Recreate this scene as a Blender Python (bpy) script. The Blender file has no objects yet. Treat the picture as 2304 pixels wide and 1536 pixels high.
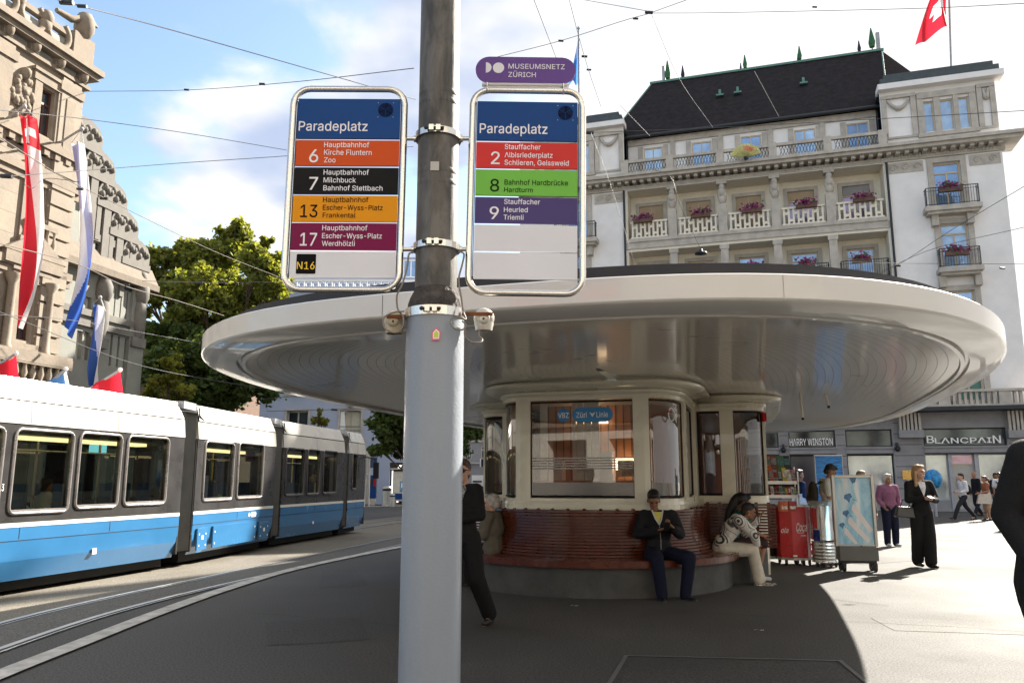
import bpy, bmesh, math, random
from mathutils import Vector, Matrix, Euler
from math import sin, cos, pi, radians, atan, tan, sqrt, hypot
random.seed(7)
sc = bpy.context.scene
col = sc.collection
# ---------------------------------------------------------------- camera
F = 1792.0; PIT = atan(312/F); CP, SP = cos(PIT), sin(PIT); CH = 1.45
cd = bpy.data.cameras.new('camera'); cam = bpy.data.objects.new('camera', cd); col.objects.link(cam)
cd.sensor_width = 36; cd.lens = 36*F/2304; cd.clip_end = 2000; cd.clip_start = .05
cam.location = (0, 0, CH); cam.rotation_euler = (pi/2+PIT, 0, 0); sc.camera = cam
# ---------------------------------------------------------------- light
SUN_EL, SUN_AZ = radians(33.5), radians(45)      # azimuth from +Y towards +X
sc.view_settings.view_transform = 'Standard'; sc.view_settings.look = 'None'
sc.view_settings.exposure = 1.95; sc.view_settings.gamma = 1
sd = bpy.data.lights.new('sun', 'SUN'); so = bpy.data.objects.new('sun', sd); col.objects.link(so)
sd.energy = 5.0; sd.angle = radians(.5); sd.color = (1, .93, .82)
sv = Vector((sin(SUN_AZ)*cos(SUN_EL), cos(SUN_AZ)*cos(SUN_EL), sin(SUN_EL)))
so.rotation_euler = sv.to_track_quat('Z', 'Y').to_euler()
wd = bpy.data.worlds.new('World'); sc.world = wd; wd.use_nodes = True
nt = wd.node_tree; nt.nodes.clear()
def N(t, nt=nt, **k):
    n = nt.nodes.new(t)
    for a, b in k.items():
        if a == 'inp':
            for i, v in b.items(): n.inputs[i].default_value = v
        else: setattr(n, a, b)
    return n
def world():
    L = nt.links.new
    out = N('ShaderNodeOutputWorld'); bg = N('ShaderNodeBackground'); bg.inputs[1].default_value = .055
    sky = N('ShaderNodeTexSky', sky_type='NISHITA', sun_disc=False, sun_elevation=SUN_EL, sun_rotation=SUN_AZ,
            altitude=400, air_density=1.0, dust_density=1.3, ozone_density=1.2)
    tc = N('ShaderNodeTexCoord'); sep = N('ShaderNodeSeparateXYZ'); L(tc.outputs['Generated'], sep.inputs[0])
    # project the direction on a cloud layer
    zz = N('ShaderNodeMath', operation='MAXIMUM', inp={1: .0}); L(sep.outputs[2], zz.inputs[0])
    za = N('ShaderNodeMath', operation='ADD', inp={1: .22}); L(zz.outputs[0], za.inputs[0])
    dx = N('ShaderNodeMath', operation='DIVIDE'); L(sep.outputs[0], dx.inputs[0]); L(za.outputs[0], dx.inputs[1])
    dy = N('ShaderNodeMath', operation='DIVIDE'); L(sep.outputs[1], dy.inputs[0]); L(za.outputs[0], dy.inputs[1])
    cb = N('ShaderNodeCombineXYZ'); L(dx.outputs[0], cb.inputs[0]); L(dy.outputs[0], cb.inputs[1])
    mp = N('ShaderNodeMapping'); mp.inputs['Location'].default_value = (CLX, CLY, 0); L(cb.outputs[0], mp.inputs[0])
    n1 = N('ShaderNodeTexNoise', inp={'Scale': 2.3, 'Detail': 10, 'Roughness': .5, 'Distortion': .1}); L(mp.outputs[0], n1.inputs['Vector'])
    # more cloud and thin veil to the right (towards the sun)
    bx = N('ShaderNodeMapRange', inp={1: -.35, 2: .3, 3: -.02, 4: .2}); L(sep.outputs[0], bx.inputs[0])
    ad = N('ShaderNodeMath', operation='ADD'); L(n1.outputs[0], ad.inputs[0]); L(bx.outputs[0], ad.inputs[1])
    mk = N('ShaderNodeMapRange', interpolation_type='SMOOTHSTEP', inp={1: .44, 2: .56, 3: 0, 4: 1}); L(ad.outputs[0], mk.inputs[0])
    mp2 = N('ShaderNodeMapping'); mp2.inputs['Location'].default_value = (CLX+.07, CLY+.09, .3); L(cb.outputs[0], mp2.inputs[0])
    n2 = N('ShaderNodeTexNoise', inp={'Scale': 2.1, 'Detail': 5, 'Roughness': .45}); L(mp2.outputs[0], n2.inputs['Vector'])
    cr = N('ShaderNodeMapRange', interpolation_type='SMOOTHSTEP', inp={1: .40, 2: .60, 3: 0, 4: 1}); wb = N('ShaderNodeMapRange', inp={1: -.12, 2: .25, 3: 0, 4: .22}); L(sep.outputs[0], wb.inputs[0]); a2 = N('ShaderNodeMath', operation='ADD'); L(n2.outputs[0], a2.inputs[0]); L(wb.outputs[0], a2.inputs[1]); L(a2.outputs[0], cr.inputs[0])
    cx = N('ShaderNodeMix', data_type='RGBA'); cx.inputs[6].default_value = (2.7, 3.2, 4.3, 1); cx.inputs[7].default_value = (5.6, 5.5, 5.4, 1)
    L(cr.outputs[0], cx.inputs[0])
    sk = N('ShaderNodeMix', data_type='RGBA', blend_type='MULTIPLY'); sk.inputs[0].default_value = 1
    L(sky.outputs[0], sk.inputs[6]); sk.inputs[7].default_value = SKYTINT
    mx = N('ShaderNodeMix', data_type='RGBA'); L(mk.outputs[0], mx.inputs[0]); L(sk.outputs[2], mx.inputs[6]); L(cx.outputs[2], mx.inputs[7])
    L(mx.outputs[2], bg.inputs[0]); L(bg.outputs[0], out.inputs[0])
CLX, CLY = 3.7, 5.5; SKYTINT = (1.5, 1.5, 1.42, 1)
world()
# ---------------------------------------------------------------- helpers
def at(u, v, Y):
    a = (u-1152)/F; b = (768-v)/F; t = Y/(CP-b*SP)
    return Vector((a*t, Y, CH+(SP+b*CP)*t))
def gz(u, v, z=0.):
    a = (u-1152)/F; b = (768-v)/F; t = (z-CH)/(SP+b*CP)
    return Vector((a*t, (CP-b*SP)*t, z))
MATS = {}
def srgb(c):
    return tuple(((x/255+.055)/1.055)**2.4 if x > 10 else x/255/12.92 for x in c)
def mat(name, c, rough=.6, metal=0., var=.12, scale=4., bump=0., bs=40., coat=0., spec=.5, alpha=1., trans=0., ior=1.45, emit=0., fine=False, streak=False):
    if name in MATS: return MATS[name]
    m = bpy.data.materials.new(name); m.use_nodes = True; t = m.node_tree; b = t.nodes['Principled BSDF']; L = t.links.new
    b.inputs['Base Color'].default_value = (*c, 1); b.inputs['Roughness'].default_value = rough; b.inputs['Metallic'].default_value = metal
    b.inputs['Coat Weight'].default_value = coat; b.inputs['Specular IOR Level'].default_value = spec; b.inputs['IOR'].default_value = ior
    b.inputs['Coat Roughness'].default_value = .05
    if trans: b.inputs['Transmission Weight'].default_value = trans
    if emit: b.inputs['Emission Color'].default_value = (*c, 1); b.inputs['Emission Strength'].default_value = emit
    tc = N('ShaderNodeTexCoord', t)
    src = tc.outputs['Object']
    if streak:
        mp = N('ShaderNodeMapping', t); mp.inputs['Scale'].default_value = (1, 1, .12); L(src, mp.inputs[0]); src = mp.outputs[0]
    if var:
        n = N('ShaderNodeTexNoise', t, inp={'Scale': scale, 'Detail': 8, 'Roughness': .6}); L(src, n.inputs['Vector'])
        r = N('ShaderNodeMapRange', t, inp={1: .3, 2: .7, 3: 1-var*1.4, 4: 1+var}); L(n.outputs[0], r.inputs[0])
        mx = N('ShaderNodeMix', t, data_type='RGBA', blend_type='MULTIPLY'); mx.inputs[0].default_value = 1; mx.inputs[6].default_value = (*c, 1)
        L(r.outputs[0], mx.inputs[7]); L(mx.outputs[2], b.inputs['Base Color'])
        r2 = N('ShaderNodeMapRange', t, inp={1: .3, 2: .7, 3: max(.02, rough-.08), 4: min(1, rough+.08)}); L(n.outputs[0], r2.inputs[0]); L(r2.outputs[0], b.inputs['Roughness'])
    if bump:
        n = N('ShaderNodeTexNoise', t, inp={'Scale': bs, 'Detail': 6}); L(tc.outputs['Object'], n.inputs['Vector'])
        bp = N('ShaderNodeBump', t, inp={'Strength': bump, 'Distance': .02}); L(n.outputs[0], bp.inputs['Height']); L(bp.outputs[0], b.inputs['Normal'])
    MATS[name] = m; return m
def glassmat(name, tint=(.6, .65, .65), refl=1.0, ior=1.6, rough=.0):
    if name in MATS: return MATS[name]
    m = bpy.data.materials.new(name); m.use_nodes = True; t = m.node_tree; t.nodes.clear(); L = t.links.new
    o = N('ShaderNodeOutputMaterial', t); tr = N('ShaderNodeBsdfTransparent', t); tr.inputs[0].default_value = (*tint, 1)
    g = N('ShaderNodeBsdfGlossy', t); g.inputs[0].default_value = (refl, refl, refl, 1); g.inputs[1].default_value = rough
    fr = N('ShaderNodeFresnel', t); fr.inputs[0].default_value = ior; mx = N('ShaderNodeMixShader', t)
    L(fr.outputs[0], mx.inputs[0]); L(tr.outputs[0], mx.inputs[1]); L(g.outputs[0], mx.inputs[2]); L(mx.outputs[0], o.inputs[0])
    MATS[name] = m; return m
class MB:
    def __init__(s): s.v = []; s.f = []; s.m = []; s.sm = []; s.ml = []; s.xf = None
    def mi(s, m):
        if m not in s.ml: s.ml.append(m)
        return s.ml.index(m)
    def add(s, vs, fs, m, smooth=False):
        o = len(s.v); i = s.mi(m)
        s.v += [tuple(x) for x in vs]
        for f in fs: s.f.append(tuple(o+k for k in f)); s.m.append(i); s.sm.append(smooth)
        return s
    def hexa(s, p, m):    # 8 points: bottom 4 ccw, top 4
        return s.add(p, [(0, 3, 2, 1), (4, 5, 6, 7), (0, 1, 5, 4), (1, 2, 6, 5), (2, 3, 7, 6), (3, 0, 4, 7)], m)
    def box(s, x0, x1, y0, y1, z0, z1, m, M=None):
        p = [Vector(q) for q in ((x0, y0, z0), (x1, y0, z0), (x1, y1, z0), (x0, y1, z0), (x0, y0, z1), (x1, y0, z1), (x1, y1, z1), (x0, y1, z1))]
        if M: p = [M @ q for q in p]
        return s.hexa(p, m)
    def fbox(s, fp, s0, s1, z0, z1, d0, d1, m):
        W = fp.W
        return s.hexa([W(s0, z0, d1), W(s1, z0, d1), W(s1, z0, d0), W(s0, z0, d0), W(s0, z1, d1), W(s1, z1, d1), W(s1, z1, d0), W(s0, z1, d0)], m)
    def quad(s, a, b, c, d, m): return s.add([a, b, c, d], [(0, 1, 2, 3)], m)
    def prism(s, poly, z0, z1, m, smooth=False):
        n = len(poly); vs = [(x, y, z0) for x, y in poly]+[(x, y, z1) for x, y in poly]
        s.add(vs, [tuple(range(n-1, -1, -1)), tuple(range(n, 2*n))], m)
        return s.add(vs, [(i, (i+1) % n, n+(i+1) % n, n+i) for i in range(n)], m, smooth)
    def tube(s, pts, r, m, n=8, closed=False, caps=True, smooth=True):
        pts = [Vector(p) for p in pts]; k = len(pts)
        rs = r if isinstance(r, (list, tuple)) else [r]*k
        vs = []; up = None
        for i, p in enumerate(pts):
            a = pts[(i-1) % k] if (closed or i > 0) else p
            b = pts[(i+1) % k] if (closed or i < k-1) else p
            t = (b-a).normalized()
            if up is None:
                up = Vector((0, 0, 1)) if abs(t.z) < .9 else Vector((1, 0, 0))
            x = t.cross(up).normalized(); up = x.cross(t).normalized()
            for j in range(n):
                q = 2*pi*j/n; vs.append(p+x*cos(q)*rs[i]+up*sin(q)*rs[i])
        fs = []
        for i in range(k if closed else k-1):
            for j in range(n):
                a = i*n+j; b = i*n+(j+1) % n; c = ((i+1) % k)*n+(j+1) % n; d = ((i+1) % k)*n+j
                fs.append((a, b, c, d))
        s.add(vs, fs, m, smooth)
        if caps and not closed: s.add(vs[:n]+vs[-n:], [tuple(range(n-1, -1, -1)), tuple(range(n, 2*n))], m)
        return s
    def lathe(s, prof, m, o=(0, 0, 0), n=24, smooth=True, a0=0, a1=2*pi, sx=1, sy=1):
        full = abs(a1-a0-2*pi) < 1e-6; k = n if full else n+1
        vs = [(o[0]+r*sx*cos(a0+(a1-a0)*j/n), o[1]+r*sy*sin(a0+(a1-a0)*j/n), o[2]+z) for r, z in prof for j in range(k)]
        fs = []
        for i in range(len(prof)-1):
            for j in range(n): fs.append((i*k+j, i*k+(j+1) % k, (i+1)*k+(j+1) % k, (i+1)*k+j))
        return s.add(vs, fs, m, smooth)
    def ball(s, c, r, m, n=10, M=None):
        rx, ry, rz = r if isinstance(r, (tuple, list)) else (r, r, r)
        vs = []; fs = []; h = max(4, n//2+1)
        for i in range(h+1):
            t = pi*i/h
            for j in range(n):
                q = 2*pi*j/n; p = Vector((rx*sin(t)*cos(q), ry*sin(t)*sin(q), rz*cos(t)))
                if M: p = M @ p
                vs.append(Vector(c)+p)
        for i in range(h):
            for j in range(n): fs.append((i*n+j, (i+1)*n+j, (i+1)*n+(j+1) % n, i*n+(j+1) % n))
        return s.add(vs, fs, m, True)
    def build(s, name, parent=None, label=None, cat=None, group=None, kind=None, bev=0):
        me = bpy.data.meshes.new(name); me.from_pydata(s.v, [], s.f)
        for m in s.ml: me.materials.append(m)
        me.polygons.foreach_set('material_index', s.m); me.polygons.foreach_set('use_smooth', s.sm)
        me.update()
        o = bpy.data.objects.new(name, me); col.objects.link(o)
        if parent:
            o.parent = parent; o.matrix_parent_inverse = parent.matrix_world.inverted() if not s.xf else Matrix()
        if bev:
            md = o.modifiers.new('b', 'BEVEL'); md.width = bev; md.segments = 2; md.limit_method = 'ANGLE'
        tag(o, label, cat, group, kind); return o
def tag(o, label=None, cat=None, group=None, kind=None):
    for k, v in (('label', label), ('category', cat), ('group', group), ('kind', kind)):
        if v: o[k] = v
    return o
def thing(name, label, cat, loc=(0, 0, 0), rz=0, group=None):
    o = bpy.data.objects.new(name, None); col.objects.link(o); o.empty_display_size = .1
    o.location = loc; o.rotation_euler = (0, 0, rz)
    o.matrix_world = Matrix.Translation(loc) @ Matrix.Rotation(rz, 4, 'Z')
    return tag(o, label, cat, group)
def dup(root, loc, rz=0, label=None):
    def cp(o, par):
        c = o.copy(); col.objects.link(c)
        if par: c.parent = par
        for ch in list(o.children): cp(ch, c)
        return c
    r = cp(root, None); r.location = loc; r.rotation_euler = (0, 0, rz)
    if label: r['label'] = label
    return r
class FP:
    def __init__(s, o, d, ps=1.): s.ps = ps; s.o = Vector((o[0], o[1], 0)); s.d = Vector((d[0], d[1], 0)).normalized(); s.n = Vector((s.d.y, -s.d.x, 0))
    def W(s, a, z, d=0.):
        if d > 0: d *= s.ps
        return s.o+s.d*a+s.n*d+Vector((0, 0, z))
    def px(s, u, v, d=0.):
        a = (u-1152)/F; b = (768-v)/F; r = Vector((a, CP-b*SP, SP+b*CP)); o = s.o+s.n*d
        t = (o.x*s.n.x+o.y*s.n.y)/(r.x*s.n.x+r.y*s.n.y); p = r*t
        return (p-o).xy.dot(s.d.xy), CH+p.z
    def S(s, u, v, d=0.): return s.px(u, v, d)[0]
    def Z(s, u, v, d=0.): return s.px(u, v, d)[1]
    def R(s, u0, v0, u1, v1, d=0.):      # pixel box -> s0,s1,z0,z1
        vm = (v0+v1)/2; um = (u0+u1)/2
        return s.S(u0, vm, d), s.S(u1, vm, d), s.Z(um, v1, d), s.Z(um, v0, d)
def wall(mb, fp, s0, s1, z0, z1, ops, m, d=0., dep=.3):
    W = fp.W
    ops = [o for o in ops if o[1] > s0 and o[0] < s1]
    ss = sorted({s0, s1} | {x for o in ops for x in (max(o[0], s0), min(o[1], s1))}); zs = sorted({z0, z1} | {x for o in ops for x in (max(o[2], z0), min(o[3], z1))})
    for i in range(len(ss)-1):
        for j in range(len(zs)-1):
            a = (ss[i]+ss[i+1])/2; b = (zs[j]+zs[j+1])/2
            if any(o[0] < a < o[1] and o[2] < b < o[3] for o in ops): continue
            mb.quad(W(ss[i], zs[j], d), W(ss[i+1], zs[j], d), W(ss[i+1], zs[j+1], d), W(ss[i], zs[j+1], d), m)
    for o in ops:
        a, b, c, e = o[:4]; f = d-dep
        mb.quad(W(a, c, d), W(b, c, d), W(b, c, f), W(a, c, f), m); mb.quad(W(a, e, f), W(b, e, f), W(b, e, d), W(a, e, d), m)
        mb.quad(W(a, c, f), W(a, e, f), W(a, e, d), W(a, c, d), m); mb.quad(W(b, c, d), W(b, e, d), W(b, e, f), W(b, c, f), m)
def window(fp, s0, s1, z0, z1, parent, mf, mp, d=-.15, t=.06, cols=2, transom=0, name='window', label=None, th=.06):
    mb = MB(); mb.fbox(fp, s0, s0+t, z0, z1, d, d+th, mf).fbox(fp, s1-t, s1, z0, z1, d, d+th, mf)
    mb.fbox(fp, s0+t, s1-t, z0, z0+t, d, d+th, mf).fbox(fp, s0+t, s1-t, z1-t, z1, d, d+th, mf)
    w = s1-s0; zt = z1-t
    if transom:
        zt = z1-(z1-z0)*transom; mb.fbox(fp, s0+t, s1-t, zt-t*.5, zt+t*.5, d, d+th+.01, mf)
    for i in range(1, cols):
        a = s0+w*i/cols; mb.fbox(fp, a-t*.5, a+t*.5, z0+t, zt-t*.5 if transom else zt, d, d+th-.01, mf)
    o = mb.build(name, parent, label)
    p = MB(); W = fp.W; e = d+.02
    p.fbox(fp, s0+t*.5, s1-t*.5, z0+t*.5, z1-t*.5, e-.012, e, mp); p.build('pane', o)
    return o
_tc = {}
# letter outlines (grotesque capitals, lower case and figures) as polylines of plain numbers x, y, x, y
GLY = {}
GLY[chr(44)] = (96, [[19, -62, 17, -61, 17, -58, 32, 37, 35, 38, 68, 38, 70, 35, 44, -61, 41, -62]])
GLY[chr(45)] = (229, [[57, 91, 54, 92, 54, 95, 54, 121, 56, 124, 168, 125, 170, 123, 171, 121, 171, 94, 169, 91]])
GLY[chr(48)] = (229, [[110, -6, 86, -3, 63, 10, 44, 30, 31, 57, 24, 89, 21, 127, 24, 165, 32, 198, 46, 225, 64, 245, 83, 255, 90, 257, 111, 261, 117, 260, 140, 257, 162, 245, 182, 224, 195, 198, 203, 165, 206, 124, 203, 90, 195, 56, 181, 29, 164, 10, 141, -3], [111, 28, 131, 31, 143, 40, 154, 53, 162, 74, 167, 98, 169, 123, 167, 156, 162, 181, 154, 202, 143, 216, 131, 224, 116, 226, 96, 224, 84, 216, 73, 202, 65, 180, 59, 157, 58, 136, 59, 97, 65, 74, 73, 53, 84, 40, 88, 37, 97, 31]])
GLY[chr(49)] = (229, [[38, -3, 36, -2, 35, 1, 35, 26, 37, 29, 103, 30, 103, 218, 44, 176, 42, 176, 40, 180, 40, 214, 93, 253, 99, 257, 137, 257, 140, 255, 141, 30, 196, 29, 198, 26, 198, 0, 196, -2, 194, -3]])
GLY[chr(50)] = (229, [[32, -3, 29, 0, 30, 26, 138, 142, 153, 165, 156, 175, 157, 183, 156, 197, 151, 208, 144, 216, 136, 221, 122, 225, 110, 227, 99, 225, 87, 221, 72, 206, 68, 194, 67, 180, 64, 178, 31, 178, 30, 181, 32, 203, 40, 222, 52, 237, 70, 250, 90, 258, 110, 261, 129, 259, 135, 258, 155, 250, 170, 240, 183, 225, 192, 200, 194, 187, 192, 172, 182, 145, 170, 127, 156, 109, 81, 31, 196, 30, 198, 27, 197, -1, 194, -3]])
GLY[chr(51)] = (229, [[105, -6, 87, -4, 65, 2, 47, 12, 32, 28, 23, 45, 19, 65, 20, 67, 23, 69, 56, 68, 58, 67, 61, 54, 66, 45, 73, 38, 95, 29, 105, 28, 123, 29, 137, 33, 147, 39, 152, 44, 160, 59, 162, 71, 160, 85, 155, 97, 148, 107, 135, 114, 121, 119, 103, 121, 78, 121, 76, 122, 75, 124, 76, 152, 138, 223, 80, 223, 34, 223, 32, 226, 32, 253, 34, 256, 185, 257, 187, 256, 189, 253, 188, 228, 117, 147, 133, 147, 155, 141, 176, 127, 187, 113, 197, 94, 199, 75, 197, 50, 187, 31, 174, 16, 155, 3, 133, -4]])
GLY[chr(52)] = (229, [[141, -3, 138, 0, 138, 50, 21, 50, 18, 50, 17, 53, 17, 80, 120, 255, 123, 257, 154, 257, 156, 256, 158, 254, 120, 189, 58, 84, 138, 84, 138, 160, 141, 162, 170, 162, 172, 161, 174, 158, 174, 84, 206, 84, 208, 83, 210, 80, 210, 54, 208, 50, 174, 50, 173, -2, 170, -3]])
GLY[chr(53)] = (229, [[107, -6, 88, -4, 69, 3, 52, 14, 38, 29, 30, 46, 28, 66, 31, 68, 62, 67, 72, 45, 78, 39, 88, 33, 99, 29, 111, 28, 124, 30, 137, 35, 147, 43, 154, 53, 159, 67, 161, 79, 159, 96, 154, 110, 146, 119, 136, 128, 123, 134, 96, 134, 85, 131, 64, 120, 34, 123, 31, 125, 45, 254, 48, 257, 62, 257, 182, 257, 184, 256, 186, 253, 186, 226, 184, 223, 78, 222, 71, 157, 85, 164, 102, 169, 117, 170, 130, 168, 148, 163, 163, 155, 176, 143, 182, 134, 192, 117, 197, 98, 198, 79, 196, 57, 186, 36, 174, 21, 155, 5, 135, -4]])
GLY[chr(54)] = (229, [[109, -6, 90, -4, 70, 4, 52, 18, 39, 36, 31, 58, 29, 81, 31, 100, 37, 120, 48, 143, 123, 255, 127, 257, 162, 256, 163, 252, 155, 240, 96, 156, 114, 160, 139, 158, 160, 149, 174, 139, 187, 122, 195, 102, 197, 82, 195, 57, 186, 34, 174, 18, 156, 4, 135, -4], [110, 27, 126, 29, 138, 34, 145, 40, 155, 53, 159, 65, 161, 77, 159, 94, 154, 106, 147, 116, 136, 124, 126, 128, 115, 130, 100, 128, 88, 123, 79, 116, 72, 106, 68, 97, 65, 79, 68, 61, 72, 52, 79, 42, 88, 34, 100, 29]])
GLY[chr(55)] = (229, [[48, -3, 45, -1, 45, 1, 158, 222, 30, 223, 28, 227, 28, 253, 29, 256, 65, 257, 195, 257, 198, 253, 198, 224, 85, 0, 81, -3]])
GLY[chr(56)] = (229, [[109, -6, 89, -4, 67, 3, 48, 14, 34, 30, 26, 47, 23, 68, 25, 84, 30, 99, 37, 111, 50, 124, 68, 133, 58, 138, 44, 152, 35, 170, 32, 192, 35, 210, 41, 224, 56, 242, 72, 252, 92, 259, 116, 261, 134, 259, 155, 251, 170, 242, 185, 224, 191, 210, 194, 192, 191, 170, 182, 152, 168, 138, 158, 133, 165, 131, 177, 124, 188, 112, 197, 99, 202, 84, 203, 66, 200, 46, 191, 29, 177, 14, 159, 3, 138, -4], [108, 28, 128, 29, 141, 33, 153, 41, 159, 48, 164, 58, 164, 82, 159, 92, 151, 101, 139, 108, 128, 113, 118, 114, 111, 115, 99, 113, 85, 107, 75, 101, 67, 92, 62, 82, 62, 58, 67, 47, 74, 40, 85, 33, 98, 29], [108, 148, 125, 149, 136, 153, 145, 160, 152, 167, 157, 187, 155, 199, 151, 209, 146, 215, 136, 222, 125, 226, 117, 227, 101, 226, 90, 222, 81, 216, 74, 207, 69, 190, 72, 174, 75, 166, 80, 161, 90, 153, 101, 149]])
GLY[chr(57)] = (229, [[65, -3, 62, -1, 62, 1, 129, 98, 119, 95, 109, 94, 86, 97, 68, 104, 50, 117, 38, 133, 31, 154, 29, 176, 31, 198, 39, 219, 54, 238, 69, 249, 93, 258, 115, 261, 136, 258, 157, 249, 171, 238, 186, 219, 194, 199, 197, 171, 195, 155, 189, 136, 177, 110, 158, 78, 103, 0, 99, -3], [108, 125, 126, 126, 138, 132, 146, 138, 155, 149, 159, 161, 161, 173, 159, 189, 155, 202, 148, 213, 136, 221, 126, 225, 118, 226, 111, 227, 100, 225, 88, 220, 79, 213, 72, 203, 67, 190, 67, 162, 72, 149, 79, 139, 88, 132, 100, 126]])
GLY[chr(65)] = (242, [[8, -3, 5, -1, 5, 1, 98, 254, 101, 257, 137, 257, 141, 255, 230, 12, 234, 1, 232, -3, 199, -3, 195, -1, 170, 70, 172, 73, 182, 74, 182, 95, 163, 96, 160, 98, 135, 166, 120, 217, 80, 98, 77, 96, 58, 95, 58, 74, 68, 73, 70, 70, 46, -1, 42, -3]])
GLY[chr(66)] = (230, [[30, -3, 28, -2, 27, 1, 28, 255, 31, 257, 124, 257, 146, 255, 164, 248, 181, 238, 192, 223, 198, 210, 200, 204, 202, 189, 201, 173, 200, 168, 190, 149, 179, 140, 166, 133, 171, 132, 184, 125, 195, 115, 203, 104, 209, 89, 212, 70, 210, 51, 202, 31, 191, 18, 173, 6, 151, -1, 122, -3], [65, 32, 121, 32, 147, 34, 163, 42, 172, 54, 175, 69, 173, 80, 168, 91, 162, 99, 152, 106, 139, 111, 65, 112], [65, 146, 131, 147, 143, 151, 153, 158, 160, 165, 165, 185, 162, 201, 154, 212, 140, 220, 122, 223, 65, 223]])
GLY[chr(67)] = (257, [[131, -6, 102, -2, 74, 9, 50, 30, 32, 57, 21, 90, 17, 124, 21, 166, 32, 198, 49, 224, 73, 244, 103, 257, 132, 261, 151, 259, 172, 254, 188, 247, 202, 239, 217, 225, 226, 211, 235, 194, 238, 173, 235, 171, 203, 171, 192, 196, 185, 204, 177, 212, 169, 217, 146, 224, 132, 225, 112, 222, 93, 213, 78, 200, 65, 181, 57, 157, 55, 127, 57, 98, 66, 73, 78, 55, 90, 43, 93, 41, 113, 32, 134, 29, 146, 30, 168, 37, 178, 43, 192, 58, 203, 82, 235, 83, 238, 81, 235, 61, 226, 43, 217, 30, 203, 16, 188, 6, 171, -1, 153, -5]])
GLY[chr(68)] = (253, [[30, -3, 28, -2, 27, 1, 27, 255, 31, 257, 116, 257, 146, 254, 178, 241, 199, 225, 204, 220, 220, 197, 230, 164, 234, 130, 230, 92, 221, 62, 219, 57, 203, 35, 176, 12, 145, 1, 108, -3], [65, 32, 106, 32, 135, 34, 158, 43, 175, 57, 186, 77, 194, 100, 197, 130, 194, 155, 187, 178, 173, 199, 159, 211, 137, 220, 112, 223, 65, 223]])
GLY[chr(69)] = (211, [[30, -3, 28, -2, 27, 1, 27, 255, 31, 257, 185, 257, 188, 256, 189, 253, 188, 225, 185, 223, 65, 223, 65, 147, 69, 146, 177, 146, 180, 144, 181, 115, 179, 111, 65, 111, 65, 32, 189, 31, 191, 28, 190, -1, 187, -3]])
GLY[chr(70)] = (207, [[30, -3, 28, -2, 27, 1, 27, 255, 31, 257, 186, 256, 188, 253, 188, 226, 186, 223, 114, 223, 65, 223, 65, 142, 174, 141, 176, 138, 175, 110, 172, 108, 65, 108, 64, -1, 61, -3]])
GLY[chr(71)] = (262, [[131, -6, 101, -2, 74, 10, 50, 30, 32, 57, 21, 90, 17, 127, 21, 165, 32, 198, 49, 224, 72, 244, 103, 257, 130, 261, 151, 259, 171, 255, 187, 248, 203, 238, 227, 210, 234, 194, 240, 175, 239, 172, 236, 171, 203, 171, 191, 196, 186, 202, 167, 217, 156, 221, 145, 224, 131, 225, 112, 222, 99, 216, 93, 213, 78, 200, 65, 181, 57, 156, 55, 127, 57, 98, 66, 73, 78, 55, 93, 41, 113, 32, 120, 31, 134, 29, 154, 32, 171, 39, 185, 49, 195, 63, 202, 81, 203, 97, 140, 97, 138, 101, 138, 127, 140, 130, 238, 131, 240, 130, 242, 127, 242, 97, 239, 70, 227, 43, 212, 23, 189, 6, 163, -3]])
GLY[chr(72)] = (260, [[30, -3, 28, -2, 27, 1, 28, 255, 31, 257, 61, 257, 64, 255, 66, 147, 193, 147, 193, 255, 196, 257, 227, 257, 229, 256, 231, 254, 230, -2, 227, -3, 197, -3, 193, -1, 193, 113, 66, 113, 64, -1, 61, -3]])
GLY[chr(73)] = (152, [[16, -3, 14, -2, 13, 1, 13, 28, 14, 31, 56, 32, 56, 222, 15, 223, 13, 227, 13, 255, 17, 257, 135, 257, 138, 253, 138, 226, 136, 224, 94, 222, 94, 33, 136, 31, 138, 28, 137, -1, 134, -3]])
GLY[chr(75)] = (235, [[30, -3, 28, -2, 27, 1, 27, 255, 30, 257, 61, 257, 64, 255, 65, 128, 104, 174, 181, 256, 223, 257, 225, 256, 227, 254, 185, 208, 126, 144, 226, 3, 226, -1, 223, -3, 184, -2, 99, 118, 65, 82, 64, -1, 61, -3]])
GLY[chr(76)] = (198, [[30, -3, 28, -2, 27, 1, 27, 254, 28, 256, 31, 257, 61, 257, 64, 255, 65, 141, 65, 32, 182, 31, 184, 28, 184, 0, 182, -2, 180, -3]])
GLY[chr(77)] = (316, [[30, -3, 28, -2, 27, 1, 27, 253, 29, 256, 75, 257, 79, 255, 140, 99, 157, 46, 173, 95, 235, 255, 239, 257, 285, 256, 287, 253, 287, 64, 286, -1, 283, -3, 252, -3, 249, -1, 250, 200, 230, 142, 174, -1, 170, -3, 142, -3, 82, 144, 63, 199, 64, 0, 62, -2, 60, -3]])
GLY[chr(78)] = (264, [[30, -3, 28, -2, 27, 1, 27, 255, 31, 257, 67, 257, 71, 255, 197, 51, 196, 98, 196, 253, 197, 256, 199, 257, 232, 257, 234, 255, 235, 253, 234, -1, 231, -3, 194, -3, 190, -2, 98, 144, 64, 203, 65, 157, 65, 0, 64, -2, 61, -3]])
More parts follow.
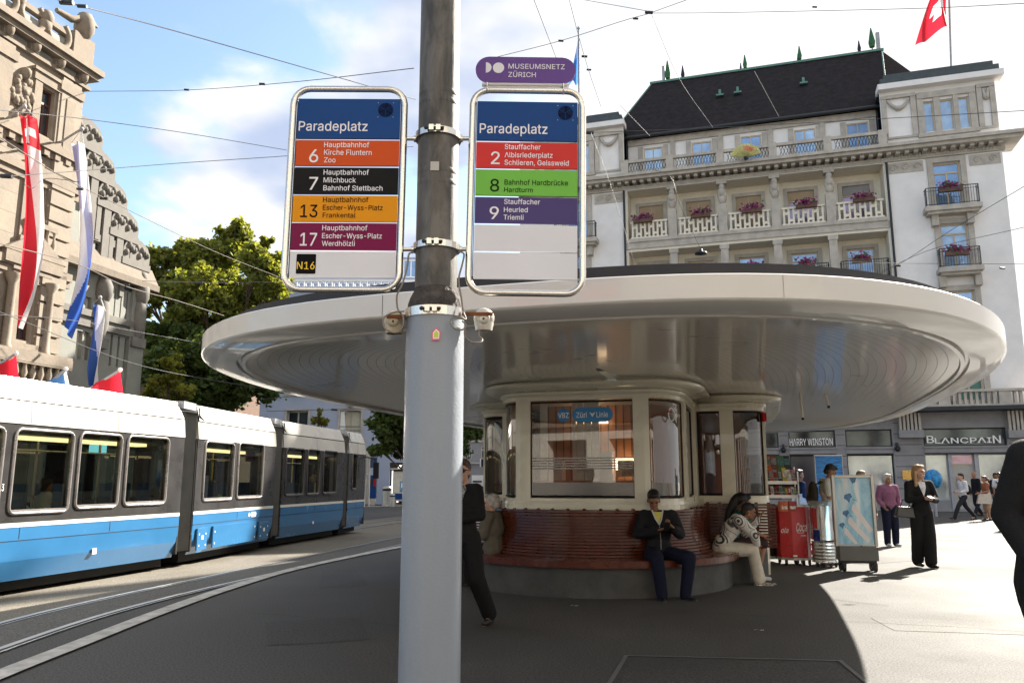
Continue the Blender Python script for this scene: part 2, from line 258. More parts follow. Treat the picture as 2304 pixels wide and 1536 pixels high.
GLY[chr(79)] = (269, [[131, -6, 102, -2, 74, 9, 50, 30, 32, 57, 22, 88, 17, 127, 21, 166, 32, 198, 49, 224, 73, 244, 101, 256, 136, 261, 165, 257, 192, 245, 218, 224, 235, 198, 246, 166, 250, 125, 246, 91, 242, 79, 234, 56, 218, 31, 193, 9, 164, -2], [130, 29, 154, 32, 174, 41, 188, 54, 201, 72, 204, 81, 209, 98, 212, 125, 209, 158, 201, 180, 189, 200, 171, 214, 154, 222, 136, 224, 113, 222, 93, 213, 78, 200, 66, 181, 57, 156, 55, 127, 57, 98, 66, 73, 77, 54, 93, 41, 113, 32]])
GLY[chr(80)] = (224, [[30, -3, 28, -2, 27, 1, 27, 255, 31, 257, 121, 257, 143, 255, 168, 246, 182, 235, 197, 217, 205, 194, 207, 177, 205, 153, 197, 131, 183, 113, 167, 101, 145, 93, 117, 90, 65, 90, 64, -1, 61, -3], [65, 124, 115, 124, 133, 126, 148, 131, 156, 138, 165, 152, 168, 161, 169, 178, 168, 188, 164, 199, 156, 210, 147, 216, 133, 221, 118, 223, 65, 223]])
GLY[chr(82)] = (226, [[30, -3, 28, -2, 27, 1, 27, 253, 28, 256, 121, 257, 144, 255, 169, 246, 184, 235, 198, 217, 205, 198, 208, 178, 204, 151, 197, 134, 189, 123, 184, 117, 161, 103, 215, 4, 217, 0, 215, -2, 178, -3, 174, -2, 122, 96, 119, 96, 65, 96, 64, -1, 61, -3], [65, 131, 134, 132, 148, 136, 158, 143, 164, 152, 168, 163, 170, 177, 168, 189, 164, 200, 157, 210, 147, 217, 133, 221, 118, 223, 65, 223]])
GLY[chr(83)] = (225, [[108, -7, 85, -5, 63, 2, 44, 12, 29, 29, 20, 47, 16, 67, 17, 69, 20, 71, 53, 70, 55, 69, 58, 55, 65, 45, 72, 38, 85, 32, 107, 28, 127, 29, 142, 33, 154, 40, 161, 46, 168, 58, 170, 69, 168, 79, 164, 87, 157, 93, 135, 104, 91, 117, 63, 127, 41, 142, 27, 162, 23, 188, 26, 207, 34, 225, 50, 241, 68, 252, 90, 259, 108, 260, 138, 259, 159, 252, 176, 241, 192, 225, 200, 209, 202, 188, 199, 186, 168, 186, 160, 205, 149, 216, 133, 224, 115, 226, 98, 225, 86, 221, 75, 216, 66, 207, 62, 198, 61, 191, 63, 178, 64, 174, 68, 169, 75, 163, 86, 157, 157, 135, 181, 121, 192, 111, 200, 100, 205, 85, 207, 68, 204, 49, 197, 33, 181, 14, 163, 2, 140, -5]])
GLY[chr(84)] = (226, [[96, -3, 94, -2, 93, 1, 93, 222, 15, 223, 13, 226, 13, 253, 14, 256, 17, 257, 128, 257, 209, 256, 211, 253, 211, 226, 209, 224, 207, 223, 131, 223, 131, 0, 130, -2, 127, -3]])
GLY[chr(85)] = (261, [[126, -7, 100, -4, 76, 5, 56, 19, 39, 39, 30, 61, 27, 88, 27, 253, 28, 256, 31, 257, 61, 257, 65, 254, 65, 90, 67, 73, 73, 58, 82, 46, 95, 37, 111, 31, 132, 29, 150, 32, 164, 37, 175, 45, 185, 58, 191, 73, 193, 87, 193, 253, 195, 256, 228, 257, 230, 256, 232, 253, 232, 85, 229, 63, 218, 38, 203, 20, 183, 5, 157, -4]])
GLY[chr(86)] = (242, [[102, -3, 100, -2, 98, 1, 8, 246, 6, 255, 9, 257, 42, 257, 45, 255, 110, 73, 120, 39, 120, 38, 121, 39, 124, 50, 130, 70, 194, 255, 198, 257, 230, 257, 233, 255, 231, 245, 142, 0, 138, -3]])
GLY[chr(87)] = (345, [[78, -3, 75, -1, 6, 249, 5, 253, 7, 256, 40, 257, 44, 255, 85, 98, 97, 42, 109, 99, 150, 255, 154, 257, 192, 256, 246, 45, 246, 45, 248, 53, 258, 99, 299, 254, 301, 256, 334, 257, 337, 255, 338, 253, 268, -1, 264, -3, 229, -3, 225, -1, 181, 160, 171, 202, 166, 175, 118, -1, 114, -3]])
GLY[chr(89)] = (238, [[102, -3, 100, -2, 99, 1, 99, 104, 5, 254, 7, 256, 9, 257, 48, 256, 107, 160, 118, 138, 124, 148, 137, 173, 189, 256, 227, 257, 229, 256, 231, 254, 137, 103, 136, -1, 133, -3]])
GLY[chr(90)] = (221, [[21, -3, 18, 0, 18, 24, 134, 194, 156, 223, 20, 223, 17, 226, 17, 255, 21, 257, 199, 256, 201, 253, 200, 229, 87, 64, 63, 31, 200, 32, 203, 28, 202, -1, 199, -3]])
GLY[chr(97)] = (197, [[74, -7, 63, -6, 46, -1, 32, 8, 22, 20, 14, 37, 12, 54, 14, 70, 19, 81, 26, 91, 37, 99, 48, 104, 77, 111, 117, 116, 131, 120, 133, 122, 134, 139, 126, 153, 120, 158, 109, 161, 94, 162, 79, 159, 68, 154, 60, 147, 53, 136, 49, 134, 18, 144, 17, 147, 23, 157, 38, 176, 52, 185, 65, 191, 83, 194, 109, 195, 132, 189, 145, 182, 153, 176, 163, 162, 170, 146, 171, 131, 170, -1, 167, -3, 137, -3, 135, 0, 135, 17, 127, 9, 119, 3, 109, -2, 95, -6], [81, 26, 100, 27, 113, 32, 122, 40, 130, 49, 133, 58, 135, 68, 135, 90, 108, 85, 68, 76, 59, 72, 55, 68, 50, 61, 50, 46, 54, 37, 58, 33, 66, 29]])
GLY[chr(98)] = (214, [[110, -7, 98, -6, 85, -1, 75, 5, 59, 24, 59, 0, 57, -3, 26, -3, 23, 0, 23, 253, 24, 256, 27, 257, 56, 257, 59, 255, 60, 204, 60, 167, 75, 183, 97, 194, 117, 195, 138, 192, 158, 182, 176, 167, 188, 147, 196, 122, 198, 98, 196, 66, 188, 41, 176, 22, 158, 5, 138, -4], [108, 26, 125, 29, 138, 35, 147, 45, 156, 62, 160, 76, 161, 89, 160, 114, 155, 129, 147, 144, 138, 153, 125, 160, 112, 162, 95, 160, 83, 154, 72, 143, 65, 129, 61, 114, 59, 95, 61, 75, 66, 59, 73, 44, 82, 35, 95, 29]])
GLY[chr(99)] = (200, [[101, -7, 78, -4, 57, 5, 38, 21, 29, 36, 25, 42, 17, 66, 14, 94, 17, 123, 25, 147, 38, 166, 56, 182, 78, 192, 102, 195, 129, 192, 142, 187, 155, 180, 172, 163, 183, 140, 182, 136, 151, 128, 148, 130, 146, 138, 139, 148, 128, 155, 113, 161, 103, 162, 87, 159, 75, 153, 64, 142, 57, 127, 53, 112, 51, 97, 53, 75, 57, 60, 65, 45, 74, 36, 88, 29, 104, 26, 113, 27, 128, 32, 138, 39, 143, 45, 151, 61, 175, 56, 183, 52, 180, 38, 174, 27, 165, 16, 154, 8, 143, 1, 131, -3, 117, -6]])
GLY[chr(100)] = (214, [[96, -7, 74, -4, 55, 5, 38, 21, 24, 41, 17, 66, 14, 91, 17, 123, 24, 147, 37, 167, 54, 182, 74, 192, 96, 195, 115, 194, 138, 182, 152, 168, 152, 211, 152, 255, 156, 257, 185, 257, 187, 256, 189, 253, 188, -1, 185, -3, 155, -3, 153, 0, 153, 23, 138, 6, 127, -1, 114, -6], [100, 26, 117, 29, 128, 34, 139, 44, 147, 60, 151, 76, 153, 93, 151, 113, 147, 129, 139, 144, 130, 153, 117, 160, 104, 162, 87, 160, 74, 153, 65, 144, 57, 129, 53, 114, 51, 95, 53, 75, 57, 60, 65, 45, 74, 36, 83, 31, 88, 29]])
GLY[chr(101)] = (204, [[103, -7, 79, -4, 57, 5, 38, 21, 25, 41, 17, 66, 14, 96, 17, 122, 25, 146, 37, 166, 56, 182, 77, 192, 107, 195, 117, 194, 133, 190, 151, 180, 163, 171, 170, 161, 182, 142, 187, 119, 189, 86, 187, 82, 52, 82, 53, 69, 58, 54, 66, 42, 77, 34, 91, 28, 106, 26, 125, 29, 141, 38, 146, 45, 150, 54, 153, 56, 182, 48, 184, 46, 184, 43, 179, 30, 171, 19, 157, 7, 142, -1, 126, -6], [52, 113, 150, 113, 146, 132, 136, 148, 129, 154, 117, 160, 105, 162, 88, 160, 74, 154, 64, 145, 57, 134]])
GLY[chr(102)] = (129, [[40, -3, 38, -2, 37, 1, 37, 160, 1, 162, 0, 165, 0, 191, 3, 193, 37, 193, 37, 216, 39, 232, 45, 244, 56, 255, 66, 261, 79, 267, 90, 268, 104, 268, 123, 262, 123, 255, 116, 232, 113, 231, 98, 234, 86, 232, 79, 228, 75, 220, 74, 193, 115, 192, 117, 189, 117, 164, 116, 162, 113, 161, 74, 161, 74, 0, 70, -3]])
GLY[chr(104)] = (207, [[26, -3, 24, -2, 23, 1, 23, 253, 24, 256, 56, 257, 59, 255, 60, 169, 75, 184, 94, 192, 116, 195, 132, 193, 148, 187, 164, 175, 172, 162, 180, 142, 182, 121, 182, 1, 180, -2, 149, -3, 145, -1, 145, 119, 142, 136, 134, 150, 125, 156, 121, 158, 104, 162, 93, 160, 81, 156, 66, 140, 61, 128, 59, -1, 56, -3]])
GLY[chr(105)] = (85, [[26, -3, 24, -2, 23, 1, 23, 189, 24, 191, 26, 193, 57, 193, 59, 191, 60, 189, 60, 0, 59, -2, 56, -3], [41, 218, 33, 220, 24, 225, 19, 233, 18, 242, 19, 250, 26, 259, 33, 263, 43, 265, 51, 263, 60, 257, 65, 250, 66, 240, 64, 232, 58, 224, 51, 220]])
GLY[chr(107)] = (192, [[26, -3, 24, -2, 23, 1, 24, 255, 27, 257, 56, 257, 59, 255, 60, 111, 141, 192, 181, 192, 182, 188, 174, 179, 104, 108, 188, 2, 188, -2, 185, -3, 146, -3, 77, 84, 60, 69, 59, -1, 56, -3]])
GLY[chr(108)] = (97, [[68, -4, 49, -1, 34, 8, 26, 23, 23, 42, 23, 253, 24, 256, 26, 257, 48, 257, 58, 256, 60, 253, 60, 50, 61, 39, 63, 33, 66, 30, 85, 30, 88, 28, 93, 2, 92, 0, 90, -2]])
GLY[chr(109)] = (307, [[26, -3, 24, -2, 23, 1, 23, 189, 24, 191, 26, 193, 57, 192, 59, 189, 59, 168, 74, 185, 85, 191, 98, 195, 107, 196, 129, 193, 147, 181, 156, 168, 159, 162, 166, 173, 177, 184, 203, 195, 220, 196, 233, 194, 251, 188, 264, 177, 273, 165, 279, 147, 281, 130, 281, 1, 280, -2, 277, -3, 246, -2, 245, 1, 245, 30, 245, 128, 242, 144, 234, 154, 223, 160, 211, 162, 198, 161, 188, 157, 181, 151, 176, 144, 172, 134, 171, 123, 170, -1, 167, -3, 135, -2, 134, 1, 134, 131, 131, 142, 124, 153, 114, 160, 102, 162, 90, 161, 80, 157, 72, 151, 66, 144, 61, 132, 59, -1, 56, -3]])
GLY[chr(110)] = (207, [[26, -3, 24, -2, 23, 1, 23, 189, 25, 192, 57, 192, 59, 189, 59, 167, 75, 184, 93, 192, 112, 195, 134, 192, 149, 186, 160, 178, 172, 162, 179, 141, 182, 122, 182, 59, 181, -1, 178, -3, 146, -2, 145, 1, 145, 119, 142, 136, 134, 150, 121, 158, 103, 162, 82, 156, 73, 149, 66, 140, 61, 128, 59, -1, 56, -3]])
GLY[chr(111)] = (210, [[101, -7, 78, -4, 57, 5, 38, 21, 25, 42, 18, 64, 14, 94, 17, 123, 25, 147, 38, 166, 56, 182, 77, 191, 106, 195, 129, 192, 149, 183, 170, 166, 182, 148, 191, 123, 194, 92, 191, 67, 188, 58, 182, 41, 170, 22, 150, 5, 129, -4], [102, 26, 120, 29, 134, 36, 143, 45, 151, 61, 155, 76, 157, 92, 155, 111, 151, 127, 144, 142, 133, 152, 120, 159, 106, 162, 87, 159, 75, 153, 64, 142, 57, 127, 53, 112, 51, 94, 53, 75, 57, 60, 65, 45, 74, 36, 83, 31, 88, 29]])
GLY[chr(112)] = (214, [[26, -74, 24, -73, 23, -70, 23, 191, 27, 193, 57, 192, 59, 189, 59, 165, 75, 183, 84, 188, 97, 194, 110, 195, 138, 192, 158, 182, 172, 170, 176, 167, 187, 148, 196, 121, 198, 98, 196, 67, 187, 40, 176, 22, 158, 5, 138, -4, 122, -6, 99, -6, 85, -1, 74, 6, 60, 22, 59, -72, 56, -74], [108, 26, 125, 29, 138, 35, 147, 45, 156, 62, 160, 76, 161, 89, 160, 114, 155, 129, 147, 144, 138, 153, 125, 160, 112, 162, 95, 160, 83, 154, 72, 143, 65, 129, 61, 114, 59, 95, 61, 75, 66, 59, 73, 44, 82, 35, 95, 29]])
GLY[chr(114)] = (132, [[26, -3, 24, -2, 23, 1, 23, 191, 27, 193, 57, 192, 59, 189, 59, 169, 62, 174, 75, 187, 89, 193, 100, 194, 121, 195, 124, 193, 124, 160, 121, 158, 102, 160, 92, 158, 82, 155, 72, 149, 66, 141, 61, 130, 60, 117, 59, -1, 56, -3]])
GLY[chr(115)] = (184, [[85, -7, 71, -6, 55, -1, 41, 6, 28, 18, 20, 31, 15, 47, 17, 50, 48, 55, 56, 41, 64, 33, 76, 28, 91, 26, 109, 29, 121, 34, 128, 41, 131, 52, 129, 58, 124, 66, 116, 71, 104, 75, 74, 82, 51, 90, 34, 102, 24, 119, 20, 137, 23, 152, 30, 167, 38, 175, 42, 180, 57, 188, 75, 193, 93, 195, 113, 194, 128, 189, 141, 182, 152, 171, 159, 160, 164, 147, 164, 144, 160, 142, 133, 136, 126, 148, 120, 154, 110, 161, 96, 163, 81, 161, 67, 155, 60, 148, 57, 139, 59, 130, 64, 124, 73, 119, 88, 114, 116, 108, 137, 100, 153, 89, 165, 72, 169, 52, 166, 36, 164, 32, 158, 22, 146, 9, 131, 0, 113, -5]])
GLY[chr(116)] = (116, [[82, -5, 61, -2, 44, 8, 33, 25, 29, 47, 29, 160, 3, 161, 1, 162, 0, 164, 0, 189, 1, 192, 29, 193, 30, 237, 33, 239, 62, 239, 64, 238, 66, 236, 66, 193, 101, 193, 104, 191, 105, 189, 105, 164, 103, 161, 66, 160, 66, 50, 67, 39, 70, 33, 76, 29, 85, 28, 103, 29, 110, 2, 109, 0, 107, -2]])
GLY[chr(117)] = (207, [[88, -6, 73, -4, 56, 2, 42, 12, 32, 28, 25, 46, 23, 70, 24, 191, 27, 193, 56, 193, 59, 191, 60, 72, 63, 53, 70, 40, 83, 31, 100, 28, 113, 30, 124, 34, 130, 39, 139, 50, 143, 61, 145, 74, 146, 191, 149, 193, 178, 193, 181, 191, 182, 189, 181, -1, 178, -3, 148, -3, 146, 0, 146, 21, 130, 5, 112, -3]])
GLY[chr(118)] = (197, [[81, -3, 78, -1, 7, 186, 7, 191, 10, 193, 42, 193, 45, 191, 85, 82, 97, 40, 101, 53, 109, 79, 149, 191, 152, 193, 185, 193, 188, 191, 188, 187, 116, -1, 112, -3]])
GLY[chr(119)] = (286, [[69, -3, 66, -1, 11, 181, 8, 189, 10, 192, 43, 193, 47, 191, 70, 106, 85, 46, 100, 108, 123, 191, 127, 193, 159, 192, 161, 190, 183, 111, 198, 49, 201, 61, 236, 185, 239, 192, 271, 193, 274, 191, 275, 189, 218, -1, 214, -3, 184, -3, 181, -1, 156, 85, 141, 143, 102, -1, 98, -3]])
GLY[chr(121)] = (197, [[44, -76, 24, -72, 21, -70, 28, -42, 32, -40, 44, -42, 51, -41, 58, -39, 62, -36, 69, -27, 78, -1, 7, 186, 7, 191, 10, 193, 42, 193, 45, 191, 85, 82, 96, 44, 97, 41, 98, 41, 109, 79, 150, 191, 153, 193, 185, 193, 187, 192, 189, 190, 99, -43, 90, -56, 81, -65, 71, -71]])
GLY[chr(122)] = (192, [[21, -3, 18, 0, 19, 25, 121, 157, 23, 158, 21, 162, 21, 191, 25, 193, 165, 193, 168, 192, 168, 163, 68, 31, 170, 30, 172, 27, 171, -1, 168, -3]])
GLY[chr(220)] = (261, [[126, -7, 100, -4, 76, 5, 56, 19, 39, 39, 30, 61, 27, 88, 27, 253, 28, 256, 31, 257, 61, 257, 65, 254, 65, 90, 67, 73, 73, 58, 82, 46, 95, 37, 111, 31, 132, 29, 150, 32, 164, 37, 175, 45, 185, 58, 191, 73, 193, 87, 193, 253, 195, 256, 228, 257, 230, 256, 232, 253, 232, 85, 229, 63, 218, 38, 203, 20, 183, 5, 157, -4], [93, 283, 85, 285, 76, 290, 72, 298, 70, 306, 72, 315, 78, 324, 85, 328, 94, 329, 102, 328, 111, 322, 115, 315, 117, 306, 115, 298, 109, 289, 102, 285], [164, 283, 157, 285, 148, 290, 144, 298, 142, 306, 144, 315, 150, 324, 157, 328, 167, 329, 174, 328, 183, 322, 187, 315, 189, 305, 187, 298, 181, 289, 174, 285]])
GLY[chr(246)] = (210, [[101, -7, 78, -4, 57, 5, 38, 21, 25, 42, 18, 64, 14, 94, 17, 123, 25, 147, 38, 166, 56, 182, 77, 191, 106, 195, 129, 192, 149, 183, 170, 166, 182, 148, 191, 123, 194, 92, 191, 67, 188, 58, 182, 41, 170, 22, 150, 5, 129, -4], [102, 26, 120, 29, 134, 36, 143, 45, 151, 61, 155, 76, 157, 92, 155, 111, 151, 127, 144, 142, 133, 152, 120, 159, 106, 162, 87, 159, 75, 153, 64, 142, 57, 127, 53, 112, 51, 94, 53, 75, 57, 60, 65, 45, 74, 36, 83, 31, 88, 29], [67, 218, 59, 220, 50, 225, 46, 233, 44, 242, 46, 250, 52, 259, 59, 263, 68, 265, 77, 263, 85, 257, 89, 250, 91, 242, 89, 233, 83, 224, 77, 220], [139, 218, 131, 220, 122, 225, 118, 233, 116, 242, 118, 250, 124, 259, 131, 263, 140, 265, 148, 263, 157, 257, 161, 250, 163, 242, 161, 233, 155, 224, 148, 220]])
GLY[chr(252)] = (207, [[88, -6, 73, -4, 56, 2, 42, 12, 32, 28, 25, 46, 23, 70, 24, 191, 27, 193, 56, 193, 59, 191, 60, 72, 63, 53, 70, 40, 83, 31, 100, 28, 113, 30, 124, 34, 130, 39, 139, 50, 143, 61, 145, 74, 146, 191, 149, 193, 178, 193, 181, 191, 182, 189, 181, -1, 178, -3, 148, -3, 146, 0, 146, 21, 130, 5, 112, -3], [66, 218, 58, 220, 50, 225, 45, 233, 43, 242, 45, 250, 51, 259, 58, 263, 67, 265, 75, 263, 84, 257, 88, 250, 90, 242, 88, 233, 82, 224, 75, 220], [137, 218, 130, 220, 122, 225, 117, 233, 115, 242, 117, 250, 123, 259, 131, 263, 140, 264, 147, 263, 156, 257, 160, 250, 162, 241, 160, 233, 154, 224, 147, 220]])
def text_mesh(txt, shear=0, bold=0.0):
    k = (txt, shear, bold)
    if k in _tc: return _tc[k]
    c = bpy.data.curves.new('t', 'CURVE'); c.dimensions = '2D'; c.fill_mode = 'BOTH'; x0 = 0
    for ch in txt:
        if ch == ' ': x0 += 95; continue
        w, L_ = GLY[ch]
        LL = [list(zip(l[::2], l[1::2])) for l in L_]
        for l in LL:
            sp = c.splines.new('POLY'); sp.points.add(len(l)-1); sp.use_cyclic_u = True
            for i, (x, y) in enumerate(l): sp.points[i].co = ((x+x0)/500+shear*y/500, y/500, 0, 1)
        x0 += w
    o = bpy.data.objects.new('t', c); col.objects.link(o); bpy.context.view_layer.update()
    me = bpy.data.meshes.new_from_object(o.evaluated_get(bpy.context.evaluated_depsgraph_get()))
    v = [tuple(x.co) for x in me.vertices]; f = [tuple(p.vertices) for p in me.polygons]
    bpy.data.objects.remove(o); bpy.data.curves.remove(c); bpy.data.meshes.remove(me)
    _tc[k] = (v, f); return v, f
def put_text(mb, txt, fn, x0, x1, zb, zt, m, shear=0, bold=.008):
    """letters of height (capital) zt-zb, stretched to span x0..x1; fn maps (x,z)->world"""
    v, f = text_mesh(txt, shear, bold); xs = [p[0] for p in v]; a, b = min(xs), max(xs)
    cap = .514; kx = (x1-x0)/(b-a); kz = (zt-zb)/cap
    mb.add([fn(x0+(p[0]-a)*kx, zb+p[1]*kz) for p in v], f, m)
def bez(p0, p1, p2, p3, n=12):
    p0, p1, p2, p3 = map(Vector, (p0, p1, p2, p3)); r = []
    for i in range(n+1):
        t = i/n; r.append(p0*(1-t)**3+p1*3*t*(1-t)**2+p2*3*t*t*(1-t)+p3*t**3)
    return r
def catmull(pts, n=6):
    pts = [Vector(p) for p in pts]; P = [pts[0]*2-pts[1]]+pts+[pts[-1]*2-pts[-2]]; r = []
    for i in range(1, len(P)-2):
        for k in range(n):
            t = k/n; a, b, c, d = P[i-1:i+3]
            r.append(.5*((2*b)+(c-a)*t+(2*a-5*b+4*c-d)*t*t+(3*b-a-3*c+d)*t**3))
    r.append(pts[-1]); return r
# ---------------------------------------------------------------- ground
def asphalt(name, base, sc2=1.0, crack=True):
    m = bpy.data.materials.new(name); m.use_nodes = True; t = m.node_tree; b = t.nodes['Principled BSDF']; L = t.links.new
    tc = N('ShaderNodeTexCoord', t)
    a = N('ShaderNodeTexNoise', t, inp={'Scale': .35, 'Detail': 6, 'Roughness': .6}); L(tc.outputs['Object'], a.inputs['Vector'])
    f = N('ShaderNodeTexNoise', t, inp={'Scale': 55, 'Detail': 5}); L(tc.outputs['Object'], f.inputs['Vector'])
    sp_ = N('ShaderNodeTexVoronoi', t, inp={'Scale': 1.3, 'Randomness': 1}); L(tc.outputs['Object'], sp_.inputs['Vector']); sr = N('ShaderNodeMapRange', t, inp={1: .02, 2: .03, 3: .55, 4: 1}); L(sp_.outputs[0], sr.inputs[0])
    w = N('ShaderNodeTexVoronoi', t, inp={'Scale': 75}); L(tc.outputs['Object'], w.inputs['Vector'])
    r1 = N('ShaderNodeMapRange', t, inp={1: .3, 2: .7, 3: .75, 4: 1.25}); L(a.outputs[0], r1.inputs[0])
    r2 = N('ShaderNodeMapRange', t, inp={1: .3, 2: .7, 3: .45, 4: 1.65}); L(f.outputs[0], r2.inputs[0])
    r3 = N('ShaderNodeMapRange', t, inp={1: 0, 2: .12, 3: 2.2, 4: 1}); L(w.outputs[0], r3.inputs[0])
    mm = N('ShaderNodeMath', t, operation='MULTIPLY'); L(r1.outputs[0], mm.inputs[0]); L(r2.outputs[0], mm.inputs[1])
    m2 = N('ShaderNodeMath', t, operation='MULTIPLY'); L(mm.outputs[0], m2.inputs[0]); L(r3.outputs[0], m2.inputs[1]); m3 = N('ShaderNodeMath', t, operation='MULTIPLY'); L(m2.outputs[0], m3.inputs[0]); L(sr.outputs[0], m3.inputs[1]); m2 = m3
    mx = N('ShaderNodeMix', t, data_type='RGBA', blend_type='MULTIPLY'); mx.inputs[0].default_value = 1; mx.inputs[6].default_value = (*base, 1)
    L(m2.outputs[0], mx.inputs[7]); L(mx.outputs[2], b.inputs['Base Color'])
    rr = N('ShaderNodeMapRange', t, inp={1: .3, 2: .7, 3: .62, 4: .9}); L(a.outputs[0], rr.inputs[0]); L(rr.outputs[0], b.inputs['Roughness'])
    b.inputs['Specular IOR Level'].default_value = .3
    bp = N('ShaderNodeBump', t, inp={'Strength': .5, 'Distance': .008}); L(f.outputs[0], bp.inputs['Height']); L(bp.outputs[0], b.inputs['Normal'])
    MATS[name] = m; return m
MA = asphalt('asphalt', (.066, .064, .061)); MRB = asphalt('track_bed', (.15, .135, .11)); MR2 = asphalt('slab_concrete', (.10, .096, .088))
g = MB(); g.quad((-400, -300, 0), (400, -300, 0), (400, 500, 0), (-400, 500, 0), MA); g.build('ground', kind='structure')
r1p = [(-5.0, 2.5), (-5.2, 5.5), (-5.25, 8.47), (-5.08, 10.2), (-4.69, 12.21), (-4.14, 14.96), (-3.55, 17.9), (-2.83, 21.5), (-1.5, 27), (.6, 34)]
r2p = [(-3.9, 2.5), (-4.35, 5.5), (-4.45, 7.27), (-4.47, 8.74), (-4.36, 9.96), (-4.1, 11.45), (-3.66, 13.44), (-3.05, 16.2), (-2.45, 18.97), (-1.3, 23.5), (1.2, 32)]
def off(path, d):
    r = []
    for i, p in enumerate(path):
        a = Vector(path[max(0, i-1)]); b = Vector(path[min(len(path)-1, i+1)]); t = (b-a).normalized(); r.append((p[0]+t.y*d, p[1]-t.x*d))
    return r
P1 = [tuple(p)[:2] for p in catmull([(x, y, 0) for x, y in r1p])]
P2 = [tuple(p)[:2] for p in catmull([(x, y, 0) for x, y in r2p])]
def strip(mb, path, d0, d1, z, m, z2=None):
    A = off(path, d0); B = off(path, d1)
    for i in range(len(path)-1):
        mb.quad((*A[i], z), (*B[i], z), (*B[i+1], z), (*A[i+1], z), m)
steel = mat('rail_steel', (.5, .49, .48), .38, 1, 0)
darkgap = mat('rail_groove', (.02, .02, .02), .8, 0, .1)
tb = MB(); strip(tb, P1, -4.6, -.06, .004, MRB); tb.build('road', kind='structure')
tb = MB(); [tb.quad((*P1[int(i*(len(P1)-1)/60)], .008), (*P2[int(i*(len(P2)-1)/60)], .008), (*P2[int((i+1)*(len(P2)-1)/60)], .008), (*P1[int((i+1)*(len(P1)-1)/60)], .008), MR2) for i in range(60)]; tb.build('track_slab', kind='structure')
def rail(d, label, P=P1):
    m = MB(); strip(m, P, d-.035, d+.03, .014, steel); strip(m, P, d+.032, d+.075, .012, darkgap); strip(m, P, d+.077, d+.1, .014, steel); return m.build('tram_rail', None, label, 'rail', 'tram rails set in the street')
rail(0, 'worn steel tram rail farther from the kiosk, shining along the pale road edge')
rail(0, 'worn steel tram rail nearest the white painted line and the kiosk', P2)
rail(-2.6, 'tram rail under the near side of the blue tram')
rail(-3.6, 'tram rail under the far side of the blue tram')
lw = [(-3.4, 2.5, 0), (-3.75, 4.7, 0), (-3.85, 6.35, 0), (-3.87, 7.46, 0), (-3.9, 9.2, 0), (-3.83, 11.32, 0), (-3.52, 13.91, 0), (-2.4, 18.1, 0), (-.7, 23, 0), (1.9, 30, 0)]
white = mat('road_paint', (.50, .48, .44), .7, 0, .3, 5)
m = MB(); strip(m, [tuple(p)[:2] for p in catmull(lw)], -.1, .1, .018, white); m.build('painted_line', kind='structure')
# utility cover in the pavement
mc = mat('cover_frame', (.16, .16, .155), .5, .3); m = MB(); A, B, C_, D = (.96, 7.03), (2.67, 6.84), (2.45, 5.2), (.5, 5.35)
def seg(mb, a, b, w, z, mt):
    a = Vector(a); b = Vector(b); t = (b-a).normalized()*w/2; n = Vector((-t.y, t.x))
    mb.quad((*(a-n), z), (*(b-n), z), (*(b+n), z), (*(a+n), z), mt)
root = thing('utility_cover', 'large flat asphalt-filled utility cover with thin grey frame in the pavement', 'utility cover', (1.6, 6, 0))
for i, (a, b) in enumerate(((A, B), (B, C_), (C_, D), (D, A))): seg(m, a, b, .035, .006+.002*(i % 2), mc)
m.build('frame', root)
m = MB(); m.quad((1.0, 6.98, .004), (.55, 5.4, .004), (2.41, 5.25, .004), (2.62, 6.8, .004), asphalt('cover_fill', (.056, .054, .051))); m.build('infill', root)
# litter
lm = mat('litter', (.7, .68, .62), .7)
for (u, v), lb in (((1285, 1363), 'small crumpled white paper scrap on the dark pavement before the bench'), ((1700, 1418), 'tiny pale litter scrap on shaded pavement below the seated pair')):
    p = gz(u, v); m = MB()
    for k in range(5): a = k*1.3; m.add([(p.x+.02*k-.03, p.y+.01*sin(a), .004), (p.x+.02*k, p.y-.012, .012+.006*sin(a)), (p.x+.02*k+.005, p.y+.015, .01)], [(0, 1, 2)], lm)
    m.build('litter', None, lb, 'litter')

# repaired patches, tar seams and a drain cover
pa1 = asphalt('asphalt_repair', (.055, .054, .052)); pa2 = asphalt('asphalt_old', (.076, .073, .069)); tar = mat('tar_seam', (.02, .02, .02), .95, 0, .2, spec=.1)
rg = random.Random(21)
m = MB()
for k, (x, y, w, h, a) in enumerate(((-1.9, 8.2, .9, 1.3, .3), (4.6, 8.4, 1.6, .7, -.2), (6.9, 15.5, 2.4, 1.2, .5), (9.5, 21, 3, 2, .1), (-2.6, 12.5, .6, 2.2, .25), (3.2, 5.6, .8, 1.1, .9))):
    R_ = Matrix.Rotation(a, 2); P = [Vector((x, y))+R_ @ Vector((sx*w/2+rg.uniform(-.05, .05), sy*h/2+rg.uniform(-.05, .05))) for sx, sy in ((-1, -1), (0, -1.02), (1, -1), (1, 1), (0, 1.03), (-1, 1))]
    m.add([(p.x, p.y, .003) for p in P], [tuple(range(6))], pa1 if k % 2 == 0 else pa2)
m.build('asphalt_patches', kind='structure')
m = MB()
for (x, y, dx, dy, n) in ((2.2, 9.3, .28, -.12, 9), (5.2, 11.8, .45, .1, 12), (-2.9, 9.2, .35, -.15, 6)):
    p = Vector((x, y))
    for i in range(n):
        q = p+Vector((dx+rg.uniform(-.1, .1), dy+rg.uniform(-.1, .1))); seg(m, p, q, rg.uniform(.003, .007), .007+.0002*(i % 5), tar); p = q
m.build('pavement_cracks', kind='structure')
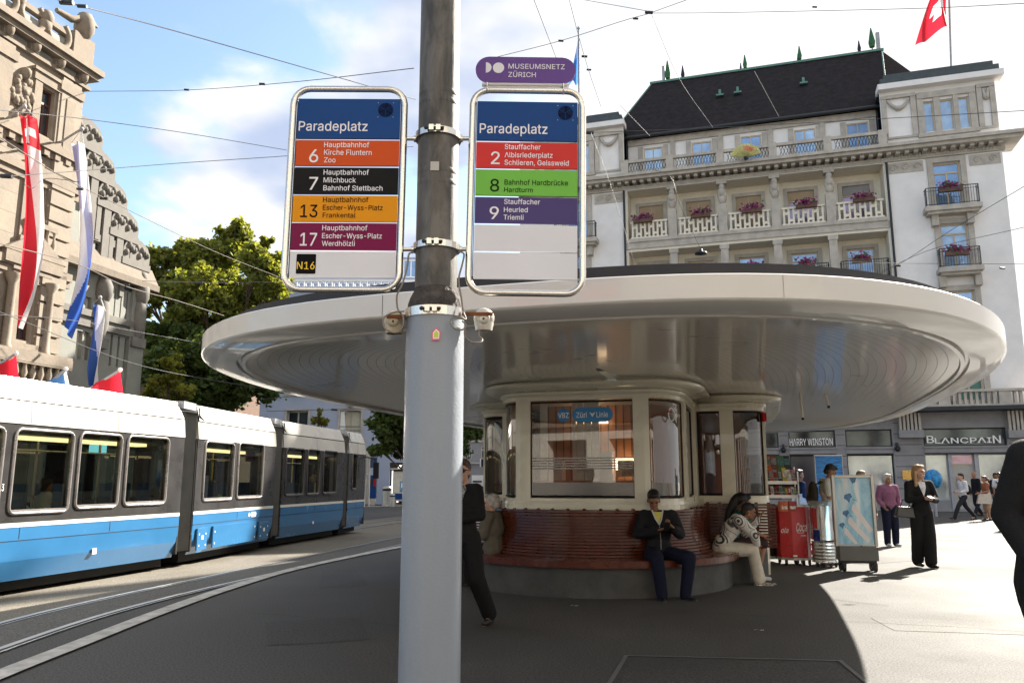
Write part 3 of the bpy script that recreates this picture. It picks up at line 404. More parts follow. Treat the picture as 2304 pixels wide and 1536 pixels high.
# ================================================================ HOTEL (right)
plaster = mat('hotel_plaster', (.76, .74, .72), .85, 0, .06, 1.2, .15, 20)
stone = mat('hotel_stone', (.44, .405, .355), .85, 0, .16, 2.5, .3, 14)
greystone = mat('shop_stone', (.27, .265, .27), .8, 0, .12, 2)
cream = mat('loggia_cream', (.72, .67, .56), .85, 0, .05)
roofm = mat('roof_tiles', (.024, .021, .023), .95, 0, .3, 3, .5, 30, 0, .1)
zinc = mat('dark_zinc', (.06, .075, .08), .5, .3, .15)
copper = mat('green_copper', (.10, .22, .18), .6, .1, .15)
wframe = mat('window_frame', (.55, .44, .30), .6, 0, .05)
pane = mat('window_pane', (.30, .44, .62), .06, .55, .25, .6)  # blue of the mirrored sky is put into the pane colour
pane2 = mat('window_pane_curtain_sky', (.42, .58, .76), .12, .35, .2, 1.5)  # curtain tone with the sky reflection put into its colour
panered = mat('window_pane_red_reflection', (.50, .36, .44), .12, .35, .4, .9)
iron = mat('dark_iron', (.03, .035, .04), .5, .5, 0)
blind = mat('tan_blind', (.38, .29, .19), .8, 0, .08, 3)
darkin = mat('dark_interior', (.015, .017, .02), .3, 0, .2)
ho = at(2265, 600, 37.5); HP = FP((ho.x, ho.y), (.954, -.298))
S, Z = HP.S, HP.Z
hotel = thing('hotel_building', 'large pale hotel with dark tiled roof, stone loggias and grey shop floor beyond the kiosk', 'building', (ho.x, ho.y, 0))
sL, sR = S(1170, 500), 0.35
c0, c1 = S(1407, 450), S(1996, 430)
zc = Z(2138, 352)          # main cornice underside (frieze top)
zk = [Z(2138, 470), Z(2138, 608), Z(2138, 758), Z(2138, 905)]
zsh = Z(2150, 925)         # top of shop floor
pit = zk[0]-zk[1]
# ---- wall with openings: right tower
tw = []
tb0, tb1 = S(2099, 450), S(2174, 450)
tow = [(tb0+.12, tb1-.12, zk[0]+.05, Z(2138, 364)), (tb0+.2, tb1-.05, zk[1]+.05, Z(2138, 503)), (tb0+.2, tb1-.05, zk[2]+.05, Z(2138, 655)), (tb0+.2, tb1-.05, zk[3]+.05, Z(2138, 812))]
tc0 = (S(2079, 260), S(2102, 260)); tc1 = (S(2116, 255), S(2146, 255)); tc2 = (S(2157, 250), S(2182, 250)); ta, tb_ = Z(2130, 292), Z(2130, 222)
tow2 = [(a, b, ta, tb_) for a, b in (tc0, tc1, tc2)]
zt = Z(2130, 190)           # tower parapet top
zce = Z(1744, 268, -1.15)          # eave of the centre roof
# loggias: recessed wall at d=-1.3
dR = -1.3
lt = Z(1744, 395); b1 = zk[0]-.15
mb = MB()
lz = []                     # (slab, head)
for k in range(3): lz.append((zk[k]-.12, (lt if k == 0 else zk[k-1]-.85)))
wall(mb, HP, c1, sR, zsh, zt, tow+tow2, plaster)
mirror = lambda a, b: (c0-(b-c1), c0-(a-c1))
tl = [(*mirror(o[0], o[1]), o[2], o[3]) for o in tow+tow2]
wall(mb, HP, sL, c0, zsh, zt, tl, plaster)
# piers & spandrels of centre at front plane
us = [1512, 1625, 1744, 1868]; cs = [S(u, 450) for u in us]
bays = list(zip([c0+.25]+[x+.28 for x in cs], [x-.28 for x in cs]+[c1-.2]))
W = HP.W
ops = [(c0+.12, c1-.1, z0, z1) for z0, z1 in lz]+[(c0+.3, c1-.3, zsh+.3, zk[2]-.9)]
wall(mb, HP, c0, c1, zsh, zc+.1, ops, cream, 0, 1.3)
# recessed back wall with windows
wops = []; wu = [1468, 1581, 1694, 1814, 1938]; hw = .68
wc = [(a+b)/2 for a, b in bays]
for z0, z1 in lz+[(zk[3]-.1, zk[2]-.9)]:
    for x in wc: wops.append((x-hw, x+hw, z0+.05, z0+(z1-z0)*.80))
wall(mb, HP, c0+.1, c1-.1, zsh, zc, wops, cream, dR+.02, .2)
mb.build('wall', hotel)
side = MB()      # sides and rear
D = -14
for s0 in (sL, sR): side.quad(W(s0, 0, 0), W(s0, 0, D), W(s0, zt, D), W(s0, zt, 0), plaster)
side.quad(W(sL, 0, D), W(sR, 0, D), W(sR, zt, D), W(sL, zt, D), plaster)
side.quad(W(sL, zt-.02, 0), W(c0, zt-.02, 0), W(c0, zt-.02, D), W(sL, zt-.02, D), zinc); side.quad(W(c1, zt-.02, 0), W(sR, zt-.02, 0), W(sR, zt-.02, D), W(c1, zt-.02, D), zinc)
side.build('rear_wall', hotel)
# attic behind the terrace
za0 = Z(1744, 345); da = -1.6
at_ = MB(); aw = []
for u in (1469, 1578, 1690, 1812, 1932): x = S(u, 320, da); aw.append((x-.55, x+.55, za0, Z(u, 290 if u > 1700 else 300, da)))
aw = [(a, b, za0+.1, zce-.62) for a, b, _, _ in aw]
wall(at_, HP, c0, c1, za0-.3, zce, aw, plaster, da, .15)
for a, b, z0, z1 in aw:
    for e in (a-.32, b+.04): at_.fbox(HP, e, e+.28, z0, z1+.1, da, da+.06, stone)
for x in cs: at_.fbox(HP, x-.14, x+.14, za0, zce-.4, da, da+.1, stone)
at_.fbox(HP, c0, c1, zce-.42, zce-.05, da, da+.12, stone)
at_.build('attic_wall', hotel)
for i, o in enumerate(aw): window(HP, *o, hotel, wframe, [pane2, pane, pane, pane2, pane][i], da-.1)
# terrace floor slab + cornice with dentils
co = MB(); co.fbox(HP, sL, sR+.9, zc+.55, zc+.72, da-.1, .9, stone)
co.fbox(HP, sL, sR+.75, zc+.38, zc+.55, -.2, .75, stone)
for k in range(int((sR+.5-sL)/.42)): co.fbox(HP, sL+k*.42, sL+k*.42+.2, zc+.24, zc+.38, -.1, .55, stone)
co.fbox(HP, sL, sR+.12, zc+.02, zc+.24, -.1, .12, stone)
for k in range(int((sR-sL)/.16)): co.fbox(HP, sL+k*.16, sL+k*.16+.09, zc+.1, zc+.2, .12, .17, stone)
co.build('cornice', hotel)
# terrace railing (stone posts, stone rail, mesh)
rl = MB(); rz0, rz1 = zc+.72, Z(1744, 324, .5)
for x in [c0+.1]+cs+[c1-.1]: rl.fbox(HP, x-.2, x+.2, rz0, rz1+.03, .35, .65, stone)
rl.fbox(HP, c0+.1, c1-.1, rz1-.16, rz1, .4, .6, stone); rl.fbox(HP, c0+.1, c1-.1, rz0, rz0+.1, .38, .62, greystone)
n = int((c1-c0)/.16)
for k in range(n):
    x = c0+.2+k*.16
    if any(abs(x-q) < .25 for q in cs): continue
    for q in (0, 1):
        a = (x, rz0+.1); b = (x+.16, rz1-.18)
        if q: a, b = (a[0], b[1]), (b[0], a[1])
        rl.tube([W(a[0], a[1], .5), W(b[0], b[1], .5)], .014, iron, 4)
rl.build('terrace_railing', hotel)
# loggia columns with carved figures, slabs
for x in cs:
    m = MB(); z0, z1 = lz[0]
    m.fbox(HP, x-.22, x+.22, z0, z0+(z1-z0)*.55, -.35, .08, stone)
    m.fbox(HP, x-.27, x+.27, z1-.18, z1+.04, -.38, .14, stone)
    zz = z0+(z1-z0)*.55
    m.ball(W(x, zz+.28, -.02), (.24, .2, .32), stone, 8); m.ball(W(x, zz+.62, .06), (.26, .2, .26), stone, 8)
    m.ball(W(x, z1-.35, .06), (.17, .17, .2), stone, 8)
    m.ball(W(x-.17, zz+.5, .05), (.1, .12, .28), stone, 6); m.ball(W(x+.17, zz+.5, .05), (.1, .12, .28), stone, 6)
    m.build('carved_column', hotel)
for k, (z0, z1) in enumerate(lz):
    if k:
        for x in cs:
            m = MB(); m.fbox(HP, x-.2, x+.2, z0, z1, -.35, .04, stone); m.fbox(HP, x-.25, x+.25, z1-.25, z1-.02, -.4, .08, stone); m.build('column', hotel)
    m = MB(); m.fbox(HP, c0+.12, c1-.1, z0-.2, z0, dR-.05, .1, stone); m.fbox(HP, c0, c1, z0-.5, z0-.2, -.3, .03, stone); m.fbox(HP, c0, c1, z0-.58, z0-.5, -.3, .08, stone); m.build('balcony_slab', hotel)
# trim lines
m = MB(); m.fbox(HP, c0, c1, lt, lt+.13, -.02, .06, plaster); m.build('white_trim', hotel)
# top balustrade (stone, greek pattern)
zb0, zb1 = lz[0][0], Z(1744, 469)
for i, (a, b) in enumerate(bays):
    m = MB(); m.fbox(HP, a, b, zb1-.1, zb1, -.24, .0, cream); m.fbox(HP, a, b, zb0+.02, zb0+.1, -.24, 0, cream)
    nn = 9; w = (b-a)/nn
    for k in range(nn):
        x = a+w*(k+.5); hgt = (zb1-zb0-.2)
        m.fbox(HP, x-.05, x+.05, zb0+.1, zb1-.1, -.2, -.04, cream)
        if k < nn-1 and k % 2 == 0: m.fbox(HP, x+.05, x+w-.05, zb0+.1+hgt*.62, zb0+.1+hgt*.8, -.19, -.05, cream)
        if k < nn-1 and k % 2 == 1: m.fbox(HP, x+.05, x+w-.05, zb0+.1+hgt*.15, zb0+.1+hgt*.33, -.19, -.05, cream)
    m.build('balustrade', hotel)
# loggia windows
flm = mat('magenta_flowers', (.14, .012, .075), .7, 0, .5, 30); flg = mat('flower_leaves', (.05, .10, .03), .7, 0, .4, 30); flp = mat('pink_flowers', (.36, .06, .20), .7, 0, .3, 30); boxm = mat('flower_trough', (.12, .07, .05), .8)
k = 0
for r in range(4):
    for i, x in enumerate(wc):
        o = wops[r*5+i]
        f = MB(); t = .2
        for a, b, c, d_ in ((o[0]-t, o[0], o[2], o[3]+t), (o[1], o[1]+t, o[2], o[3]+t), (o[0], o[1], o[3], o[3]+t)): f.fbox(HP, a, b, c, d_, dR+.02, dR+.1, stone)
        f.build('window_surround', hotel)
        if r == 0 and i < 3:
            m = MB(); m.fbox(HP, o[0], o[1], o[2], o[3], dR-.06, dR-.02, blind); m.fbox(HP, x-.012, x+.012, o[2], o[3], dR-.02, dR-.01, stone); m.build('roller_blind', hotel)
        else:
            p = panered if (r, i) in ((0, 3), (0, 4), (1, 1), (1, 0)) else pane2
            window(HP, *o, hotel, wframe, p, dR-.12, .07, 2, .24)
            if (r, i) in ((0, 3), (0, 4)): m = MB(); m.fbox(HP, o[0]+.03, o[1]-.03, o[3]-.5, o[3]-.02, dR-.04, dR-.02, blind if i == 3 else greystone); m.build('roller_blind', hotel)
def iron_rail(a, b, z0, h, d, parent, gap=.11, ret=.5):
    m = MB(); P = [W(a, z0+h, d-ret), W(a, z0+h, d), W(b, z0+h, d), W(b, z0+h, d-ret)]
    m.tube(P, .022, iron, 4); m.tube([p-Vector((0, 0, h-.08)) for p in P], .018, iron, 4); m.tube([p-Vector((0, 0, .16)) for p in P], .012, iron, 4)
    n = int((b-a)/gap)
    for i in range(n+1): x = a+(b-a)*i/n; m.tube([W(x, z0+.05, d), W(x, z0+h, d)], .011 if i % n else .02, iron, 4, caps=False)
    for s0 in (a, b):
        for q in range(1, 4): m.tube([W(s0, z0+.05, d-ret*q/4), W(s0, z0+h, d-ret*q/4)], .011, iron, 4, caps=False)
    return m.build('iron_railing', parent)
for i in (2, 3, 4):
    a, b = bays[i]; iron_rail(a+.02, b-.02, lz[1][0], .95, .12, hotel)
for i in range(5):
    a, b = bays[i]; iron_rail(a+.02, b-.02, lz[2][0], .95, .12, hotel)
# tower windows, balconies
def tower(fx, right=True):
    for j, o in enumerate(tow):
        a, b = fx(o[0], o[1]); z0, z1 = o[2], o[3]
        m = MB(); t = .26; m.fbox(HP, a-t, a, z0-.05, z1+t, -.02, .09, stone); m.fbox(HP, b, b+t, z0-.05, z1+t, -.02, .09, stone); m.fbox(HP, a, b, z1, z1+t, -.02, .09, stone)
        m.build('window_surround', hotel)
        window(HP, a, b, z0, z1, hotel, wframe, [pane, pane2, pane2, copper][j], -.22, .08, 2, .22)
        if j < 2:
            m = MB(); e = .38 if j == 0 else .1
            m.fbox(HP, a-t-e, b+t+e, z0-.28, z0-.05, -.05, .75, stone); m.fbox(HP, a-t-e+.12, b+t+e-.12, z0-.42, z0-.28, -.05, .6, stone)
            for q in (a-t-.05, b+t-.25): m.fbox(HP, q, q+.3, z0-.95, z0-.42, -.05, .4, stone)
            m.build('balcony_slab', hotel); iron_rail(a-t-e+.1, b+t+e-.1, z0-.05, .95, .68, hotel)
    for o in tow2:
        a, b = fx(o[0], o[1]); m = MB()
        window(HP, a, b, o[2], o[3], hotel, wframe, pane2, -.2, .06, 1)
    A, B = fx(tc0[0]-.3, tc2[1]+.3); m = MB()
    q = sorted([fx(*tc0), fx(*tc1), fx(*tc2)])
    edges = [(A, q[0][0]), (q[0][1], q[1][0]), (q[1][1], q[2][0]), (q[2][1], B)]
    for a, b in edges: m.fbox(HP, a, b, ta-.1, tb_+.12, -.02, .1, stone)
    m.fbox(HP, A, B, tb_+.12, tb_+.45, -.02, .14, stone); m.fbox(HP, A-.05, B+.05, ta-.3, ta-.1, -.02, .16, stone); m.build('attic_window_surround', hotel)
    # swags and pilasters
    e0, e1 = fx(c1+.05, sR-.05)
    for a, b in ((e0, A-.05), (B+.05, e1)):
        m = MB()
        for x in (a, b-.24): m.fbox(HP, x, x+.24, ta-.1, tb_+.5, 0, .12, stone)
        m.fbox(HP, a, b, tb_+.32, tb_+.5, 0, .16, stone); m.fbox(HP, a, b, ta-.2, ta-.1, 0, .1, stone)
        mid = (a+b)/2; w = (b-a)/2-.3; m.tube([W(mid+w*q/6, tb_+.25-.5*(1-(q/6)**2), .1) for q in range(-6, 7)], [.06+.07*(1-abs(q)/6) for q in range(-6, 7)], stone, 6)
        m.build('garland_panel', hotel)
    m = MB(); e0, e1 = fx(c1-.1, sR+.35)
    m.fbox(HP, e0, e1, zt-.02, zt+.28, -.4, .45, plaster); m.fbox(HP, e0+.15, e1-.15, zt+.28, zt+.62, -6, .3, zinc)
    m.fbox(HP, e0+.35, e1-.35, zt+.62, zt+.92, -5.8, .1, zinc); m.build('tower_roof', hotel)
    # scroll frieze
    e0, e1 = fx(c1+.1, sR-.1); f0, f1 = fx(tb0-.3, tb1+.3)
    for a, b in ((e0, f0), (f1, e1)):
        m = MB(); m.fbox(HP, a, b, zc-.62, zc-.06, 0, .03, stone); nn = max(2, int((b-a)/.55)); w = (b-a)/nn
        for k in range(nn): m.tube([W(a+w*(k+.5)+.2*(1-q/14)*cos(q*.7), zc-.34+.2*(1-q/14)*sin(q*.7), .045) for q in range(12)], .028, stone, 5)
        m.build('scroll_frieze', hotel)
tower(lambda a, b: (a, b)); tower(mirror)
# drainpipes
for s0 in (c0-.06, c1+.06): m = MB(); m.tube([W(s0, zsh, .1), W(s0, zc, .1)], .06, iron, 8); m.tube([W(s0, zc+.72, da+.2), W(s0, zce, da+.2)], .05, iron, 6); m.build('drainpipe', hotel)
# main roof
e = da+.45; zr = Z(1725, 152, -6)
rs0, rs1 = S(1466, 192, -6), S(1984, 116, -6)
m = MB()
A, B = W(c0-1.2, zce, e), W(c1+.6, zce, e); C_, D_ = W(rs1, zr, -6), W(rs0, zr, -6)
m.quad(A, B, C_, D_, roofm); m.quad(D_, C_, W(rs1, zr, -9), W(rs0, zr, -9), roofm)
m.add([A, D_, W(rs0, zr, -9), W(c0-3.5, zce, -14)], [(0, 1, 2, 3)][::-1], roofm); m.add([B, W(c1+6.2, zce, -5.5), C_], [(0, 1, 2)], roofm); m.add([W(c1+6.2, zce, -5.5), W(c1+6.2, zce, -14), W(rs1, zr, -9), C_], [(0, 1, 2, 3)], roofm)
m.add([W(c0-3.5, zce, -14), W(rs0, zr, -9), W(rs1, zr, -9), W(c1+5.5, zce, -14)], [(0, 1, 2, 3)], roofm)
m.build('roof', hotel)
m = MB(); m.fbox(HP, rs0-.1, rs1+.1, zr-.02, zr+.12, -6.2, -5.9, copper); m.tube([A+Vector((0, 0, -.02)), B+Vector((0, 0, -.02))], .1, iron, 6)
m.tube([D_, A], .05, copper, 5); m.tube([C_, B], .05, copper, 5); m.build('ridge_trim', hotel)
# vents and hatches on roof
def roofpt(u, v):
    s_, z_ = S(u, v, e), Z(u, v, e)
    for _ in range(6):
        d = e+(-6-e)*(z_-zce)/(zr-zce); s_, z_ = HP.px(u, v, d)
    return s_, z_, d
for u, v in ((1620, 218), (1660, 212), (1808, 191)):
    s_, z_, d = roofpt(u, v); m = MB(); m.fbox(HP, s_-.07, s_+.07, z_, z_+.42, d-.1, d+.12, copper); m.fbox(HP, s_-.22, s_+.22, z_-.02, z_+.08, d-.1, d+.25, copper); m.build('roof_vent', hotel)
# roof garden parasols
par = mat('green_parasol', (.03, .12, .05), .8); parn = mat('navy_parasol', (.015, .02, .05), .8); ggrey = mat('grey_post', (.35, .36, .38), .6)
def parasol(u, v0, v1, mt, label, leaf=False):
    p1, p0 = at(u, v0, W(S(u, v1, -6.5), 0, -6.5).y), None
    s_, z0 = HP.px(u, v1, -6.5); z1 = HP.Z(u, v0, -6.5); h = z1-z0; p = W(s_, z0-.3, -6.5); r = h*.14
    m = MB(); m.lathe([(.03, 0), (.03, .3+h*.15), (r*.75, .3+h*.15), (r, .3+h*.36), (r*.55, .3+h*.7), (.03, .3+h)], mt, p, 8, False)
    m.build('closed_parasol', None, label, 'parasol', 'closed parasols on the hotel roof terrace')
parasol(1503, 137, 184, par, 'green closed parasol at the left end of the hotel roof ridge'); parasol(1537, 148, 180, parn, 'slim navy closed parasol right of the leftmost green parasol on the hotel roof')
parasol(1667, 142, 158, parn, 'short navy parasol tip just left of the second green parasol'); parasol(1677, 124, 158, par, 'second green closed parasol from the left on the hotel roof')
parasol(1796, 122, 140, parn, 'short navy parasol tip left of the middle green parasol'); parasol(1800, 104, 139, par, 'green closed parasol near the middle right of the roof ridge')
parasol(1934, 92, 120, parn, 'slim navy closed parasol near the right end of the roof ridge'); parasol(1963, 63, 114, par, 'tallest green closed parasol at the right end of the roof ridge')
for u, v0, v1, lb in ((1494, 150, 186, 'grey post beside the leftmost green parasol on the hotel roof'), (1977, 74, 114, 'grey post beside the tallest green parasol on the hotel roof')):
    s_, z0 = HP.px(u, v1, -6.6); m = MB(); m.fbox(HP, s_-.1, s_+.1, z0-.3, HP.Z(u, v0, -6.6), -6.7, -6.5, ggrey); m.build('roof_post', None, lb, 'post')
# flower boxes
def flowers(x, z, d, w, label, full=1.):
    r = thing('flower_box', label, 'flower box', W(x, z-.2, d), 0, 'flower boxes on the hotel balconies')
    m = MB(); m.fbox(HP, x-w, x+w, z-.28, z-.08, d-.1, d+.1, boxm); m.build('trough', r)
    m = MB()
    for k in range(int(150*full)):
        q = Vector((random.gauss(0, w*.5), random.gauss(.02, .1), random.gauss(0, .1))); q.x = max(-w*1.15, min(w*1.15, q.x)); a = random.uniform(0, 6.3); s_ = random.uniform(.035, .075)
        c = W(x+q.x, z+q.y, d+q.z); t1 = Vector((cos(a), sin(a)*.6, sin(a)))*s_; t2 = Vector((-sin(a), random.uniform(-1, 1), cos(a)))*s_
        m.quad(c-t1, c-t2, c+t1, c+t2, random.choice([flm, flm, flm, flp, flg]))
    m.build('blossoms', r)
for i, (u, v) in enumerate(((1446, 490), (1576, 478), (1691, 467), (1814, 456), (1943, 442))):
    s_, z_ = HP.px(u, v, .1); flowers(s_, z_, .12, .52, 'magenta flower box on the stone balustrade, %s bay of the upper loggia' % ['leftmost', 'second', 'middle', 'fourth', 'rightmost'][i])
for (u, v), lb in (((1694, 596), 'magenta flower box low over the canopy edge in the middle loggia bay'), ((1813, 590), 'magenta flower box on the iron rail in the fourth bay above the canopy'), ((1938, 579), 'magenta flower box on the iron rail in the rightmost bay above the canopy')):
    s_, z_ = HP.px(u, v, .3); flowers(s_, z_, .3, .45, lb)
for (u, v), lb in (((2138, 419), 'magenta flower box on the upper iron balcony of the right tower'), ((2153, 562), 'magenta flower box on the lower iron balcony of the right tower')):
    s_, z_ = HP.px(u, v, .75); flowers(s_, z_, .75, .52, lb, 1.3)
# decorative fan
fs, fz = HP.px(1678, 356, 1.1); fanr = thing('folding_fan', 'large yellow decorative folding fan fixed on the hotel cornice', 'fan', W(fs, fz, 1.1))
fm = mat('fan_yellow', (.62, .60, .30), .7); fm2 = mat('fan_coral', (.75, .32, .2), .7); fb = MB(); R_ = HP.S(1713, 350, 1.1)-fs
for k in range(22):
    a0 = radians(12+156*k/22); a1 = radians(12+156*(k+1)/22); am = (a0+a1)/2
    P = lambda r, a, d: W(fs+r*cos(a), fz+r*sin(a)*.98, d)
    for r0, r1, mt in ((.05, .55, fm), (.55, .85, fm2 if 4 < k < 12 else fm), (.85, 1.03, fm)):
        fb.quad(P(R_*r0, a0, 1.1), P(R_*r0, am, 1.16), P(R_*r1, am, 1.16), P(R_*r1, a0, 1.1), mt); fb.quad(P(R_*r0, am, 1.16), P(R_*r0, a1, 1.1), P(R_*r1, a1, 1.1), P(R_*r1, am, 1.16), mt)
fb.build('leaf', fanr); fb = MB(); fb.ball(W(fs, fz, 1.12), .12, iron, 6)
for k in range(0, 22, 3): a = radians(12+156*k/22); fb.tube([W(fs, fz, 1.1), P(R_*.9, a, 1.09)], .015, iron, 4)
fb.build('ribs', fanr)
# ground-floor shops
px_sh = [(1560, 1650), (1673, 1752), (1775, 1880), (1903, 2008), (2078, 2266)]
shops = MB(); so_ = []
zt0, zt1 = Z(1950, 1005), Z(1950, 966); zl1 = Z(1950, 1022); zl0 = .35
for u0, u1 in px_sh:
    a, b = S(u0, 1000), S(u1, 1000); so_ += [(a, b, zt0, zt1), (a, b, .12, zl1)]
wall(shops, HP, sL, sR+1.2, 0, zsh, so_, greystone, .06, .35)
shops.fbox(HP, sL, sR+1.4, zsh-.02, zsh+.16, -.3, 1.1, iron)
for k in range(1, 9):       # rustication joints
    z = zsh*k/9.0
    for a, b in ((S(1752, 1000), S(1775, 1000)), (S(1880, 1000), S(1903, 1000)), (S(2010, 1000), S(2076, 1000)), (S(2268, 1000), sR+1.2)):
        shops.fbox(HP, a+.03, b-.03, z, z+.025, .05, .072, iron)
for u in (2045, 2290):      # fluted brackets
    x = S(u, 950)
    for k in range(6): shops.fbox(HP, x-.5+k*.17, x-.39+k*.17, Z(u, 968), zsh-.05, .06, .45, stone)
    shops.fbox(HP, x-.55, x+.55, Z(u, 985), Z(u, 968), .06, .5, greystone)
shops.build('shop_front', hotel)
shopglass = mat('shop_glass', (.07, .09, .095), .04, .35, .7, .35); shopglass2 = mat('shop_glass_dark', (.02, .025, .04), .05, .1, .5, .5); shoplit = mat('shop_glass_pale', (.42, .47, .46), .06, .45, .3, .5)
for i, (u0, u1) in enumerate(px_sh):
    a, b = S(u0, 1000), S(u1, 1000)
    m = MB(); m.fbox(HP, a, b, zl1, zt0, -.1, .1, greystone); m.fbox(HP, a-.05, b+.05, zt0-.09, zt0, .1, .16, greystone); m.fbox(HP, a, b, zl1, zl1+.05, .1, .13, iron); m.build('sign_band', hotel)
    window(HP, a, b, zt0, zt1, hotel, iron, shopglass, -.15, .06, 1)
    if i < 4:
        window(HP, a, b, .5, zl1, hotel, iron, [shopglass2, shopglass2, shoplit, shopglass2][i-1 if i else 0], -.2, .06, 1)
        m = MB(); m.fbox(HP, a, b, .12, .5, -.25, -.05, greystone); m.build('plinth', hotel)
dd = (S(2146, 1080), S(2197, 1080)); a, b = S(2078, 1000), S(2266, 1000)
window(HP, a, dd[0]-.15, .5, zl1, hotel, ggrey, shoplit, -.2, .06, 1); window(HP, dd[1]+.15, b, .5, zl1, hotel, ggrey, shoplit, -.2, .06, 1)
m = MB(); m.fbox(HP, a, dd[0]-.15, .12, .5, -.25, -.05, greystone); m.build('plinth', hotel); m = MB(); m.fbox(HP, dd[1]+.15, b, .12, .5, -.25, -.05, greystone); m.build('plinth', hotel)
m = MB(); m.fbox(HP, dd[0]-.15, dd[0], 0, zl1, -.3, .0, ggrey); m.fbox(HP, dd[0], dd[1], zl1-.06, zl1-.001, -.3, -.1, ggrey); m.fbox(HP, dd[1], dd[1]+.15, 0, zl1, -.3, 0, ggrey); m.build('door_frame', hotel)
dr = MB(); dr.fbox(HP, dd[0], dd[1], .03, Z(2170, 1045), -.28, -.22, mat('shop_door', (.42, .40, .36), .3, 0, .1)); dr = dr.build('door', hotel)
m = MB(); m.tube([W(dd[0]+.2, 1.0, -.18), W(dd[0]+.2, 1.6, -.18)], .025, ggrey, 6); m.build('handle', dr)
window(HP, dd[0], dd[1], Z(2170, 1045), zl1, hotel, wframe, panered, -.26, .05, 1, name='transom_window')
letter = mat('white_letters', (.85, .85, .84), .5, 0, .03)
def hsign(txt, u0, u1, v0, v1, d, **k):
    m = MB(); um = (u0+u1)/2; zb, ztp = Z(um, v1, d), Z(um, v0, d)
    for q in range(4): put_text(m, txt, lambda x, z: W(x, z, d-.012*q), S(u0, v1, d), S(u1, v1, d), zb, ztp, letter, **k)
    return m
hsign('HARRY WINSTON', 1777, 1874, 986, 1001, .14).build('shop_lettering', hotel)
m = hsign('B', 2086, 2102, 980, 996, .2, bold=.03); q = hsign('LANCPAI', 2104, 2232, 984, 996, .2, bold=.02); m.add(q.v, q.f, letter)
q = hsign('N', 2235, 2253, 979, 996, .2, bold=.03); m.add(q.v, q.f, letter); m.build('shop_lettering', hotel)
m = MB(); s_, z_ = HP.px(2052, 1068, .1); m.fbox(HP, s_-.42, s_+.42, z_-.22, z_+.22, .06, .12, mat('brass', (.5, .33, .1), .3, .8)); m.build('brass_plaque', hotel)
for u, v in ((1763, 1012), (2020, 1009)): s_, z_ = HP.px(u, v, .3); m = MB(); m.ball(W(s_, z_, .25), .14, iron, 8); m.fbox(HP, s_-.05, s_+.05, z_, z_+.3, .05, .25, iron); m.build('camera_dome', hotel)
# first-floor balustrade over shops
m = MB(); b0, b1 = zsh+.16, Z(2170, 880)
x0 = S(1400, 900); x1 = sR+1.3
m.fbox(HP, x0, x1, b1-.12, b1, .55, .95, stone); m.fbox(HP, x0, x1, b0, b0+.1, .55, .95, stone)
k = x0; i = 0
while k < x1:
    if i % 9 == 0: m.fbox(HP, k, k+.5, b0+.1, b1-.12, .6, .9, stone); k += .62
    else: m.fbox(HP, k, k+.12, b0+.1, b1-.12, .66, .84, stone); k += .24
    i += 1
m.build('first_floor_balustrade', hotel)
m = MB(); m.fbox(HP, S(2100, 860, -.05), S(2165, 860, -.05)+.3, Z(2165, 878), Z(2165, 852), -.1, -.05, letter)
# hotel roof flag
fl_red = mat('flag_red', (.62, .02, .04), .7, 0, .06); fl_white = mat('flag_white', (.75, .74, .74), .7, 0, .05); fl_blue = mat('flag_blue', (.05, .13, .45), .7, 0, .06); fl_sky = mat('flag_light_blue', (.10, .28, .62), .7)
for mm_ in (fl_red, fl_white, fl_blue, fl_sky):     # thin cloth lets sun through
    t = mm_.node_tree; b = t.nodes['Principled BSDF']; tr = N('ShaderNodeBsdfTranslucent', t); mx = N('ShaderNodeMixShader', t); mx.inputs[0].default_value = .45
    tr.inputs[0].default_value = b.inputs['Base Color'].default_value; o_ = t.nodes['Material Output']
    t.links.new(b.outputs[0], mx.inputs[1]); t.links.new(tr.outputs[0], mx.inputs[2]); t.links.new(mx.outputs[0], o_.inputs[0])
def cloth(fn, nu, nv, mf):
    """fn(a,b)->Vector, mf(a,b)->material"""
    m = MB(); P = [[fn(i/nu, j/nv) for j in range(nv+1)] for i in range(nu+1)]
    for mt in {mf((i+.5)/nu, (j+.5)/nv) for i in range(nu) for j in range(nv)}:
        fs = [(i*(nv+1)+j, (i+1)*(nv+1)+j, (i+1)*(nv+1)+j+1, i*(nv+1)+j+1) for i in range(nu) for j in range(nv) if mf((i+.5)/nu, (j+.5)/nv) is mt]
        m.add([p for r in P for p in r], fs, mt, True)
    return m
s_, z_ = HP.px(2139, 155, -2); fp_ = W(s_, z_-.4, -2); ft = at(2134, -60, fp_.y)
fr = thing('flagpole_with_flag', 'red flag with white cross hanging from a tall pole on the hotel tower', 'flag', fp_)
m = MB(); m.tube([fp_, ft], .05, ggrey, 6); m.build('pole', fr)
def ff(a, b):    # a along fly, b down
    top = at(2133, 0, fp_.y).lerp(at(2133, -60, fp_.y), .6); 
    hoist = top.lerp(at(2134, 62, fp_.y), b)
    fly = at(2105-20*b, -30, fp_.y).lerp(at(2056, 104, fp_.y), b)
    p = hoist.lerp(fly, a); return p+Vector((0, .25*sin(a*9+b*3), .1*sin(a*6)))
cloth(ff, 16, 14, lambda a, b: fl_white if (abs(a-.42) < .08 and .2 < b < .75) or (abs(b-.47) < .09 and .2 < a < .65) else fl_red).build('flag', fr)
Yb = 36; bp = at(1304, 320, Yb); fr = thing('flagpole_with_flag', 'limp blue flag on a thin pole left of the hotel roof', 'flag', bp)
m = MB(); m.tube([at(1304, 420, Yb), at(1302, 64, Yb)], .05, ggrey, 6); m.ball(at(1302, 64, Yb), .09, ggrey, 6); m.build('pole', fr)
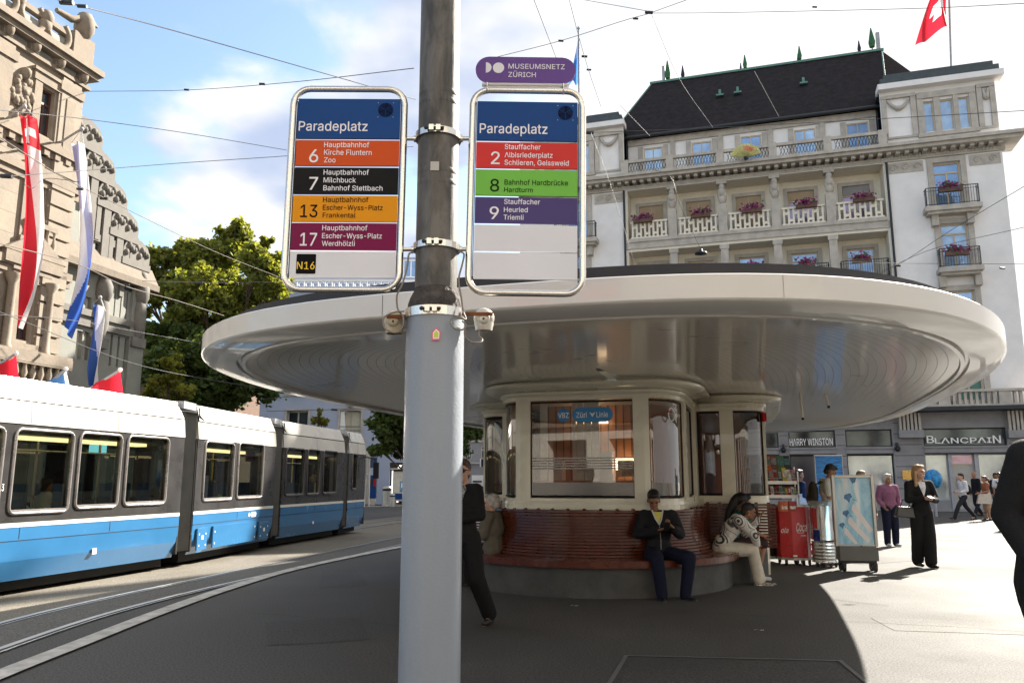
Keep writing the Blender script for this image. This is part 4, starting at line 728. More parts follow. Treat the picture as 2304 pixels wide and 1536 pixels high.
def ff(a, b):
    p = at(1301, 85, Yb).lerp(at(1302, 185, Yb), b); q = at(1299, 100, Yb).lerp(at(1278, 190, Yb), b); r = p.lerp(q, a); return r+Vector((0, .3*sin(a*8), 0))
cloth(ff, 8, 8, lambda a, b: fl_sky).build('flag', fr)
# ================================================================ LEFT BUILDINGS
sand = mat('sandstone', (.25, .212, .168), .85, 0, .18, 1.5, .3, 12)
sandd = mat('sandstone_trim', (.22, .182, .142), .85, 0, .2, 3, .3, 12)
frz = mat('grey_frieze', (.30, .30, .27), .85, 0, .1)
oak = mat('dark_window_frame', (.07, .025, .018), .5)
wd_ = mat('dark_window_pane', (.05, .06, .07), .05, .25, .5, .8)
bo = at(180, 300, 24); B1 = FP((bo.x, bo.y), (.232, .973), .45)
S1, Z1 = B1.S, B1.Z
b1 = thing('bank_building', 'sunlit sandstone palace with carved parapet, long balconies and flags at the left', 'building', (bo.x, bo.y, 0))
sl = -16.; zA = Z1(101, 147); zC = Z1(101, 95)
w2 = (S1(91, 250), S1(120, 250)); dw = w2[1]-w2[0]; pitch_ = S1(105, 250)-S1(-14, 230)
if not 2 < pitch_ < 6: pitch_ = 3.6
r0 = (Z1(105, 309), Z1(105, 200)); r1_ = (Z1(107, 545), Z1(107, 420)); r2_ = (Z1(82, 772), Z1(82, 648))
ops = []
for k in range(4):
    for z0, z1 in (r0, r1_, r2_): ops.append((w2[0]-k*pitch_, w2[1]-k*pitch_, z0, z1))
m = MB(); wall(m, B1, sl, 0, 0, zA, ops, sand, 0, .24)
m.quad(B1.W(0, 0, 0), B1.W(0, 0, -12), B1.W(0, zC, -12), B1.W(0, zC, 0), sand); m.quad(B1.W(sl, zC, 0), B1.W(0, zC, 0), B1.W(0, zC, -12), B1.W(sl, zC, -12), sand)
m.quad(B1.W(sl, 0, -12), B1.W(0, 0, -12), B1.W(0, zC, -12), B1.W(sl, zC, -12), sand); m.quad(B1.W(sl, 0, 0), B1.W(sl, 0, -12), B1.W(sl, zC, -12), B1.W(sl, zC, 0), sand)
m.build('wall', b1)
for k in range(4):
    for j, (z0, z1) in enumerate((r0, r1_, r2_)):
        a, b = w2[0]-k*pitch_, w2[1]-k*pitch_
        window(B1, a, b, z0, z1, b1, oak, wd_, -.2, .07, 2, .3)
        m = MB(); t = .34
        m.fbox(B1, a-t, a-.08, z0-.1, z1+.05, 0, .16, sandd); m.fbox(B1, b+.08, b+t, z0-.1, z1+.05, 0, .16, sandd)
        m.fbox(B1, a-t-.06, b+t+.06, z1+.08, z1+.35, 0, .2, sandd); m.fbox(B1, a-t-.12, b+t+.12, z1+.35, z1+.45, 0, .32, sandd)
        m.fbox(B1, a-t, b+t, z0-.3, z0-.1, 0, .3, sandd); m.build('window_surround', b1)
        if j == 2:
            m = MB(); c = (a+b)/2; zp = Z1(150, 622)
            for e in (a-.62, b+.28):
                m.lathe([(.15, 0), (.17, .1), (.12, .2), (.11, z1-z0+.3), (.22, z1-z0+.5), (.22, z1-z0+.6)], sand, B1.W(e+.17, z0-.4, .3), 10)
            m.fbox(B1, a-.8, b+.8, z1+.5, z1+.85, 0, .42, sandd)
            m.add([B1.W(a-.9, z1+.85, .45), B1.W(b+.9, z1+.85, .45), B1.W(c, z1+1.6, .45), B1.W(a-.9, z1+.85, 0), B1.W(b+.9, z1+.85, 0), B1.W(c, z1+1.6, 0)], [(0, 1, 2), (0, 2, 5, 3), (1, 4, 5, 2), (0, 3, 4, 1)], sandd)
            m.build('pediment', b1)
            m = MB(); zb = z0-.4
            m.fbox(B1, a-1.3, b+1.3, zb-.25, zb, 0, .9, sandd); m.fbox(B1, a-1.3, b+1.3, zb+.0, zb+.08, .5, .85, sandd)
            m.build('balcony_slab', b1)
            m = MB(); m.fbox(B1, a-1.3, b+1.3, zb-.45-.62, zb-.25-.8, 0, .9, sandd); 
            for q in range(10): m.lathe([(.09, 0), (.1, .06), (.045, .12), (.1, .3), (.05, .5), (.09, .55)], sand, B1.W(a-1.1+q*(b-a+2.2)/9, zb-.85, .72), 6)
            m.fbox(B1, a-1.3, b+1.3, zb-.3, zb-.12, .6, .88, sandd); m.build('balustrade', b1)
        if j == 1:
            m = MB(); zb = z0-.15
            far = k == 0
            e0, e1 = (a-.2, b+.5) if far else (a-1.6, b+1.2)
            dd_ = .35 if far else 1.3
            m.fbox(B1, e0, e1, zb-.45, zb-.3, 0, dd_, sandd); m.fbox(B1, e0, e1, zb+.45, zb+.6, dd_-.25, dd_, sandd)
            n = int((e1-e0)/.24)
            for q in range(n+1): m.lathe([(.08, 0), (.09, .06), (.05, .14), (.09, .35), (.05, .6), (.08, .75)], sand, B1.W(e0+.1+q*(e1-e0-.2)/n, zb-.3, dd_-.12), 6)
            m.build('balustrade', b1)
            if not far:
                m = MB()
                for e in (a-1.0, b+.6): m.fbox(B1, e, e+.35, zb-1.3, zb-.45, 0, .55, sandd); m.fbox(B1, e, e+.35, zb-.9, zb-.45, 0, 1.0, sandd)
                m.build('balcony_console', b1)
# pilasters at the corner
for k in range(4):
    e = -.95-k*pitch_ if k == 0 else w2[0]-k*pitch_+pitch_/2+dw/2-.35
    m = MB(); m.fbox(B1, e, e+.75, Z1(170, 400), zA-.05, 0, .22, sandd if k else sand); m.fbox(B1, e-.1, e+.85, zA-.5, zA-.2, 0, .34, sandd)
    zz = 3.2
    if k == 0:
        m.fbox(B1, e+.2, e+.55, Z1(178, 400)+.3, zA-.7, .2, .28, sandd)
        zt_ = Z1(160, 400)
        while zz < zt_: m.fbox(B1, e-.05, e+.85, zz, zz+.42, 0, .3, sand); zz += .5
    m.build('pilaster', b1)
# coat of arms relief
m = MB(); cx, cz = B1.px(57, 218, .15); 
for q in range(26):
    a = q*2.4; r = .12+.42*((q*37 % 10)/10); m.ball(B1.W(cx+r*cos(a)*.8, cz+r*sin(a)*1.35, .08), (.13, .1, .13), sandd, 6)
m.fbox(B1, cx-.28, cx+.28, cz-.3, cz+.4, 0, .16, sandd); m.ball(B1.W(cx, cz+.75, .08), (.22, .12, .2), sandd, 8); m.build('coat_of_arms', b1)
# joints in the ashlar
m = MB()
for z in [.6*q for q in range(1, int(zA/.6))]:
    prev = sl
    cuts = sorted((o[0]-.4, o[1]+.4) for o in ops if o[2]-.5 < z < o[3]+.6)
    for a, b in cuts+[(0, 0)]:
        if a > prev: m.fbox(B1, prev, a, z, z+.025, -.02, .006, sandd)
        prev = max(prev, b)
m.build('masonry_joints', b1)
# cornices
m = MB(); dz = zC-zA
m.fbox(B1, sl, .12, zA, zA+.12, -.1, .3, sandd); m.fbox(B1, sl, .1, zA+.12, zA+dz*.5, -.1, .04, frz)
m.fbox(B1, sl, .25, zA+dz*.5, zA+dz*.72, -.1, .75, sandd); m.fbox(B1, sl, .32, zA+dz*.72, zC, -.1, 1.0, sandd)
q = 0.1-.35
while q > sl:
    m.fbox(B1, q-.16, q+.16, zA+.12, zA+dz*.5, 0, .35, sandd); m.ball(B1.W(q, zA+dz*.42, .42), (.15, .15, .2), sandd, 6); m.ball(B1.W(q, zA+.28, .3), (.12, .12, .14), sandd, 6); q -= .95
m.build('main_cornice', b1)
m = MB(); q = -.2; k = 0; pz = zC
m.fbox(B1, -.75, .1, pz, pz+.95, -.5, .35, sandd); m.ball(B1.W(-.3, pz+1.35, .1), (.35, .3, .5), sandd, 8); m.tube([B1.W(-1.4, pz+1.25, 0), B1.W(-.8, pz+1.3, .05), B1.W(-.2, pz+1.65, .2), B1.W(.15, pz+1.55, .3)], [.08, .12, .14, .04], sandd, 6)
q = -1.3
while q > sl:
    m.tube([B1.W(q+.42*cos(t_), pz+.5+.42*sin(t_), .15) for t_ in [radians(160+x*20) for x in range(14)]], [.1]*14, sandd, 6)
    m.fbox(B1, q-.45, q+.45, pz+.62, pz+.78, -.1, .25, sandd); m.fbox(B1, q-.35, q+.35, pz, pz+.5, -.15, .02, frz)
    top = 1.15 if k % 2 else .85
    for e in (0, 1): m.ball(B1.W(q-.5, pz+top-.35+e*.25, .1+.1*e), (.2, .22, .24), sandd, 8)
    if k % 2 == 1: m.ball(B1.W(q-.5, pz+1.15, .22), (.22, .25, .28), sandd, 8); m.ball(B1.W(q-.66, pz+1.35, .1), (.16, .18, .16), sandd, 6)
    q -= 1.0; k += 1
m.build('carved_parapet', b1)
m = MB()
for zz, dpt in ((Z1(100, 328), .5), (Z1(156, 424), .32), (Z1(160, 628), .3), (Z1(150, 832), .55)):
    m.fbox(B1, sl, .04+dpt*.3, zz-.14, zz+.1, -.05, dpt, sandd); m.fbox(B1, sl, .05+dpt*.3, zz-.34, zz-.14, -.05, dpt*.45, sandd)
zz = Z1(100, 328); q = 0
while q > sl: m.fbox(B1, q-.2, q, zz-.34, zz-.14, 0, .4, sandd); q -= .42
m.build('string_course', b1)
# ---- grey gabled building
gstone = mat('grey_sandstone', (.225, .23, .205), .85, 0, .12, 1.5, .3, 12); gtrim = mat('grey_trim', (.16, .15, .135), .85, 0, .2, 3, .3)
moss = mat('slate_eave', (.16, .13, .10), .85, 0, .25, 5)
B2 = FP(tuple((bo+B1.n*-.9).xy), (.232, .973), .4); S2, Z2 = B2.S, B2.Z
b2 = thing('gabled_building', 'grey stone building with stepped gable ribs beyond the sandstone palace', 'building', B2.W(6, 0, 0))
e0, e1 = .02, S2(324, 700); ze = (Z2(206, 612)+Z2(325, 650))/2
gp = [(S2(202, 300), Z2(202, 300)), (S2(320, 590), Z2(320, 590))]
def gl(s): return gp[0][1]+(gp[1][1]-gp[0][1])*(s-gp[0][0])/(gp[1][0]-gp[0][0])
def uw(u0, v0, u1, v1): return B2.R(u0, v0, u1, v1)
trip = []
for u0, u1, v0, v1 in ((251, 292, 652, 715), (241, 289, 756, 826)):
    a, b, z0, z1 = uw(u0, v0, u1, v1); w = (b-a)/3
    for k in range(3): trip.append((a+w*k+.12, a+w*(k+1)-.12, z0, z1))
for u0, u1, v0, v1 in ((192, 205, 668, 705), (171, 184, 743, 808), (188, 200, 746, 810)): trip.append(uw(u0, v0, u1, v1))
sm_ = [uw(213, 547, 221, 590), uw(243, 558, 251, 600)]
m = MB(); wall(m, B2, e0, e1, 0, ze, trip, gstone, 0, .25)
# gable polygon in slices
q = e0; us_ = [S2(u, v) for u, v in ((213, 360), (242, 430), (269, 500), (295, 560), (321, 615))]
edges = sorted([e0]+us_+[x for o in sm_ for x in o[:2]]+[e1])
for a, b in zip(edges, edges[1:]):
    mid = (a+b)/2; lo = [(ze, None)]; seg_ = [(ze, ze)]
    o = [o for o in sm_ if o[0] < mid < o[1]]
    if o: m.quad(B2.W(a, ze), B2.W(b, ze), B2.W(b, o[0][2]), B2.W(a, o[0][2]), gstone); z0 = o[0][3]
    else: z0 = ze
    m.quad(B2.W(a, z0), B2.W(b, z0), B2.W(b, max(z0, gl(b))), B2.W(a, max(z0, gl(a))), gstone)
m.quad(B2.W(e1, 0), B2.W(e1, 0, -10), B2.W(e1, ze, -10), B2.W(e1, ze), gstone)
m.quad(B2.W(e0, ze, -.4), B2.W(e1, ze, -.4), B2.W(e1, ze, -10), B2.W(e0, ze, -10), moss)
m.quad(B2.W(e0, gl(e0), 0), B2.W(e1, gl(e1), 0), B2.W(e1, ze, -10), B2.W(e0, gl(e0), -10), moss); m.quad(B2.W(e0, 0, -10), B2.W(e1, 0, -10), B2.W(e1, ze, -10), B2.W(e0, gl(e0), -10), gstone)
m.build('wall', b2)
for o in trip: window(B2, *o, b2, gtrim if o[1]-o[0] < .1 else mat('pale_frame', (.42, .40, .34), .6), wd_, -.2, .08, 2, .28)
for o in sm_:
    window(B2, *o, b2, MATS['pale_frame'], wd_, -.2, .05, 2, .3); f = MB(); f.fbox(B2, o[0]-.25, o[1]+.25, o[3]+.05, o[3]+.3, -.02, .2, gtrim); f.fbox(B2, o[0]-.3, o[1]+.3, o[2]-.35, o[2]-.15, -.02, .25, gtrim); f.build('window_surround', b2)
m = MB(); m.fbox(B2, e0, e1+.3, ze-.05, ze+.18, -.2, .9, moss); m.add([B2.W(e0, ze+.18, .85), B2.W(e1+.25, ze+.18, .85), B2.W(e1+.25, ze+.8, .02), B2.W(e0, ze+.8, .02)], [(0, 1, 2, 3)], moss); m.build('eave', b2)
for a in us_:
    m = MB(); zt_ = gl(a)-.15
    m.fbox(B2, a-.16, a+.16, ze+.1, zt_, -.1, .28, gtrim); m.fbox(B2, a-1.2, a-1.0, zt_-1.3, zt_-.1, -.1, .25, gtrim); m.fbox(B2, a-1.0, a-.16, zt_-1.0, zt_-.12, .01, .06, wd_)
    m.fbox(B2, a-1.25, a+.22, zt_-.1, zt_+.15, -.15, .35, gtrim)
    P_ = [(a-1.2, zt_+.1), (a+.18, zt_+.1), (a+.2, zt_+.5), (a+.05, zt_+.78), (a-.3, zt_+.95), (a-.7, zt_+.98), (a-1.05, zt_+.8), (a-1.2, zt_+.5)]; nP = len(P_)
    m.add([B2.W(x, z, d) for d in (.25, -.15) for x, z in P_], [tuple(range(nP))]+[(i, (i+1) % nP, nP+(i+1) % nP, nP+i) for i in range(nP)], gtrim)
    for k in range(9): m.ball(B2.W(a-1.05+.135*k, zt_+.35+.3*abs(sin(k*1.9)), .26), (.11, .1, .13), gtrim, 6)
    m.build('gable_rib', b2)
for u, v in ((236, 685), (320, 690)):
    s_, z_ = B2.px(u, v, .2); m = MB(); m.ball(B2.W(s_, z_+1.1, .25), (.2, .2, .24), gtrim, 8); m.ball(B2.W(s_, z_+.5, .25), (.34, .3, .5), gtrim, 8); m.ball(B2.W(s_, z_-.4, .22), (.28, .28, .9), gtrim, 8); m.fbox(B2, s_-.35, s_+.35, z_-1.5, z_-1.15, 0, .5, gtrim); m.build('carved_figure', b2)
m = MB()
for v in (722, 745): m.fbox(B2, e0, e1, Z2(265, v)-.12, Z2(265, v)+.1, 0, .28, gtrim)
m.fbox(B2, e1-.75, e1, 0, ze-.1, 0, .25, gstone); m.build('string_course', b2)
# ---- banners
def stripfn(L, R, Y, wob=.12):
    """L,R: pixel polylines of left and right edge, equal length"""
    def lerp(P, b):
        x = b*(len(P)-1); i = min(int(x), len(P)-2); t = x-i; t = t
        q = catmull([(p[0], p[1], 0) for p in P], 8); j = min(int(b*(len(q)-1)), len(q)-2); t = b*(len(q)-1)-j; r = q[j].lerp(q[j+1], t); return at(r.x, r.y, Y)
    def f(a, b):
        p = lerp(L, b).lerp(lerp(R, b), a); return p+Vector((0, wob*sin(a*7+b*6), 0))
    return f
def banner(name, label, L, R, Y, mf, pole):
    r = thing('banner', label, 'flag', at(L[0][0], L[0][1], Y), 0)
    cloth(stripfn(L, R, Y), 24, 90, mf).build('cloth', r)
    m = MB(); a, b = pole; m.tube([at(*a), at(*b)], .035, ggrey, 6); m.ball(at(*b), .07, ggrey, 6)
    m.tube([at(*b), at(L[0][0], L[0][1], Y)], .01, ggrey, 4); m.tube([at(*b), at(R[0][0], R[0][1], Y)], .01, ggrey, 4); m.build('pole', r)
def swiss(a, b):
    if b < .17:
        return fl_white if (abs(a-.5) < .13 and .02 < b < .155) or (abs(b-.085) < .022 and .14 < a < .86) else fl_red
    return fl_red if a < .52 else fl_white
banner('b', 'very long red and white banner with a white cross hanging on the sandstone palace', [(44, 258), (49, 340), (54, 450), (54, 560), (49, 660), (42, 735)], [(80, 265), (87, 350), (98, 450), (104, 560), (84, 660), (49, 740)], 20.5, swiss, ((-20, 290, 21.8), (55, 240, 20.5)))
zur = lambda a, b: (fl_white if a > .3 and b < .5 else fl_sky) if b < .28 else (fl_blue if a > .98-(b-.28)*1.6 else fl_white)
lav = mat('flag_lavender', (.45, .47, .68), .7, 0, .05)
banner('b', 'long blue and white banner hanging at the corner pilaster of the palace', [(161, 322), (171, 420), (176, 520), (177, 610), (165, 680), (146, 735)], [(187, 322), (197, 420), (209, 530), (205, 620), (188, 700), (160, 762)], 22.3,
       lambda a, b: (lav if a < .75 else fl_white) if b < .3 else (fl_blue if a > 1.15-(b-.3)*2.1 else (lav if a > .55 and b < .6 else fl_white)), ((120, 330, 23.5), (184, 290, 22.3)))
banner('b', 'blue and white striped banner on the grey gabled building', [(209, 684), (207, 730), (203, 780), (201, 830), (201, 868)], [(232, 689), (231, 730), (229, 780), (224, 830), (221, 868)], 25, lambda a, b: fl_blue if a < .62-.25*(1-b) else (fl_white if a > .68 else lav), ((236, 700, 26), (225, 669, 25)))
for L, R, pole, mf, lb in (
    ([(38, 797), (10, 880)], [(44, 850), (-40, 870)], 0, 0, ''),): pass
def small(label, tip, base, low, mf, Y=15):
    r = thing('flag', label, 'flag', at(base[0], base[1], Y), 0); m = MB(); m.tube([at(*base, Y), at(*tip, Y)], .025, ggrey, 6); m.ball(at(*tip, Y), .05, fl_white, 6); m.build('pole', r)
    t, b_, l = at(*tip, Y), at(*base, Y), at(*low, Y)
    cloth(lambda a, b: t.lerp(b_, a*.95).lerp(l.lerp(b_+Vector((0, 0, -.6)), a), b)+Vector((0, .1*sin(a*8), 0)), 10, 8, mf).build('cloth', r)
cr = lambda a, b: fl_white if (abs(a-.5) < .12 and b > .35) or (abs(b-.62) < .15 and .25 < a < .75) else fl_red
small('small red and white cross flag over the tram roof at the left photo edge', (36, 795), (-50, 850), (45, 880), cr)
small('small blue and white flag over the tram roof between two red flags', (148, 830), (90, 880), (165, 905), lambda a, b: fl_white if a < .25 else fl_sky)
small('small red and white cross flag over the tram roof before the grey building', (270, 832), (185, 885), (280, 905), cr)
# ---- blue-grey building behind the tram
blu = mat('pale_blue_plaster', (.36, .40, .52), .85, 0, .05, 1, .1, 15)
ob = at(585, 900, 50); BB = FP((ob.x, ob.y), (1, .02)); SB, ZB = BB.S, BB.Z
b3 = thing('blue_building', 'pale blue plastered house behind the tram with arched doorway and fretwork parapet', 'building', (ob.x, ob.y, 0))
win = [BB.R(645, 850, 692, 886), BB.R(645, 924, 693, 966), BB.R(765, 923, 812, 974)]
arch = BB.R(780, 1008, 826, 1135); arch = (arch[0], arch[1], 0, arch[3])
x1 = SB(872, 1000); zt3 = ZB(620, 652)
m = MB(); wall(m, BB, 0, SB(1010, 900), 0, zt3, win+[arch, (SB(876, 1080), SB(1000, 1080), 0, ZB(900, 1040))], blu, 0, .35)
m.quad(BB.W(0, 0), BB.W(0, zt3), BB.W(0, zt3, -12), BB.W(0, 0, -12), blu); m.quad(BB.W(0, zt3, 0), BB.W(SB(1010, 900), zt3, 0), BB.W(SB(1010, 900), zt3, -12), BB.W(0, zt3, -12), blu)
t0 = SB(622, 600); zt4 = ZB(622, 577, -3)
m.fbox(BB, t0, SB(1010, 900), zt3+.02, zt4, -12, -3, blu); m.build('wall', b3)
m = MB(); z0, z1 = ZB(620, 652), ZB(620, 629); 
m.fbox(BB, -.1+SB(592, 640), SB(1010, 900), z0, z0+.12, -.2, .2, letter); m.fbox(BB, SB(592, 640), SB(1010, 900), z1-.08, z1+.02, -.1, .12, letter)
q = SB(592, 640); k = 0
while q < SB(940, 640):
    m.tube([BB.W(q+.2+.16*cos(t_), (z0+z1)/2+.02+.16*sin(t_), 0) for t_ in [radians(x*45) for x in range(8)]], .025, letter, 4, closed=True); m.fbox(BB, q+.38, q+.42, z0, z1, -.04, .04, letter); q += .45
m.build('fretwork_parapet', b3)
m = MB(); a, b, z0, z1 = BB.R(914, 585, 936, 625, -3); 
window(BB, a-.2, b+.2, z0, z1, b3, letter, pane, -2.98, .08, 2)
pf = mat('pale_frame', (.42, .40, .34), .6)
curt = mat('cream_curtain', (.52, .49, .40), .8, 0, .1)
for o, p in zip(win, (pane2, wd_, curt)): window(BB, *o, b3, pf, p, -.3, .09, 2, .0)
m = MB(); o = win[2]; m.add([BB.W(o[0], o[2]+.1, -.05), BB.W(o[0]+.35, o[2]+.3, -.05), BB.W(o[0]+.25, o[3]-.1, -.05), BB.W(o[0]+.5, o[3]-.05, -.05), BB.W(o[0]+.02, o[3]-.05, -.05)], [(0, 1, 2, 3, 4)], letter)
for z in (o[2]+.15, o[2]+.4): m.tube([BB.W(o[0], z, .1), BB.W(o[1], z, .1)], .02, iron, 4)
m.build('window_rail', b3)
for o in win:
    m = MB(); m.fbox(BB, o[0]-.14, o[0], o[2]-.14, o[3]+.14, 0, .05, stone); m.fbox(BB, o[1], o[1]+.14, o[2]-.14, o[3]+.14, 0, .05, stone); m.fbox(BB, o[0], o[1], o[3], o[3]+.14, 0, .06, stone); m.fbox(BB, o[0], o[1], o[2]-.14, o[2], 0, .07, stone); m.build('window_surround', b3)
m = MB(); cx = (arch[0]+arch[1])/2; r = (arch[1]-arch[0])/2; zc3 = arch[3]-r
pts = [BB.W(arch[0], 0, .03)]+[BB.W(cx-r*cos(t_), zc3+r*sin(t_), .03) for t_ in [radians(x*12) for x in range(16)]]+[BB.W(arch[1], 0, .03)]
m.tube(pts, .12, stone, 6); 
for i, t_ in enumerate([radians(x*12) for x in range(15)]):
    t2 = t_+radians(12); A = BB.W(cx-r*cos(t_), zc3+r*sin(t_), .01); B = BB.W(cx-r*cos(t2), zc3+r*sin(t2), .01); x_ = arch[0] if i < 7.5 else arch[1]
    m.add([A, B, BB.W(x_, arch[3], .01)], [(0, 1, 2)], blu)
m.build('arch_surround', b3)
m = MB(); m.fbox(BB, arch[0], arch[1], 0, arch[3], -.34, -.3, darkin); m.fbox(BB, SB(876, 1080), SB(1000, 1080), 0, ZB(900, 1040), -.34, -.3, darkin); m.build('door', b3)
m = MB(); m.fbox(BB, SB(880, 1090), SB(896, 1090), .1, ZB(888, 1058), -.29, -.2, mat('lit_shop', (.75, .72, .62), .5, emit=.5)); m.build('shop_window', b3)
m = MB(); put_text(m, 'H7', lambda x, z: BB.W(x, z, .05), SB(896, 1048), SB(903, 1048), ZB(900, 1053), ZB(900, 1046), mat('lit_sign', (1, .9, .7), .5, emit=1.5)); m.build('shop_lettering', b3)
m = MB(); s_, z_ = BB.px(790, 909, .3); m.ball(BB.W(s_, z_, .3), (.24, .2, .24), mat('orange_lantern', (.45, .13, .04), .4), 10); m.tube([BB.W(s_, z_, 0), BB.W(s_, z_, .3)], .03, iron, 5); m.build('round_lantern', b3)
# ---- far grey house behind the kiosk's left side
og = at(1000, 900, 62); BG = FP((og.x, og.y), (1, 0)); b4 = thing('grey_house', 'distant grey house seen between the pole and the kiosk', 'building', (og.x, og.y, 0))
gw = mat('grey_plaster', (.26, .26, .26), .85, 0, .08)
ops = [BG.R(1082, 1003, 1104, 1031), BG.R(1120, 1003, 1142, 1031), BG.R(1050, 1003, 1062, 1031), BG.R(1082, 940, 1104, 968)]
m = MB(); wall(m, BG, -2, BG.S(1190, 1000), 0, BG.Z(1080, 930), ops, gw, 0, .2); m.fbox(BG, -2, BG.S(1190, 1000), BG.Z(1080, 1040)-.1, BG.Z(1080, 1040), 0, .4, stone); m.fbox(BG, -2, BG.S(1190, 1000), BG.Z(1080, 994), BG.Z(1080, 991), 0, .2, wframe); m.build('wall', b4)
for o in ops: window(BG, *o, b4, pf, wd_, -.15, .09, 2, .3)
m = MB(); m.fbox(BG, -2, BG.S(1190, 1000), BG.Z(1080, 930), BG.Z(1080, 930)+3, -8, .3, roofm); m.build('roof', b4)
# ---- pale stone palace behind the camera (only seen mirrored in the glass)
b5 = thing('opposite_building', 'sunlit stone arcade building standing behind the photographer, mirrored in the kiosk glass', 'building', (0, -16, 0))
B5 = FP((22, -15), (-1, -.05)); ops = [(k*4+1, k*4+3.6, 0, 3.6) for k in range(11)]+[(k*4+1.4, k*4+3, 5+4*j, 7.4+4*j) for k in range(11) for j in range(3)]
m = MB(); wall(m, B5, 0, 46, 0, 17, ops, mat('pale_limestone', (.62, .58, .52), .8, 0, .08, 1), 0, .6); m.fbox(B5, 0, 46, 4.3, 4.6, 0, .3, sandd); m.fbox(B5, 0, 46, 16.6, 17.3, -12, .7, sandd); m.build('wall', b5)
m = MB(); m.fbox(B5, 0, 46, 0, 16.5, -1.2, -.62, oak); m.build('rear_wall', b5)
# ================================================================ TREES
def leafmat(name, c, t=.5, c2=None):
    m = bpy.data.materials.new(name); m.use_nodes = True; n = m.node_tree; b = n.nodes['Principled BSDF']; L = n.links.new
    b.inputs['Roughness'].default_value = .55; b.inputs['Specular IOR Level'].default_value = .3
    oi = N('ShaderNodeTexCoord', n); no = N('ShaderNodeTexNoise', n, inp={'Scale': 2.2, 'Detail': 4}); L(oi.outputs['Object'], no.inputs['Vector'])
    r = N('ShaderNodeValToRGB', n); r.color_ramp.elements[0].position = .35; r.color_ramp.elements[1].position = .65
    r.color_ramp.elements[0].color = (*c, 1); r.color_ramp.elements[1].color = (*(c2 or [x*1.6 for x in c]), 1); L(no.outputs[0], r.inputs[0]); L(r.outputs[0], b.inputs['Base Color'])
    tr = N('ShaderNodeBsdfTranslucent', n); mx = N('ShaderNodeMixShader', n); mx.inputs[0].default_value = t
    mu = N('ShaderNodeMix', n, data_type='RGBA', blend_type='MULTIPLY'); mu.inputs[0].default_value = 1; mu.inputs[7].default_value = (1.5, 1.35, .4, 1); L(r.outputs[0], mu.inputs[6]); L(mu.outputs[2], tr.inputs[0])
    L(b.outputs[0], mx.inputs[1]); L(tr.outputs[0], mx.inputs[2]); L(mx.outputs[0], n.nodes['Material Output'].inputs[0]); MATS[name] = m; return m
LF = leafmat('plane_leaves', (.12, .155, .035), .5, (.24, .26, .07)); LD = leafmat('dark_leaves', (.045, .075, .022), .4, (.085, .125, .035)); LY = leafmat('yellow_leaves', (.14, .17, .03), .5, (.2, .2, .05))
bark = mat('bark', (.08, .06, .045), .9, 0, .3, 6, .5)
def tree(label, base, blobs, leaf, size, per, trunk_r=.3, seed=1, name='broadleaf_tree', group=None):
    rnd = random.Random(seed); base = Vector(base)
    r = thing(name, label, 'tree', base, 0, group); m = MB()
    cen = sum((Vector(b[0]) for b in blobs), Vector())/len(blobs)
    fork = base.lerp(cen, .45); fork.z = base.z+(cen.z-base.z)*.5
    m.tube([base, base.lerp(fork, .5)+Vector((.1, 0, 0)), fork], [trunk_r*1.3, trunk_r, trunk_r*.85], bark, 8)
    for c, rad in blobs:
        c = Vector(c); mid = fork.lerp(c, .5)+Vector((rnd.uniform(-.4, .4), rnd.uniform(-.4, .4), -.3))
        m.tube([fork-Vector((0, 0, .2)), mid, c, c+Vector((rnd.uniform(-.4, .4), 0, rad[2]*.6))], [trunk_r*.3, trunk_r*.2, trunk_r*.1, .02], bark, 6)
        for _ in range(4):
            d = Vector((rnd.gauss(0, 1), rnd.gauss(0, 1), rnd.gauss(0, .7))).normalized(); m.tube([c*.4+mid*.6, c+Vector((d.x*rad[0]*.7, d.y*rad[1]*.7, d.z*rad[2]*.7))], [trunk_r*.14, .015], bark, 4)
    m.build('trunk', r)
    V = []; Fc = []
    for c, rad in blobs:
        c = Vector(c); vol = (rad[0]*rad[1]*rad[2])**(1/3)
        ncl = max(8, int(26*vol))
        for _ in range(ncl):
            d = Vector((rnd.gauss(0, 1), rnd.gauss(0, 1), rnd.gauss(0, 1))).normalized()*(rnd.random()**.4); q = c+Vector((d.x*rad[0], d.y*rad[1], d.z*rad[2])); cr_ = rnd.uniform(.35, .8)*min(1.1, vol*.42)
            for _ in range(int(per*rnd.uniform(.6, 1.4))):
                p = q+Vector((rnd.gauss(0, cr_*.62), rnd.gauss(0, cr_*.62), rnd.gauss(0, cr_*.5)))
                a = Vector((rnd.gauss(0, 1), rnd.gauss(0, 1), rnd.gauss(0, .6))).normalized(); b = a.cross(Vector((rnd.uniform(-1, 1), rnd.uniform(-1, 1), rnd.uniform(-1, 1)))).normalized(); s_ = size*rnd.uniform(.6, 1.3)
                o = len(V); V += [p-a*s_, p-b*s_*.55-a*s_*.1, p+a*s_, p+b*s_*.55-a*s_*.1]; Fc.append((o, o+1, o+2, o+3))
    mm = MB(); mm.add(V, Fc, leaf); mm.build('crown', r); return r
def px_blobs(lst, Y, dy=1.0):
    out = []
    for u, v, ru, rv in lst:
        c = at(u, v, Y+random.uniform(-1.5, 1.5)*dy); k = c.y/F; out.append(((c.x, c.y, c.z), (ru*k, (ru+rv)/2*k, rv*k)))
    return out
